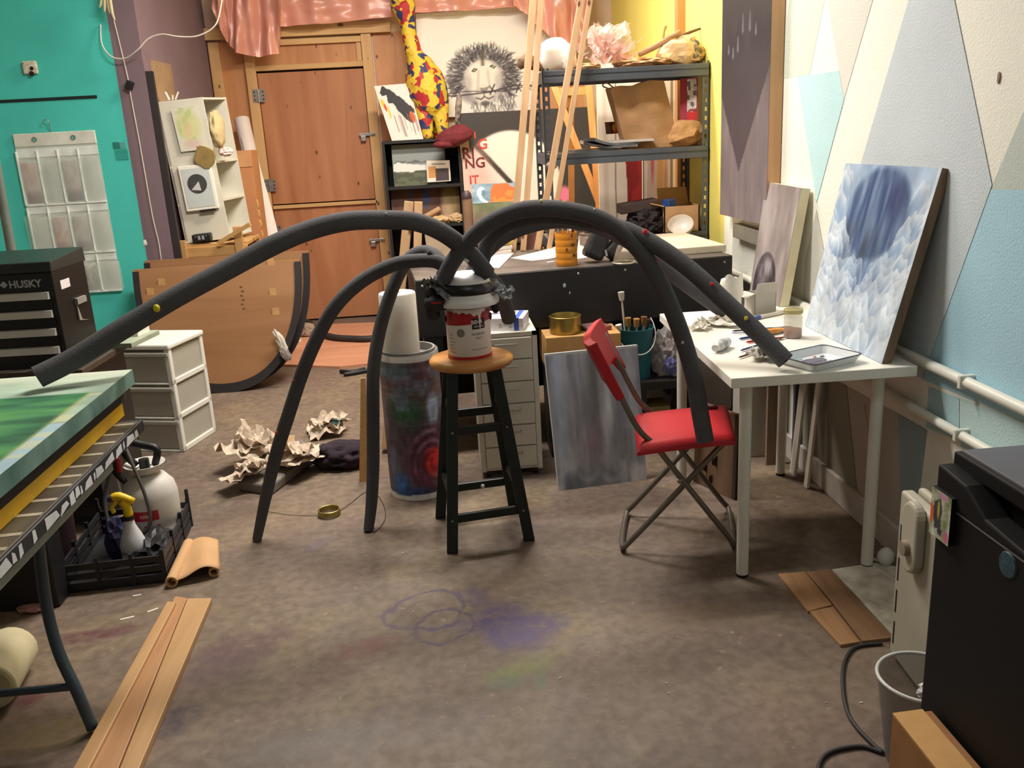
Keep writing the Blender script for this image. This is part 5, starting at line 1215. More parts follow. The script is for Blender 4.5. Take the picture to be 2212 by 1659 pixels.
# ------------------------------------------------------------------ grey steel shelving unit
M_shelf = mat('slate_shelf_paint', (86, 92, 102), 0.4, 0.3, var=0.08, scale=8)
SX0, SX1, SY0, SY1 = 0.612, 1.532, 5.05, 5.50
su = thing('shelving_unit', 'slate-grey steel shelving unit with keyhole posts behind the workbench', 'shelving unit', ((SX0 + SX1) / 2, (SY0 + SY1) / 2, 0))
def post(x0, x1, y, yd):
    mb = MB(); w = x1 - x0; hw = 0.013; c = (x0 + x1) / 2
    mb.box((x0, y, 0), (c - hw / 2, y + 0.002, 1.825)); mb.box((c + hw / 2, y, 0), (x1, y + 0.002, 1.825))
    z = 0.0
    while z < 1.82:
        mb.box((c - hw / 2, y, z), (c + hw / 2, y + 0.002, min(z + 0.026, 1.825))); z += 0.048
    return mb
for x0, x1, inn in ((SX0, SX0 + 0.038, SX0), (SX1 - 0.038, SX1, SX1 - 0.002)):
    for y, sgn in ((SY0, 1), (SY1 - 0.002, -1)):
        p = part('post', post(x0, x1, y, sgn), M_shelf, su)
        y0_, y1_ = (y, y + 0.034) if sgn > 0 else (y - 0.034, y)
        part('post_return', MB().box((inn, y0_, 0), (inn + 0.002, y1_, 1.825)), M_shelf, p)
SHZ = [1.812, 1.378, 0.905, 0.42]
for z in SHZ:
    part('shelf_board', MB().box((SX0 + 0.004, SY0 + 0.01, z - 0.022), (SX1 - 0.004, SY1 - 0.01, z - 0.008)), mat('particle_board', (120, 104, 88), 0.8), su)
    for y, dr_ in ((SY0 - 0.012, 0), (SY1 - 0.002, 0)):
        b_m = part('beam', MB().box((SX0 + 0.006, y, z - 0.026), (SX1 - 0.006, y + 0.014, z)).box((SX0 + 0.006, y + 0.005, z - 0.038), (SX1 - 0.006, y + 0.014, z - 0.024)).box((SX0 + 0.006, y - 0.002, z - 0.064), (SX1 - 0.006, y + 0.014, z - 0.036)), M_shelf, su, bev=0.003)
    for x in (SX0 + 0.003, SX1 - 0.011):
        part('side_beam', MB().box((x, SY0 + 0.02, z - 0.060), (x + 0.008, SY1 - 0.02, z)), M_shelf, su)
part('clamp', MB().blob(V((SX0 + 0.025, SY0 - 0.02, 1.315)), (0.035, 0.02, 0.022), 2, 0.2, 2, 3), mat('clamp_grey', (120, 116, 114), 0.4, 0.5), su)
ZT, ZM, ZL = SHZ[0], SHZ[1], SHZ[2]
def sy(u, v, y=5.20): return aty(u, v, y)
# top shelf load
p = sy(1203, 135); wf = thing('plaster_form', 'smooth white plaster form on the top shelf beside the leaning timber', 'plaster form', V((p.x, 5.2, ZT)))
part('dome', MB().blob(V((p.x - 0.01, 5.20, ZT + 0.085)), (0.105, 0.10, 0.098), 4, 0.10, 1.4, 3, False, None, 0.084), mat('plaster_white', (244, 236, 224), 0.7, var=0.02), wf, smooth=True)
part('fold', MB().blob(V((p.x + 0.055, 5.13, ZT + 0.065)), (0.045, 0.05, 0.07), 4, 0.2, 1.8, 6, False, None, 0.064), MATS['plaster_white'], wf, smooth=True)
single('brown_cone', MB().tube([sy(1122, 148, 5.18), sy(1135, 132, 5.18), V((SX0 + 0.03, 5.18, ZT + 0.030)), V((SX0 + 0.12, 5.18, ZT + 0.022))], [0.012, 0.048, 0.028, 0.020], 9, smooth=3), mat('brown_kraft_dark', (116, 88, 66), 0.8, var=0.2), 'crumpled dark brown paper cone poking out left of the top shelf', 'paper')
M_clear = mat('clear_plastic_film', (232, 204, 200), 0.25, alpha=0.32, var=0.1, scale=10)
p = sy(1318, 140)
pb_ = thing('plastic_bag', 'big crumpled clear plastic bag tinged pink on the top shelf', 'plastic bag', V((p.x, 5.25, ZT)))
part('film', crumple(crumple(crumple(MB(), V((p.x, 5.22, ZT + 0.10)), (0.32, 0.22, 0.16), 5, 0.7, 16, 10, (0.2, 0.8), ZT + 0.002), V((p.x + 0.02, 5.26, ZT + 0.16)), (0.26, 0.24, 0.14), 15, 0.7, 16, 70, (0.4, 0.3), ZT + 0.002), V((p.x - 0.02, 5.28, ZT + 0.06)), (0.32, 0.24, 0.18), 25, 0.7, 16, 130, (-0.3, 0.5), ZT + 0.002), M_clear, pb_)
part('film', crumple(crumple(MB(), V((p.x + 0.02, 5.20, ZT + 0.02)), (0.27, 0.2, 0.16), 9, 0.9, 14, 25, (0.1, 0.4), ZT + 0.002), V((p.x - 0.02, 5.22, ZT + 0.07)), (0.22, 0.18, 0.14), 19, 0.9, 14, 95, (0.2, 0.5), ZT + 0.002), mat('pink_tissue_film', (216, 160, 150), 0.4, alpha=0.6, var=0.2), pb_)
part('loop', MB().tube([sy(1365 + 25 * math.cos(t), 72 + 22 * math.sin(t), 5.2) for t in [0.4 + 0.35 * k for k in range(13)]], 0.0025, 6), M_clear, pb_, smooth=True)
M_kraft = mat('kraft_crumple', (206, 176, 134), 0.85, var=0.1, scale=14, bump=0.2); M_kraft2 = mat('kraft_flat', (190, 150, 112), 0.85, var=0.1)
p = sy(1472, 120)
single('crumpled_packet', MB().blob(V((p.x, 5.2, ZT + 0.068)), (0.125, 0.11, 0.085), 3, 0.30, 1.7, 4, False, None, 0.066), M_kraft, 'big cream-brown crumpled paper packet at the right of the top shelf', 'paper')
single('kraft_sheets', MB().blob(V((sy(1390, 138).x, 5.20, ZT + 0.024)), (0.16, 0.12, 0.028), 4, 0.35, 1.8, 7, True, None, 0.022), M_kraft2, 'flat crumpled brown paper between the plastic bag and the cream packet', 'paper')
single('kraft_flap', MB().blob(V((sy(1265, 140).x, 5.12, ZT + 0.015)), (0.07, 0.05, 0.018), 3, 0.35, 2.0, 12, True, None, 0.014), M_kraft2, 'small brown paper scrap under the plastic bag on the top shelf', 'paper')
single('driftwood_stick', MB().tube([sy(1380, 118), sy(1420, 98), sy(1470, 68)], [0.014, 0.017, 0.013], 10, smooth=4), wood('driftwood', (186, 152, 116), (140, 108, 78), 'X', False, 0.8), 'pale driftwood stick sticking up from the top shelf', 'stick', smooth=True)
single('dark_twig', MB().tube([sy(1460, 82, 5.25), sy(1495, 68, 5.25), sy(1521, 59, 5.25)], [0.009, 0.008, 0.005], 8, smooth=4), mat('bark_brown', (104, 76, 50), 0.9), 'thin dark twig above the cream packet on the top shelf', 'stick', smooth=True)
single('upright_twig', MB().tube([sy(1430, 105, 5.30), sy(1434, 70, 5.30), sy(1438, 56, 5.30)], [0.010, 0.007, 0.010], 8, smooth=4), mat('twig_tan', (176, 146, 100), 0.9), 'short upright twig behind the driftwood on the top shelf', 'stick', smooth=True)
p = sy(1540, 120)
single('dark_rag', MB().blob(V((1.465, 5.2, ZT + 0.062)), (0.06, 0.09, 0.075), 4, 0.35, 2.2, 15, True, None, 0.060), mat('grey_white_rag', (150, 138, 124), 0.9, col2=(70, 56, 52), scale=14), 'brown and white rag bundle at the right end of the top shelf', 'rag')
# middle shelf load: brown bag, papers, packet, poster, small picture
def bagfn(side):
    pass
b_l, b_r, t_r, t_l = sy(1348, 308, 5.22), sy(1462, 300, 5.22), sy(1428, 172, 5.22), sy(1312, 192, 5.22)
b_l.z = b_r.z = ZM + 0.001
pbg = thing('paper_bag', 'crumpled brown paper grocery bag leaning on the middle shelf', 'paper bag', (b_l + b_r) / 2)
def bagface(y):
    def f(u, v):
        q = (b_l * (1 - u) + b_r * u) * (1 - v) + (t_l * (1 - u) + t_r * u) * v
        n = mnoise.noise(V((u * 4, v * 4, y * 9))) * 0.018
        return V((q.x + n * 0.4, y + n + 0.012 * math.sin(7 * u), q.z + (0.006 * math.sin(11 * u) if v > 0.99 else 0)))
    return f
bg = MB().grid(bagface(5.15), 16, 16); n0 = len(bg.v); bg.grid(bagface(5.28), 16, 16)
for i in range(16):
    for a, b in ((i, i + 1), ((i + 1) * 17, i * 17), (i * 17 + 16, (i + 1) * 17 + 16)): bg.f.append((a, b, b + n0, a + n0))
part('bag_body', bg, mat('kraft_bag', (172, 132, 94), 0.85, var=0.1, scale=7, bump=0.25, bscale=24), pbg)
part('bag_handle', MB().tube([sy(1320, 193, 5.14), sy(1302, 186, 5.14), sy(1309, 178, 5.14), sy(1326, 190, 5.14)], 0.004, 6, smooth=4), mat('kraft_cord', (120, 92, 64), 0.9), pbg)
M_mag = mat('glossy_grey_cover', (104, 104, 106), 0.25, var=0.4, scale=9)
for k, (u, v, w0, d0, rz_, c, lab) in enumerate(((1275, 325, 0.24, 0.20, 6, None, 'lowest magazine fanned at the left of the middle shelf'), (1312, 315, 0.30, 0.22, -4, None, 'middle magazine fanned on the middle shelf'), (1318, 305, 0.26, 0.22, 8, None, 'top curled magazine on the middle shelf'), (1350, 318, 0.28, 0.2, -3, 1, 'white-edged booklet sticking out under the paper bag'))):
    p = sy(u, v, 5.2); ff = FZ((p.x, 5.17, ZM + 0.001 + k * 0.013), rz_)
    def mf(a, b, k=k, ff=ff, w0=w0, d0=d0): return ff((a - 0.5) * w0, (b - 0.5) * d0, 0.012 + (0.035 * max(0, 0.5 - a) ** 2 * 4 if k in (1, 2) else 0))
    m1 = MB().grid(mf, 10, 4); nn = len(m1.v); m1.grid(lambda a, b: ff((a - 0.5) * w0, (b - 0.5) * d0, 0.0 + (0.028 * max(0, 0.5 - a) ** 2 * 4 if k in (1, 2) else 0)), 10, 4)
    for i in range(10):
        for a, b in ((i, i + 1), (4 * 11 + i + 1, 4 * 11 + i)): m1.f.append((a, b, b + nn, a + nn))
    for j in range(4):
        for a, b in (((j + 1) * 11, j * 11), (j * 11 + 10, (j + 1) * 11 + 10)): m1.f.append((a, b, b + nn, a + nn))
    single('magazine', m1, M_mag if not c else mat('booklet_pale', (190, 186, 180), 0.4), lab, 'magazine', 'magazines on the middle shelf')
p = sy(1483, 295)
single('brown_packet', MB().blob(V((p.x - 0.015, 5.16, ZM + 0.072)), (0.115, 0.08, 0.070), 3, 0.28, 1.9, 21, False, F((0, 0, 0), (0.95, 0, 0.25), (0, 1, 0), (-0.25, 0, 0.95)), None), mat('packet_tan', (196, 150, 100), 0.85, var=0.15, scale=12), 'crumpled tan paper packet right of the brown bag', 'paper')
def poster():
    w, h = 60, 100; R = Ras(w, h, (150, 44, 60))
    for x, y, a, b in ((0.40, 0.55, 0.92, 0.98), (0.1, 0.18, 0.42, 0.36), (0.52, 0.18, 0.95, 0.36)):
        R.poly([(x, y), (a, y), (a, b), (x, b)], (206, 196, 194))
    rs = np.random.RandomState(3)
    for k in range(26):
        x = 0.1 + 0.75 * rs.rand(); y = 0.18 + 0.75 * rs.rand(); ww = 0.12 + 0.08 * rs.rand(); hh_ = 0.05 + 0.03 * rs.rand()
        R.poly([(x, y), (x + ww, y), (x + ww, y + hh_), (x, y + hh_)], (92, 78, 86) if k % 2 else (190, 180, 176), 0.85)
    R.poly([(0.42, 0.38), (0.95, 0.38), (0.95, 0.50), (0.42, 0.50)], (196, 40, 44)); R.poly([(0, 0.5), (0.38, 0.5), (0.38, 0.95), (0, 0.95)], (146, 40, 60)); R.grain(0.1, 30, 50, 2); return R
canvas('ad_poster', 'red printed advertising sheet propped at the right end of the middle shelf', 'poster', (1.400, 5.16, ZM + 0.002), (1.490, 5.12, ZM + 0.002), (1.490, 5.125, ZT - 0.07), (1.400, 5.165, ZT - 0.07), 0.006, poster(), mat('poster_edge', (190, 180, 176), 0.7), frame='backing_board')
def flame():
    w, h = 30, 30; R = Ras(w, h, (84, 42, 30)); R.poly([(0.5, 0), (1, 0), (1, 1), (0.7, 1)], (206, 70, 36), 1, 0.3); R.ell(0.62, 0.5, 0.12, 0.3, (238, 176, 60), 0.7); R.ell(0.15, 0.5, 0.2, 0.5, (130, 100, 84), 0.8); return R
canvas('flame_picture', 'small dark picture of orange flame behind the brown bag', 'picture', sy(1310, 290, 5.36), sy(1338, 288, 5.36), sy(1336, 262, 5.36), sy(1307, 264, 5.36), 0.01, flame(), M_dark)
# lower shelf load
c_l = sy(1462, 497, 5.12)
lowb = thing('carton', 'open cardboard carton at the right of the lower shelf', 'box', V((1.40, 5.2, ZL)))
part('carton_front', MB().box((1.285, 5.08, ZL), (1.49, 5.086, ZL + 0.145)), M_kraft2, lowb); part('carton_back', MB().box((1.285, 5.27, ZL), (1.49, 5.276, ZL + 0.145)), M_kraft2, lowb)
for x in (1.285, 1.484): part('carton_side', MB().box((x, 5.08, ZL), (x + 0.006, 5.276, ZL + 0.145)), M_kraft2, lowb)
part('carton_flap', MB().quadbox((1.30, 5.276, ZL + 0.145), (1.48, 5.276, ZL + 0.145), (1.475, 5.31, ZL + 0.235), (1.30, 5.31, ZL + 0.235), (0, 0.005, 0)), M_card, lowb)
part('carton_flap', MB().quadbox((1.285, 5.08, ZL + 0.145), (1.285, 5.27, ZL + 0.145), (1.21, 5.27, ZL + 0.165), (1.21, 5.08, ZL + 0.165), (0, 0, 0.005)), M_card, lowb)
single('blue_packet', MB().box((-0.03, -0.03, 0), (0.03, 0.03, 0.09), FZ((1.335, 5.17, ZL + 0.09), 30)), mat('packet_blue', (52, 84, 150), 0.4), 'small blue packet in the cardboard carton on the lower shelf', 'packet', bev=0.004)
bw = sy(1470, 485, 5.03); bwl = V((1.345, 5.0, 0))
bo = thing('white_bowl', 'white plastic bowl tipped on its side in front of the lower shelf', 'bowl', bwl)
part('bowl_shell', MB().lathe(sy(1470, 484, 5.0), [(0.072, 0.0), (0.069, 0.0), (0.060, -0.028), (0.035, -0.045), (0.0, -0.05), (0.0, -0.055), (0.04, -0.05), (0.066, -0.03), (0.072, 0.0)], 32, (-0.25, -0.62, 0.74), cap=False), mat('bowl_white', (220, 212, 204), 0.4), bo, smooth=40)
p = sy(1408, 470, 5.1)
single('dark_cloth_pile', MB().blob(V((p.x - 0.02, 5.16, ZL + 0.06)), (0.105, 0.09, 0.085), 4, 0.4, 2.4, 33, True, None, 0.059), mat('near_black_cloth', (38, 30, 32), 0.85, var=0.5, scale=16), 'pile of dark cloth and wire at the left of the lower shelf', 'cloth')
single('dark_tray', MB().box((-0.12, -0.06, 0), (0.10, 0.07, 0.055), F((1.16, 5.17, ZL + 0.125), (0.97, 0, 0.1), (0, 1, 0))), mat('umber_box', (58, 42, 40), 0.6, var=0.3), 'dark brown open box on top of the dark cloth pile', 'box', bev=0.006)
single('purple_basket', MB().lathe((1.20, 5.16, ZL), [(0.055, 0), (0.07, 0.05), (0.067, 0.05), (0.05, 0.006)], 24), mat('plum_plastic', (92, 54, 72), 0.5, var=0.3, scale=60), 'small plum-coloured basket on the lower shelf', 'basket', smooth=40)

# ------------------------------------------------------------------ timber sticks leaning on the shelf
M_timber = wood('raw_timber', (212, 176, 136), (182, 142, 102), 'Z', True, 0.7, 0.8)
def stick(u0, v0, u1, v1, y0, y1, w0, d0, lab, mm=None):
    a = aty(u0, v0, y0); a.z = BZ + 0.001; b = aty(u1, v1, y1)
    b = a + (b - a) * 1.25
    single('timber_batten', MB().bar(a, b, w0, d0, (0, 1, 0)), mm or M_timber, lab, 'timber', 'battens leaning on the shelf', bev=0.002)
stick(1107, 541, 1152, 0, 4.86, 4.99, 0.036, 0.022, 'left batten of the left leaning pair of pale timbers')
stick(1130, 540, 1169, 0, 4.87, 5.00, 0.030, 0.022, 'right batten of the left leaning pair of pale timbers')
stick(1160, 538, 1256, 0, 4.86, 4.985, 0.034, 0.022, 'left batten of the slanting pair crossing the steel shelf')
stick(1186, 537, 1275, 0, 4.87, 4.99, 0.026, 0.022, 'right batten of the slanting pair crossing the steel shelf')
single('dark_plank', MB().quadbox(V((0.47, 4.895, BZ)), V((0.56, 4.90, BZ)), V((0.56, 4.99, 1.14)), V((0.47, 4.985, 1.14)), (0, 0.015, 0)), wood('dark_red_plank', (112, 70, 56), (82, 50, 40), 'Z', False, 0.7), 'short dark red-brown plank between the leaning timbers', 'plank')
# two short square timbers at the left end of the bench
for top, foot, lab in ((V((-0.135, 4.45, 1.21)), V((-0.345, 4.27, 0.022)), 'left short square timber propped at the left end of the bench'), (aty(904, 436, 5.08), V((-0.215, 4.96, 0.022)), 'right short square timber propped behind the left end of the bench')):
    single('square_timber', MB().bar(foot, top, 0.045, 0.07, (0, 1, 0)), wood('fresh_timber', (214, 178, 138), (188, 146, 104), 'Z', True, 0.65, 0.8), lab, 'timber', 'short square timbers', bev=0.003)
# ------------------------------------------------------------------ low dark cabinet behind the bench with small paintings
lc = thing('low_cabinet', 'low dark cabinet behind the workbench carrying small paintings', 'cabinet', (0.40, 5.95, 0))
part('carcass', MB().box((0.10, 5.72, 0), (0.60, 6.15, 0.82)), mat('umber_cabinet', (48, 40, 36), 0.6), lc, bev=0.004)
part('cabinet_top', MB().box((0.09, 5.71, 0.82), (0.61, 6.16, 0.835)), mat('umber_top', (66, 54, 46), 0.6), lc)
def orange():
    w, h = 90, 40; R = Ras(w, h, (120, 140, 150)); n = fbm(w, h, 6, 3); R.a = lerp3((76, 112, 130), (176, 186, 190), n)
    R.poly([(0.38, 0.0), (0.45, 0.95), (0.7, 1.0), (0.98, 0.7), (0.9, 0.0)], (226, 96, 34), 1, 0.12); R.mix((R.X > 0.45) * (R.X < 0.9) * (n > 0.5) * (R.Y < 0.6), (240, 140, 50), 0.6)
    R.ell(0.2, 0.55, 0.09, 0.28, (238, 238, 236), 0.2); R.ell(0.25, 0.5, 0.05, 0.2, (90, 120, 140), 0.3); R.line([(0.14, 0.5), (0.2, 0.2), (0.32, 0.02)], 0.03, (238, 238, 236)); return R
canvas('orange_painting', 'small abstract painting with an orange shape and white comma behind the bench', 'painting', V((0.225, 5.80, 1.075)), V((0.505, 5.80, 1.078)), V((0.525, 5.83, 1.19)), V((0.228, 5.83, 1.195)), 0.018, orange(), M_grey)
def murky():
    w, h = 70, 60; R = Ras(w, h, (110, 100, 80)); n = fbm(w, h, 5, 5); s2 = vn(w, h, 18, 4, 4)
    R.a = lerp3((112, 84, 72), (146, 122, 108), s2); R.mix(np.clip((R.Y - 0.55) * 3, 0, 1), lerp3((92, 104, 70), (150, 150, 110), n), 0.9); return R
canvas('murky_painting', 'green-brown murky painting under the orange one behind the bench', 'painting', V((0.225, 5.77, 0.836)), V((0.515, 5.77, 0.836)), V((0.515, 5.79, 1.074)), V((0.225, 5.79, 1.074)), 0.018, murky(), M_grey)
tb0 = aty(1016, 470, 5.78); ct = thing('cardboard_tube', 'brown cardboard tube with a dark dome top standing behind the bench', 'tube', V((tb0.x, 5.80, 0.835)))
part('tube', MB().lathe(V((tb0.x - 0.012, 5.80, 0.836)), [(0.032, 0), (0.032, 0.275)], 22), mat('tube_brown', (146, 112, 84), 0.7, var=0.12), ct, smooth=40)
part('dome_cap', MB().lathe(V((tb0.x - 0.014, 5.80, 1.111)), [(0.034, 0), (0.034, 0.004), (0.030, 0.030), (0.014, 0.048), (0.0, 0.05)], 22), mat('dome_plum', (58, 44, 48), 0.5), ct, smooth=40)
for k, (c, w0, h0) in enumerate((((206, 190, 170), 0.018, 0.13), ((60, 56, 60), 0.012, 0.11), ((196, 196, 200), 0.02, 0.12), ((50, 50, 56), 0.010, 0.10), ((150, 70, 62), 0.02, 0.11))):
    x = 0.365 + k * 0.028; names = ('tan', 'first slim black', 'pale grey', 'second slim black', 'brick red')
    single('book', MB().box((x, 5.73, 0.836), (x + w0, 5.765, 0.836 + h0)), mat('book_%d' % k, c, 0.6), names[k] + ' book in the short row beside the leaning timbers', 'book', 'books behind the bench', bev=0.001)

# ------------------------------------------------------------------ black bookcase with paintings
M_bc = mat('bookcase_black', (34, 32, 32), 0.5, var=0.2)
KX0, KX1, KY0, KY1, KZ = -0.40, 0.215, 7.30, 7.68, 1.475
bk_ = thing('bookcase', 'black bookcase beside the wooden door holding paintings', 'bookcase', ((KX0 + KX1) / 2, 7.49, 0))
for x in (KX0, KX1 - 0.022): part('side_panel', MB().box((x, KY0, 0), (x + 0.022, KY1, KZ)), M_bc, bk_, bev=0.002)
for z in (KZ - 0.022, 1.10, 0.79, 0.40, 0.05): part('shelf', MB().box((KX0 + 0.022, KY0, z), (KX1 - 0.022, KY1, z + 0.022)), M_bc, bk_)
part('back_panel', MB().box((KX0, KY1 - 0.006, 0), (KX1, KY1, KZ)), M_bc, bk_)
def sea():
    w, h = 80, 55; R = Ras(w, h, (140, 146, 146)); n = fbm(w, h, 6, 8, 12)
    R.a = lerp3((118, 124, 124), (150, 156, 154), R.Y); R.poly([(0, 0), (1, 0), (1, 0.36), (0, 0.36)], (72, 78, 60), 1, 0.06); R.mix((R.Y < 0.36) * (n > 0.5), (104, 108, 84), 0.7)
    R.poly([(0.0, 0.36), (1, 0.34), (1, 0.54), (0.5, 0.50), (0, 0.58)], (222, 222, 216), 1, 0.08); R.poly([(0, 0.56), (1, 0.56), (1, 0.60), (0, 0.60)], (84, 88, 88), 0.8, 0.12); return R
canvas('seascape_painting', 'grey seascape painting with white surf on the upper bookcase shelf', 'painting', (KX0 + 0.07, 7.36, 1.123), (0.09, 7.36, 1.123), (0.09, 7.40, 1.44), (KX0 + 0.07, 7.40, 1.44), 0.02, sea(), M_grey)
def wrapped():
    w, h = 40, 40; R = Ras(w, h, (226, 216, 204)); R.poly([(0.06, 0.02), (0.4, 0.02), (0.4, 0.72), (0.06, 0.72)], (206, 150, 96)); R.poly([(0.06, 0.02), (0.36, 0.02), (0.36, 0.2), (0.06, 0.2)], (234, 226, 218)); R.poly([(0.36, 0.04), (0.93, 0.04), (0.93, 0.62), (0.36, 0.62)], (84, 74, 76)); R.poly([(0.22, 0.8), (0.8, 0.8), (0.8, 0.86), (0.22, 0.86)], (120, 112, 100)); return R
canvas('wrapped_print', 'small print wrapped in shiny plastic in front of the grey seascape', 'print', aty(923, 394, 7.33), aty(974, 391, 7.33), aty(971, 346, 7.34), aty(921, 347, 7.34), 0.008, wrapped(), M_grey, rough=0.15)
def interior():
    w, h = 90, 70; R = Ras(w, h, (92, 60, 46)); s2 = vn(w, h, 14, 2, 6); R.a = lerp3((74, 44, 38), (112, 76, 58), s2)
    for x, l in ((0.28, 0.25), (0.50, 0.55), (0.54, 0.4)): R.line([(x, 1.0), (x, 1.0 - l)], 0.02, (48, 78, 132))
    R.ell(0.86, 0.62, 0.12, 0.5, (150, 132, 70), 0.7, 0.9); R.ell(0.80, 0.35, 0.08, 0.4, (186, 160, 132), 0.8, 0.7); R.ell(0.80, 0.08, 0.2, 0.12, (206, 160, 112), 0.6); return R
canvas('interior_painting', 'brown and ochre painting with blue drips on the lower bookcase shelf', 'painting', (KX0 + 0.03, 7.42, 0.813), (KX1 - 0.03, 7.42, 0.813), (KX1 - 0.03, 7.45, 1.09), (KX0 + 0.03, 7.45, 1.09), 0.02, interior(), M_grey)
for u, v, rx, rz, sd, lab in ((945, 474, 0.09, 0.035, 3, 'crumpled tan paper lying in the lower bookcase shelf'), (985, 468, 0.06, 0.04, 8, 'bundled raffia at the right of the lower bookcase shelf')):
    p = aty(u, v, 7.34); single('crumpled_paper', MB().blob(V((p.x, 7.36, 0.812 + rz * 0.8)), (rx, 0.05, rz), 3, 0.4, 2.2, sd, True, None, rz * 0.78), M_kraft, lab, 'paper')
single('rolled_print', MB().tube([V((-0.13, 7.33, 0.86)), V((0.02, 7.35, 0.93))], 0.022, 14, True, 0.6), M_kraft2, 'tan paper roll lying on the lower bookcase shelf', 'paper roll', smooth=40)
single('pale_folder', MB().quadbox((-0.10, 7.31, 0.423), (0.10, 7.31, 0.423), (0.08, 7.33, 0.76), (-0.12, 7.33, 0.74), (0, 0.02, 0)), mat('folder_beige', (176, 158, 138), 0.7), 'pale folder standing on the lowest visible bookcase shelf', 'folder')

# on top of the bookcase: drip painting, papier-mache giraffe, red cap
def drips():
    w, h = 70, 100; R = Ras(w, h, (228, 216, 208)); rs = np.random.RandomState(5)
    R.poly([(0.10, 0.88), (0.22, 0.98), (0.40, 0.92), (0.62, 0.78), (0.95, 0.55), (0.95, 0.46), (0.82, 0.50), (0.80, 0.30), (0.66, 0.36), (0.50, 0.50), (0.40, 0.66), (0.26, 0.70), (0.28, 0.82), (0.14, 0.80)], (30, 24, 26), 1, 0.06)
    R.ell(0.10, 0.66, 0.05, 0.10, (232, 180, 30), 0.3, rot=0.3); R.ell(0.13, 0.60, 0.03, 0.07, (196, 44, 32), 0.3); R.ell(0.20, 0.52, 0.03, 0.12, (226, 190, 50), 0.4); R.ell(0.84, 0.40, 0.08, 0.10, (214, 86, 34), 0.4)
    for k in range(14):
        x = 0.30 + 0.65 * rs.rand(); R.line([(x, 0.42 + 0.1 * rs.rand()), (x + 0.01, 0.02 + 0.2 * rs.rand())], 0.006, (40, 32, 36) if k % 3 else (190, 120, 90), 0.85)
    return R
d_bl, d_br, d_tr, d_tl = aty(847, 308, 7.36), aty(915, 303, 7.36), aty(882, 180, 7.44), aty(808, 186, 7.44)
d_bl.z = d_br.z = KZ + 0.001
canvas('drip_painting', 'white painting with a black dripping figure propped on the bookcase top', 'painting', d_bl, d_br, d_tr, d_tl, 0.018, drips(), M_white)
def patches():
    M = bpy.data.materials.new('patched_papier_mache'); M.use_nodes = True; nt = M.node_tree; N = nt.nodes; L = nt.links; b = N['Principled BSDF']
    tc = N.new('ShaderNodeTexCoord'); nz = N.new('ShaderNodeTexNoise'); nz.inputs['Scale'].default_value = 9; L.new(tc.outputs['Object'], nz.inputs['Vector'])
    mx = N.new('ShaderNodeMixRGB'); mx.inputs['Fac'].default_value = 0.12; L.new(tc.outputs['Object'], mx.inputs['Color1']); L.new(nz.outputs['Color'], mx.inputs['Color2'])
    vo = N.new('ShaderNodeTexVoronoi'); vo.inputs['Scale'].default_value = 23; L.new(mx.outputs['Color'], vo.inputs['Vector'])
    sp = N.new('ShaderNodeSeparateColor'); L.new(vo.outputs['Color'], sp.inputs[0])
    r = N.new('ShaderNodeValToRGB'); r.color_ramp.interpolation = 'CONSTANT'; e = r.color_ramp.elements
    e[0].position = 0; e[0].color = rgb(224, 192, 62); e[1].position = 0.46; e[1].color = rgb(182, 48, 54)
    for p, c in ((0.68, (228, 196, 56)), (0.78, (52, 60, 104)), (0.92, (206, 170, 40))): q = e.new(p); q.color = rgb(*c)
    L.new(sp.outputs[0], r.inputs['Fac']); L.new(r.outputs['Color'], b.inputs['Base Color']); b.inputs['Roughness'].default_value = 0.6
    bp = N.new('ShaderNodeBump'); bp.inputs['Strength'].default_value = 0.5; bp.inputs['Distance'].default_value = 0.01; L.new(vo.outputs['Distance'], bp.inputs['Height']); L.new(bp.outputs['Normal'], b.inputs['Normal'])
    return M
M_pm = patches()
gz = 7.48
def gp(u, v): return aty(u, v, gz)
gir = thing('papier_mache_animal', 'tall papier-mache long-necked animal in yellow, red and blue patches on the bookcase', 'sculpture', V((gp(935, 305).x, gz, KZ)))
body = MB().tube([gp(868, -40), gp(869, 0), gp(874, 18), gp(879, 45), gp(884, 75), gp(890, 100), gp(897, 118), gp(905, 138), gp(914, 165), gp(924, 200), gp(933, 235), gp(938, 262)], [0.085, 0.098, 0.092, 0.060, 0.058, 0.062, 0.072, 0.105, 0.150, 0.160, 0.135, 0.05], 22, smooth=4)
for i, p in enumerate(body.v):
    n = mnoise.noise(p * 11) * 0.014; c = V((p.x, gz, p.z)); body.v[i] = p + V((n, n, n * 0.5))
part('body_and_neck', body, M_pm, gir, smooth=True)
for u0, v0, u1, v1, yy in ((915, 235, 926, 304, -0.06), (950, 230, 958, 300, -0.05), (922, 235, 930, 300, 0.08), (945, 235, 950, 300, 0.08)):
    a = gp(u0, v0); b = gp(u1, v1); b.z = KZ + 0.002
    part('leg', MB().tube([a + V((0, yy * 0.5, 0)), a.lerp(b, 0.5) + V((0, yy, 0)), b + V((0, yy, 0))], [0.075, 0.055, 0.042], 14, smooth=4), M_pm, gir, smooth=True)
for s_ in (-1, 1):
    a = gp(868, -35) + V((s_ * 0.05, 0, 0)); part('ear', MB().tube([a, a + V((s_ * 0.05, 0, 0.06))], [0.03, 0.008], 10), M_pm, gir, smooth=True)
rc = aty(985, 296, 7.26)
cap = thing('cloth_hat', 'dark red cloth hat draped over the bookcase edge', 'hat', V((rc.x, 7.28, KZ - 0.05)))
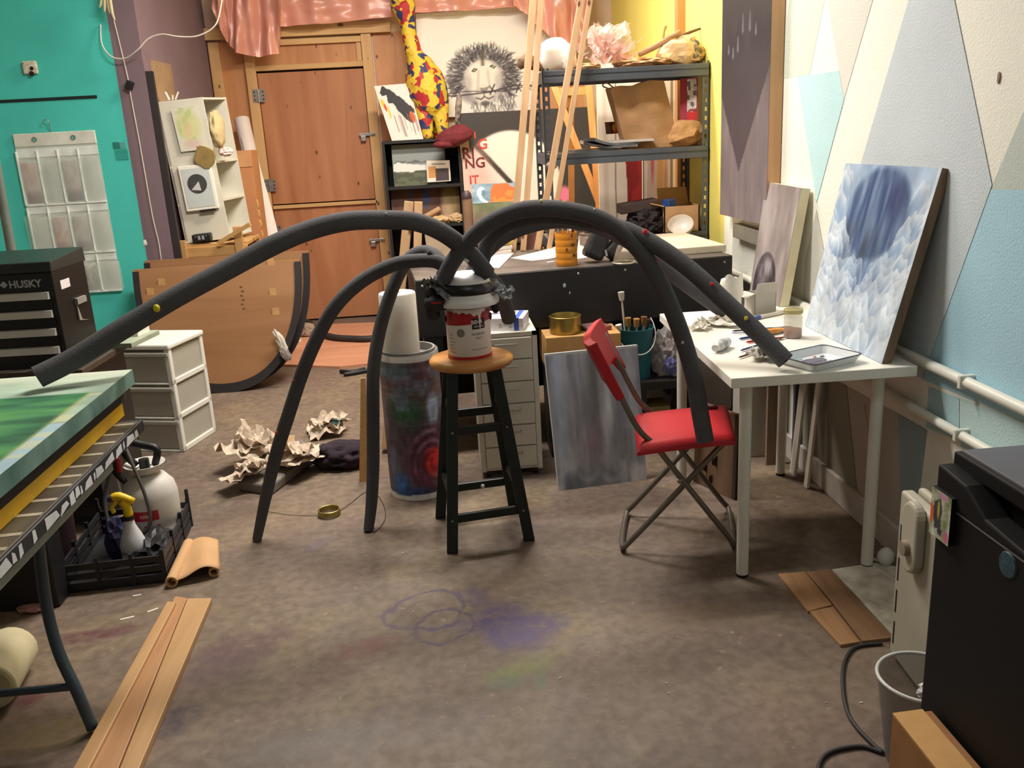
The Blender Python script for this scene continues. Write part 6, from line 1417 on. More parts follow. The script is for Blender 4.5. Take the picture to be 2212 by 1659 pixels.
part('crown', MB().blob(V((rc.x - 0.01, 7.20, KZ + 0.012)), (0.145, 0.075, 0.075), 4, 0.14, 1.7, 4, False, F((0, 0, 0), (0.97, 0, 0.18), (0, 1, 0), (-0.18, 0, 0.97)), None), mat('maroon_cloth', (112, 38, 46), 0.85, var=0.2, scale=20), cap, smooth=True)
part('brim', MB().blob(V((rc.x - 0.10, 7.18, KZ - 0.045)), (0.085, 0.05, 0.03), 3, 0.1, 1.5, 7, False), MATS['maroon_cloth'], cap, smooth=True)
fp = aty(990, 250, 7.30)
single('feather_tassel', MB().tube([aty(992, 205, 7.3), aty(990, 235, 7.3), aty(987, 270, 7.3)], [0.020, 0.026, 0.012], 10, smooth=3), mat('tassel_grey', (176, 160, 150), 0.8, col2=(60, 54, 56), scale=30), 'grey feathery tassel hanging above the red cap', 'tassel', smooth=True)

# ------------------------------------------------------------------ lion drawing, plastic drape, black canvas with a pale disc
def lion():
    w, h = 210, 150; R = Ras(w, h, (240, 226, 206)); rs = np.random.RandomState(21)
    n = fbm(w, h, 4, 2); R.a = lerp3((244, 238, 228), (252, 248, 240), n)
    cx, cy = 0.415, 0.37
    # coordinates: x right, y up, aspect handled by h/w
    A = R.asp
    def P(a, rx, ry=None): return (cx + rx * math.cos(a), cy + (ry or rx) * math.sin(a) / A)
    d = np.sqrt(((R.X - cx) / 0.235) ** 2 + ((R.Y - cy) * A / 0.215) ** 2)
    R.mix(np.clip((1.0 - d) * 5, 0, 1), (206, 198, 196), 0.75)
    R.mix(np.clip((1.0 - d) * 5, 0, 1) * np.clip((fbm(w, h, 12, 9) - 0.42) * 5, 0, 1), (140, 134, 142), 0.75)
    for k in range(950):
        a = rs.uniform(-0.75, math.pi + 0.55); r0 = rs.uniform(0.125, 0.225); l = rs.uniform(0.018, 0.048)
        x0, y0 = P(a, r0, r0 * 0.92); x1, y1 = P(a + rs.uniform(-0.1, 0.1), r0 + l, (r0 + l) * 0.92)
        g = rs.choice([40, 60, 90, 130]); R.line([(x0, y0), (x1, y1)], rs.uniform(0.0015, 0.004), (g, g - 4, g), 0.8, 0.001)
    for k in range(150):
        x = cx + rs.uniform(-0.08, 0.20); y = rs.uniform(-0.02, 0.22); R.line([(x, y), (x + rs.uniform(-0.02, 0.02), y - 0.06)], 0.002, (70, 66, 72), 0.6)
    f = np.sqrt(((R.X - cx) / 0.125) ** 2 + ((R.Y - cy + 0.03) * A / 0.135) ** 2)
    R.mix(np.clip((1.0 - f) * 7, 0, 1), (248, 242, 228), 0.95)
    R.mix(np.exp(-((R.X - cx) / 0.012) ** 2) * (R.Y > cy + 0.10) * (R.Y < cy + 0.26), (92, 80, 62), 0.8)
    f2 = np.sqrt(((R.X - cx) / 0.085) ** 2 + ((R.Y - cy + 0.17) * A / 0.075) ** 2)
    R.mix(np.clip((1.0 - f2) * 4, 0, 1), (232, 224, 212), 0.9)
    for s_ in (-1, 1):
        ex, ey = cx + 0.060 * s_ + 0.006, cy + 0.065 + (0.02 if s_ > 0 else 0)
        R.poly([(ex - 0.024, ey + 0.010 * s_), (ex - 0.004, ey + 0.024), (ex + 0.022, ey - 0.006 * s_ + 0.006), (ex + 0.004, ey - 0.016)], (56, 50, 44)); R.ell(ex, ey + 0.002, 0.010, 0.010, (170, 164, 120), 0.4)
        for j in range(9):
            q = j / 8; R.ell(cx + s_ * (0.030 + 0.012 * q), cy + 0.05 - 0.20 * q, 0.010, 0.020, (206, 196, 186), 0.9, 0.5)
        R.ell(cx + 0.105 * s_, cy - 0.06, 0.030, 0.10, (178, 170, 172), 0.9, 0.6); R.ell(cx + 0.06 * s_, cy - 0.20, 0.035, 0.035, (196, 188, 186), 0.8, 0.5)
    R.poly([(cx - 0.032, cy - 0.105), (cx + 0.036, cy - 0.10), (cx + 0.012, cy - 0.15), (cx - 0.010, cy - 0.15)], (150, 138, 134), 0.9)
    R.line([(cx, cy - 0.15), (cx, cy - 0.19)], 0.003, (90, 82, 82)); R.line([(cx - 0.055, cy - 0.20), (cx - 0.02, cy - 0.215), (cx, cy - 0.19), (cx + 0.03, cy - 0.215), (cx + 0.06, cy - 0.195)], 0.004, (84, 76, 78))
    R.ell(cx + 0.005, cy - 0.255, 0.030, 0.022, (84, 76, 80), 0.6, 0.8)
    R.line([(0.02, 0.24), (0.22, 0.20), (0.45, 0.22), (0.62, 0.27), (0.78, 0.25), (1.0, 0.30)], 0.005, (58, 50, 56), 0.9); R.line([(0.05, 0.21), (0.30, 0.24), (0.55, 0.22), (0.80, 0.28), (0.98, 0.26)], 0.003, (58, 50, 56), 0.9)
    for x in (0.24, 0.47, 0.64, 0.83): R.line([(x - 0.015, 0.20), (x + 0.015, 0.29)], 0.004, (50, 44, 50)); R.line([(x - 0.02, 0.28), (x + 0.02, 0.21)], 0.003, (50, 44, 50))
    R.line([(0.70, 0.25), (0.80, 0.12), (0.82, 0.0)], 0.003, (96, 88, 92), 0.8); R.line([(0.72, 0.25), (0.86, 0.16), (0.97, 0.05)], 0.003, (96, 88, 92), 0.8)
    for x, y in ((0.80, 0.52), (0.96, 0.22), (0.90, 0.30), (0.98, 0.10)): R.ell(x, y, 0.012, 0.020, (214, 120, 110), 0.6)
    return R
M_cloth = mat('unprimed_cloth', (232, 216, 196), 0.8)
canvas('lion_drawing', 'large white cloth with a grey brush drawing of a lion hung on the back wall', 'painting', (-0.075, 7.735, 1.635), (1.19, 7.735, 1.640), (1.19, 7.735, 2.47), (-0.062, 7.735, 2.44), 0.006, lion(), M_cloth, face='drawing', frame='cloth_backing')
M_drape = mat('pink_plastic_sheet', (232, 164, 146), 0.3, var=0.10, scale=4, alpha=0.92, spec=0.6)
def drape(px, y, amp, fq, seed):
    """px: list of (u, top v, bottom v) columns; hangs in folds"""
    top = [aty(u, a, y) for u, a, b in px]; bot = [aty(u, b, y) for u, a, b in px]
    def f(s, t):
        x = s * (len(px) - 1); i = min(int(x), len(px) - 2); k = x - i
        p = top[i].lerp(top[i + 1], k).lerp(bot[i].lerp(bot[i + 1], k), t)
        w = amp * (math.sin(fq * s * 6.28 + seed + t * 2.5) + 0.5 * math.sin(fq * 2.3 * s * 6.28 + seed * 2 - t * 3)) + 0.02 * mnoise.noise(V((s * 14, t * 5, seed)))
        return p + V((0, w - amp * 1.5, 0))
    return MB().grid(f, 90, 26)
dr_ = thing('plastic_drape', 'translucent pink plastic sheeting draped along the top of the back wall', 'plastic sheet', aty(600, 122, 7.6))
part('left_swag', drape([(462, -60, 20), (490, -60, 90), (515, -60, 116), (560, -60, 124), (606, -60, 117), (607, -60, 56)], 7.62, 0.030, 3, 1), M_drape, dr_, smooth=True)
part('middle_swag', drape([(600, -60, 58), (700, -60, 52), (840, -60, 38), (900, -60, 28), (1000, -60, 24), (1120, -60, 16)], 7.64, 0.018, 5, 4), M_drape, dr_, smooth=True)
part('right_swag', drape([(1108, -60, 14), (1150, -60, 45), (1190, -60, 85), (1230, -60, 112), (1262, -60, 110), (1275, -60, 20)], 7.55, 0.035, 3, 7), M_drape, dr_, smooth=True)
part('edge_board', MB().quadbox(aty(1040, -20, 7.52), aty(1050, -20, 7.52), aty(1050, -60, 7.52), aty(1040, -60, 7.52), (0, 0.02, 0)), M_stud, dr_)
def disc():
    w, h = 130, 110; R = Ras(w, h, (58, 52, 50)); n = fbm(w, h, 5, 4)
    cx, cy = 0.36, 0.40; d = np.sqrt((R.X - cx) ** 2 + ((R.Y - cy) * R.asp) ** 2)
    R.mix(np.clip((0.385 - d) * 60, 0, 1), lerp3((234, 222, 210), (246, 236, 226), n)); R.poly([(-0.1, -0.1), (0.06, -0.1), (0.06, 0.80), (-0.1, 0.80)], (232, 206, 192), 0.9, 0.05)
    R.line([(0.12, 0.72), (0.20, 0.62), (0.27, 0.53), (0.34, 0.44), (0.385, 0.38)], 0.018, (64, 52, 46)); R.poly([(0.36, 0.40), (0.42, 0.37), (0.40, 0.35)], (64, 52, 46)); R.line([(0.62, 0.30), (0.62, 0.42)], 0.004, (120, 100, 90))
    R.ell(0.10, 0.58, 0.10, 0.16, (222, 176, 166), 0.9, 0.5); R.ell(0.13, 0.42, 0.12, 0.14, (206, 160, 150), 0.9, 0.4)
    R.ell(0.76, 0.30, 0.05, 0.07, (226, 120, 150), 0.5); R.ell(0.70, 0.22, 0.04, 0.05, (120, 60, 76), 0.5); R.poly([(0.72, 0.0), (0.80, 0.25), (0.90, 0.35), (0.88, 0.6), (1.1, 0.6), (1.1, 0)], (50, 46, 46), 1, 0.04)
    return R
k_bl, k_br, k_tr, k_tl = V((0.222, 7.28, 0.70)), V((1.280, 7.28, 0.70)), V((1.280, 7.32, 1.652)), V((0.222, 7.32, 1.655))
dk = canvas('disc_painting', 'black canvas with a pale disc and red stencilled letters leaning under the lion drawing', 'painting', k_bl, k_br, k_tr, k_tl, 0.03, disc(), M_dark)
M_st1 = mat('stencil_dark_red', (120, 44, 42), 0.7, var=0.3, scale=20); M_st2 = mat('stencil_red', (206, 74, 66), 0.7, var=0.3, scale=20)
for s_, u, v, sz, mm in (('G', 1032, 322, 0.11, M_st2), ('RI', 998, 343, 0.12, M_st1), ('NG', 1004, 364, 0.11, M_st1), ('IT', 1014, 397, 0.09, M_st2), ('I', 1024, 299, 0.07, M_st2)):
    p = aty(u, v, 7.275 + 0.042 * ((aty(u, v, 7.29).z - 0.70) / 0.95))
    text(s_, p, (1, 0, 0.02), (0, 0.04, 1), sz, mm, dk, name='stencil_letter', bold=0.02)
# studio easel and canvases seen through the steel shelf
M_eas = wood('easel_orange_wood', (226, 160, 96), (200, 130, 70), 'Z', False, 0.5)
ea = thing('studio_easel', 'orange-toned wooden easel seen through the steel shelving', 'easel', (1.0, 6.3, 0))
def ep(u, v, y): return aty(u, v, y)
for u0, v0, u1, v1 in ((1196, 185, 1306, 470), (1272, 185, 1296, 470)):
    a = ep(u0, v0, 6.25); b = ep(u1, v1, 6.12); k = a.z / (a.z - b.z); foot = a + (b - a) * k
    part('leg', MB().bar(foot, a, 0.045, 0.022, (0, 1, 0)), M_eas, ea, bev=0.003)
part('rear_leg', MB().bar((1.0, 6.9, 0), (0.95, 6.27, 1.75), 0.04, 0.022, (0, 1, 0)), M_eas, ea)
part('cross_bar', MB().bar(ep(1196, 200, 6.26), ep(1276, 196, 6.26), 0.022, 0.05, (0, 0, 1)), M_eas, ea, bev=0.002)
single('plywood_offcut', MB().quadbox((0.80, 7.35, 0), (1.22, 7.35, 0), (1.24, 7.45, 1.86), (0.82, 7.45, 1.87), (0, 0.015, 0)), M_ply, 'tan plywood sheet standing behind the black disc canvas', 'plywood')
def redfig():
    w, h = 60, 150; R = Ras(w, h, (236, 222, 208)); n = fbm(w, h, 4, 3)
    R.a = lerp3((232, 214, 198), (244, 234, 224), n)
    R.poly([(0.55, 0.80), (0.80, 0.82), (1.0, 0.66), (1.02, 0.40), (0.86, 0.18), (0.72, 0.20), (0.64, 0.45)], (176, 44, 46), 1, 0.05); R.mix((R.X > 0.5) * (n > 0.55) * (R.Y > 0.2) * (R.Y < 0.8) * (R.a[..., 0] < 200), (128, 30, 34), 0.6)
    R.line([(0.40, 0.95), (0.36, 0.6), (0.40, 0.3), (0.36, 0.0)], 0.008, (70, 60, 60)); R.ell(0.15, 0.5, 0.06, 0.5, (206, 186, 166), 0.8, 0.6); return R
def skirt():
    w, h = 60, 150; R = Ras(w, h, (238, 228, 216)); s2 = vn(w, h, 8, 3, 4)
    R.a = lerp3((222, 206, 192), (246, 238, 232), s2); R.poly([(0.15, 0.78), (0.82, 0.78), (0.80, 0.50), (0.55, 0.34), (0.25, 0.36), (0.12, 0.55)], (226, 198, 184), 0.9, 0.06)
    R.ell(0.55, 0.62, 0.10, 0.16, (222, 166, 92), 0.6, 0.8); R.ell(0.30, 0.72, 0.06, 0.10, (206, 100, 120), 0.6, 0.8); R.ell(0.72, 0.56, 0.06, 0.14, (196, 142, 110), 0.6, 0.8); R.line([(0.0, 0.95), (0.02, 0.1)], 0.02, (70, 60, 70)); R.poly([(0.86, 0), (0.94, 0), (0.94, 1), (0.86, 1)], (150, 134, 124)); return R
canvas('red_figure_painting', 'tall white painting with a red curving shape behind the steel shelf', 'painting', (1.035, 5.74, 0.0), (1.325, 5.74, 0.0), (1.335, 5.80, 1.88), (1.045, 5.80, 1.88), 0.03, redfig_ if False else redfig(), M_cream)
canvas('pale_skirt_painting', 'tall pale painting of a skirt-like shape behind the steel shelf', 'painting', (1.295, 5.69, 0.0), (1.50, 5.69, 0.0), (1.52, 5.72, 1.86), (1.315, 5.72, 1.86), 0.025, skirt(), M_cream)
yp = atx(1472, 30, WX); single('yellow_wall_post', MB().box((WX - 0.05, 5.56, 0), (WX, 5.62, CEIL)), M_ply, 'narrow brown post fixed to the yellow wall above the shelving', 'post', bev=0.003)
# ------------------------------------------------------------------ hanging pocket organiser on the teal wall
M_vinyl = mat('frosted_vinyl', (206, 214, 206), 0.5, var=0.05, alpha=0.9)
M_vinyl2 = mat('frosted_pocket', (216, 222, 214), 0.45, var=0.06, scale=14, alpha=0.30)
M_seam = mat('vinyl_seam', (228, 234, 228), 0.5)
oF = F((-2.345, YT - 0.012, 1.64), (1, 0, 0.0), (0, 1, 0), (0, 0, 1))
OX0, OX1 = -2.585, -2.090
og = thing('pocket_organiser', 'frosted white hanging pocket organiser with photos on the teal wall', 'organiser', ((OX0 + OX1) / 2, YT - 0.01, 0.64))
part('backing_sheet', MB().box((OX0, YT - 0.008, 0.640), (OX1, YT - 0.004, 1.640)), M_vinyl, og)
part('header_band', MB().box((OX0, YT - 0.012, 1.570), (OX1, YT - 0.004, 1.650)), mat('vinyl_header', (216, 218, 206), 0.6), og, bev=0.004)
for x in (OX0 + 0.125, OX0 + 0.36): 
    part('eyelet', MB().lathe((x, YT - 0.012, 1.612), [(0.016, 0), (0.016, 0.003), (0.009, 0.003), (0.009, 0.0)], 16, (0, -1, 0), cap=False), M_steel, og, smooth=30)
    part('eyelet_hole', MB().lathe((x, YT - 0.0125, 1.612), [(0.0095, 0), (0.0, 0.0005)], 12, (0, -1, 0)), M_teal, og)
rowz = ((1.215, 1.545), (0.90, 1.20), (0.645, 0.885))
cw = (OX1 - OX0) / 4
for r, (z0, z1) in enumerate(rowz):
    flare = 0.014 + 0.006 * r
    part('flap_band', MB().box((OX0, YT - 0.010, z1 - 0.04), (OX1, YT - 0.006, z1 + 0.012)), M_seam, og)
    for c in range(4):
        x0 = OX0 + c * cw + 0.004 - (0.03 if c == 0 and r > 0 else 0.0); x1 = OX0 + (c + 1) * cw - 0.004 + (0.02 if c == 3 and r == 2 else 0)
        def pf(u, v, x0=x0, x1=x1, z0=z0, z1=z1): return V((x0 + (x1 - x0) * u, YT - 0.012 - flare * math.sin(math.pi * u) * (0.35 + 0.65 * v) - 0.012 * v, z0 + (z1 - 0.055 - z0) * v + 0.006 * math.sin(6 * u + c)))
        part('pocket', MB().grid(pf, 8, 4), M_vinyl2, og, smooth=True)
        part('pocket_seam', MB().box((OX0 + c * cw - 0.004, YT - 0.018, z0), (OX0 + c * cw + 0.004, YT - 0.008, z1)), M_seam, og)
    part('pocket_seam', MB().box((OX0, YT - 0.018, z0 - 0.006), (OX1, YT - 0.008, z0 + 0.004)), M_seam, og)
def floral(seed, c1, c2):
    w, h = 24, 36; R = Ras(w, h, (196, 186, 182)); n = fbm(w, h, 4, seed); R.a = lerp3((206, 200, 194), c1, np.clip(n * 1.4 - 0.2, 0, 1)); R.mix(np.clip((0.35 - R.Y) * 5, 0, 1), c2, 0.8); return R
for r, c, sd, c1, c2, lab in ((0, 0, 3, (186, 140, 130), (120, 100, 108), 'pink floral photo card in the top left organiser pocket'), (0, 2, 8, (170, 160, 156), (108, 100, 104), 'grey landscape photo card in the top row organiser pocket'), (1, 1, 12, (196, 150, 140), (150, 120, 118), 'reddish blossom card in the middle row of the organiser'), (1, 2, 21, (170, 160, 160), (130, 120, 122), 'pale grey card in the middle row of the organiser'), (2, 2, 17, (120, 124, 118), (150, 150, 148), 'dark round-patterned card in the bottom row of the organiser')):
    z0, z1 = rowz[r]; x = OX0 + c * cw + 0.018
    canvas('photo_card', lab, 'photo', (x, YT - 0.011, z0 + 0.012), (x + cw - 0.036, YT - 0.011, z0 + 0.012), (x + cw - 0.036, YT - 0.0115, z1 - 0.07), (x, YT - 0.0115, z1 - 0.07), 0.0012, floral(sd, c1, c2), M_seam, group='photos in the organiser', face='print', frame='card')

# cords and tassel over the teal and purple walls
M_cordw = mat('white_cord', (214, 206, 192), 0.6)
single('white_cable', MB().tube([tq(217, 53, 0.01), tq(220, 95, 0.03), tq(240, 122, 0.05), tq(270, 126, 0.06), tq(297, 108, 0.08), tq(320, 84, 0.08), tq(350, 74, 0.08), tq(385, 79, 0.08), tq(425, 78, 0.08), tq(460, 60, 0.08), tq(474, 30, 0.08), tq(484, -40, 0.08)], 0.0045, 8, smooth=6), M_cordw, 'white cable sagging across the purple wall from the teal corner', 'cable', smooth=True)
sg = thing('pull_string', 'thin white string with a black toggle hanging down the purple wall', 'string', V((-1.80, YT - 0.02, 0.5)))
part('cord', MB().tube([tq(230, -20, 0.02), tq(255, 80, 0.02), tq(276, 168, 0.02), tq(283, 210, 0.02), tq(300, 300, 0.02), tq(314, 380, 0.02), tq(330, 470, 0.02), tq(344, 530, 0.02), tq(352, 600, 0.02)], 0.003, 6, smooth=4), M_cordw, sg, smooth=True)
tg = tq(280, 184, 0.02); part('toggle', MB().box((-0.022, -0.016, -0.026), (0.022, 0.016, 0.026), F(tg, (0.9, 0, -0.43), (0, 1, 0), (0.43, 0, 0.9))), M_black, sg, bev=0.006)
ts = thing('rope_tassel', 'frayed pale rope tassel hanging from above at the top left', 'tassel', tq(240, 40, 0.1))
for u0, u1, v1, r in ((222, 214, 16, 0.008), (226, 226, 26, 0.009), (234, 248, 44, 0.010), (230, 238, 30, 0.007)):
    part('strand', MB().tube([tq(u0, -30, 0.1), tq((u0 + u1) / 2, v1 * 0.5, 0.1), tq(u1, v1, 0.1)], [r, r, r * 0.5], 8, smooth=4), mat('rope_cream', (206, 196, 160), 0.9), ts, smooth=True)
single('grey_pole', MB().tube([aty(-14, 330, 4.6), aty(28, 560, 4.6), aty(60, 760, 4.6)], 0.022, 12), mat('pole_grey', (104, 112, 104), 0.5), 'grey metal pole standing at the left edge behind the tool chest', 'pole', smooth=40)
tn0 = V((XP + 0.004, 6.65, 1.80))
part('tan_primer_patch', MB().box((XP, 6.15, 1.70), (XP + 0.003, 6.62, 2.06)), mat('tan_primer', (150, 122, 92), 0.85), wall_purple)
part('wall_chip', MB().blob(tq(313, 524, 0.001), (0.012, 0.002, 0.018), 2, 0.5, 2, 3), M_white, wall_purple)

# ------------------------------------------------------------------ dark strip for the shaded gap, white box shelf, trestle, carton, paper roll
single('gap_shade_strip', MB().box((-1.733, 6.005, 0), (-1.690, 6.035, 1.98)), mat('gap_shade_strip', (44, 36, 38), 0.7), 'tall dark strip standing in for the shaded gap beside the purple wall', 'board')  # dark solid in place of the shade between purple wall and white box
M_oldwhite = mat('old_white_box', (208, 204, 188), 0.6, var=0.06, scale=6)
wF = F(V((-1.708, 6.16, 0.8975)), (0.998, 0.02, 0.06), (-0.02, 1, 0), (-0.06, 0, 1))
wb_ = thing('white_box_shelf', 'old white wooden box shelf open to the right, standing on a trestle', 'shelf', wF(0.15, 0.1, 0))
BWd, BDp, BHt = 0.315, 0.30, 0.905
part('left_side', MB().box((0.02, 0, 0), (0.035, BDp, BHt), wF), M_oldwhite, wb_)
part('front_panel', MB().box((0.02, 0, 0), (BWd, 0.012, BHt), wF), M_oldwhite, wb_, bev=0.002)
part('back_panel', MB().box((0.02, BDp - 0.012, 0), (BWd + 0.09, BDp, BHt), wF), M_oldwhite, wb_)
for z in (0.0, 0.245, 0.49, BHt - 0.014):
    part('shelf_divider', MB().quadbox(wF(0.02, 0.0, z), wF(BWd, 0.0, z), wF(BWd + 0.09, BDp, z), wF(0.02, BDp, z), (0, 0, 0.012)), M_oldwhite, wb_)
def flower():
    w, h = 44, 50; R = Ras(w, h, (214, 210, 194)); n = fbm(w, h, 5, 4)
    R.ell(0.5, 0.58, 0.42, 0.36, (206, 206, 150), 0.5); R.mix(np.clip((n - 0.5) * 6, 0, 1) * (np.abs(R.X - 0.5) < 0.4) * (R.Y > 0.25), (168, 190, 120), 0.7); R.ell(0.45, 0.5, 0.15, 0.2, (216, 190, 150), 0.8, 0.7); R.ell(0.5, 0.16, 0.28, 0.10, (206, 176, 162), 0.9, 0.7); R.ell(0.62, 0.06, 0.03, 0.03, (186, 40, 40), 0.4); return R
e_ = -0.013
canvas('flower_print', 'faded yellow-green flower print pinned to the white box shelf', 'print', wF(0.115, e_, 0.585), wF(0.29, e_, 0.585), wF(0.275, e_, 0.855), wF(0.105, e_, 0.855), 0.001, flower(), M_oldwhite, face='print', frame='paper')
tf = thing('framed_triangle_print', 'white framed print of a dark circle holding a white triangle', 'picture', wF(0.16, -0.02, 0.19))
part('frame', MB().box((0.075, -0.026, 0.205), (0.285, -0.003, 0.495), wF), M_white, tf, bev=0.004)
part('print', MB().box((0.092, -0.028, 0.225), (0.268, -0.025, 0.475), wF), mat('print_pale_blue', (196, 204, 202), 0.4, var=0.04), tf)
part('dark_circle', MB().lathe(wF(0.178, -0.028, 0.375), [(0.062, 0), (0.062, 0.001)], 36, -wF.y), mat('print_charcoal', (66, 66, 66), 0.5, var=0.2, scale=30), tf)
part('white_triangle', MB().prism([wF(0.135, -0.0292, 0.340), wF(0.197, -0.0292, 0.330), wF(0.190, -0.0292, 0.390)], -wF.y * 0.0008), mat('print_white', (206, 204, 206), 0.5), tf)
part('black_tab', MB().box((0.16, -0.03, 0.192), (0.255, -0.003, 0.206), wF), M_dark, tf)
ws = thing('wood_slice', 'round tan wood slice with dark bark hung on the white box shelf', 'wood slice', wF(0.26, -0.03, 0.455))
wsl = [wF(0.258 + r * math.cos(t), -0.032, 0.535 + r * 1.1 * math.sin(t)) for r, t in [(0.066 + 0.006 * math.sin(k * 1.9), 2 * math.pi * k / 14) for k in range(14)]]
part('slice', MB().prism(wsl, (0, 0.028, 0)), mat('slice_olive', (140, 116, 66), 0.8, var=0.2, scale=18), ws, bev=0.004)
single('paper_bag', MB().blob(wF(0.345, 0.10, 0.70), (0.045, 0.10, 0.12), 4, 0.2, 2, 5, False), mat('bag_manila', (198, 178, 132), 0.8, var=0.08), 'crumpled manila bag stuffed in the upper bay of the white box shelf', 'bag', smooth=True)
single('pink_tissue', MB().blob(wF(0.385, 0.04, 0.555), (0.045, 0.05, 0.028), 3, 0.4, 2.4, 9), mat('tissue_pinkish', (222, 196, 190), 0.6), 'pinkish tissue poking out of the white box shelf', 'tissue')
bb = thing('black_gadget', 'small black electronic box with white marks on the trestle ledge', 'gadget', wF(0.14, -0.06, -0.005))
part('case', MB().box((0.085, -0.085, 0.004), (0.205, -0.015, 0.056), wF), M_black, bb, bev=0.008)
for x in (0.11, 0.18): part('screw_mark', MB().lathe(wF(x, -0.0855, 0.042), [(0.005, 0), (0.004, 0.001)], 8, -wF.y), M_steel, bb)
for x in (0.125, 0.150): part('white_print', MB().box((x, -0.0862, 0.020), (x + 0.016, -0.0848, 0.046), wF), mat('print_silver', (150, 150, 154), 0.5), bb)
single('bundle_sticks', MB().tube([wF(0.10, 0.02, 0.91), wF(0.085, 0.02, 0.96)], 0.010, 8).tube([wF(0.14, 0.02, 0.91), wF(0.165, 0.03, 0.955)], 0.006, 8).tube([wF(0.12, 0.03, 0.91), wF(0.125, 0.03, 0.94)], 0.007, 8), M_cordw, 'short pale sticks lying on top of the white box shelf', 'sticks')
M_tr = wood('trestle_pine', (206, 164, 106), (176, 132, 78), 'X', True, 0.6, 0.8)
tr = thing('wooden_trestle', 'rough pine trestle carrying the white box shelf', 'trestle', (-1.55, 6.25, 0))
part('top_rail', MB().box((-1.715, 6.055, 0.815), (-1.27, 6.085, 0.880)), M_tr, tr, bev=0.003)
part('rear_rail', MB().box((-1.715, 6.505, 0.815), (-1.27, 6.535, 0.880)), M_tr, tr)
part('ledge', MB().box((-1.715, 6.085, 0.872), (-1.27, 6.505, 0.896)), M_tr, tr, bev=0.003)
for x in (-1.715, -1.345):
    for y in (6.04, 6.475): part('leg', MB().box((x, y, 0), (x + 0.055, y + 0.03, 0.896 if y > 6.3 else 0.93 if x < -1.5 else 1.0)), wood('trestle_leg', (206, 164, 106), (176, 132, 78), 'Z', True, 0.6, 0.8), tr, bev=0.003)
part('loose_brace', MB().bar((-1.45, 6.04, 0.90), (-1.22, 6.00, 1.015), 0.02, 0.025), M_tr, tr)
cbx = thing('tall_carton', 'tall brown cardboard carton behind the white box shelf', 'box', (-1.38, 6.72, 0))
part('carton_body', MB().box((-1.50, 6.60, 0), (-1.275, 6.86, 1.47)), mat('carton_brown', (186, 128, 82), 0.75, var=0.06, scale=4), cbx, bev=0.003)
part('tape_band', MB().box((-1.502, 6.596, 1.36), (-1.273, 6.602, 1.472)), mat('carton_tape', (198, 146, 102), 0.4), cbx)
for k in range(5): part('torn_edge', MB().blob(V((-1.275 + 0.002 * k, 6.605, 1.10 - 0.07 * k)), (0.010, 0.006, 0.028), 2, 0.5, 2.5, k), M_card, cbx)
rp0, rp1 = aty(594, 566, 7.16), aty(522, 258, 7.64)
wr_ = thing('leaning_paper_roll', 'long white paper roll leaning against the wooden wall by the door', 'paper roll', V((-1.2, 6.95, 0)))
rdir = (rp0 - rp1); foot_ = rp1 + rdir * (rp1.z / -rdir.z)
part('roll', MB().tube([foot_, rp1], 0.060, 26, True, 0.85, depth=0.3), mat('roll_paper', (226, 214, 206), 0.65, var=0.03), wr_, smooth=40)
part('loose_edge', MB().grid(lambda u, v: foot_.lerp(rp1, 0.02 + 0.90 * v) + V((0.060 * math.cos(-1.9 + 1.3 * u) + 0.035 * u * math.sin(math.pi * v), 0.062 * math.sin(-1.9 + 1.3 * u) - 0.012, 0)), 8, 20), MATS['roll_paper'], wr_, smooth=True)

# ------------------------------------------------------------------ two half-round wooden panels leaning upright
M_arch = wood('tabletop_veneer', (156, 114, 76), (134, 92, 58), 'X', False, 0.5, 0.5)
M_archedge = mat('black_edge_trim', (34, 30, 32), 0.5)
def arch(x0, x1, yb, yt, zt, th, name, lab, marks):
    cx = (x0 + x1) / 2; hw = (x1 - x0) / 2; n = 40
    a = (yt - yb) / zt; th_ = V((0, th, 0))
    def W_(x, z, o=0.0): return V((x, yb + a * z + o, z))
    prof = [(x0, zt)] + [(cx - hw * math.cos(t) ** 0.9 if math.cos(t) > 0 else cx + hw * abs(math.cos(t)) ** 0.9, zt * (1 - math.sin(t) ** 0.85) + 0.0) for t in [math.pi * k / n for k in range(1, n)]] + [(x1, zt)]
    t = thing(name, lab, 'panel', V((cx, yb, 0)), 'half-round wooden panels')
    part('panel_face', MB().prism([W_(x, z + 0.012) for x, z in prof], th_), M_arch, t)
    e = MB(); m_ = len(prof)
    loop = []
    for i, (x, z) in enumerate(prof):
        loop.append((W_(x, z, -0.012) , W_(cx + (x - cx) * 1.025, z - 0.0, th + 0.012)))
    for i in range(m_ - 1):
        x, z = prof[i]; x2, z2 = prof[i + 1]
        if z > zt - 1e-6 and z2 > zt - 1e-6: continue
        k = 0.93
        def inn(xx, zz): return (cx + (xx - cx) * k, zt - (zt - zz) * k)
        A_, B_ = inn(x, z), inn(x2, z2)
        e.hexa([W_(x, z, -0.012), W_(x2, z2, -0.012), W_(*B_, -0.012), W_(*A_, -0.012), W_(x, z, th + 0.01), W_(x2, z2, th + 0.01), W_(*B_, th + 0.01), W_(*A_, th + 0.01)])
    part('edge_trim', e, M_archedge, t, label='thick black edge banding')
    if marks:
        for (u, v) in marks:
            p = aty(u, v, yb + 0.08); p.y = yb + a * p.z - 0.0005
            part('pale_patch', MB().box((p.x - 0.022, p.y - 0.002, p.z - 0.035), (p.x + 0.022, p.y + 0.001, p.z + 0.035)), mat('veneer_pale', (204, 158, 104), 0.6), t)
    return t, W_
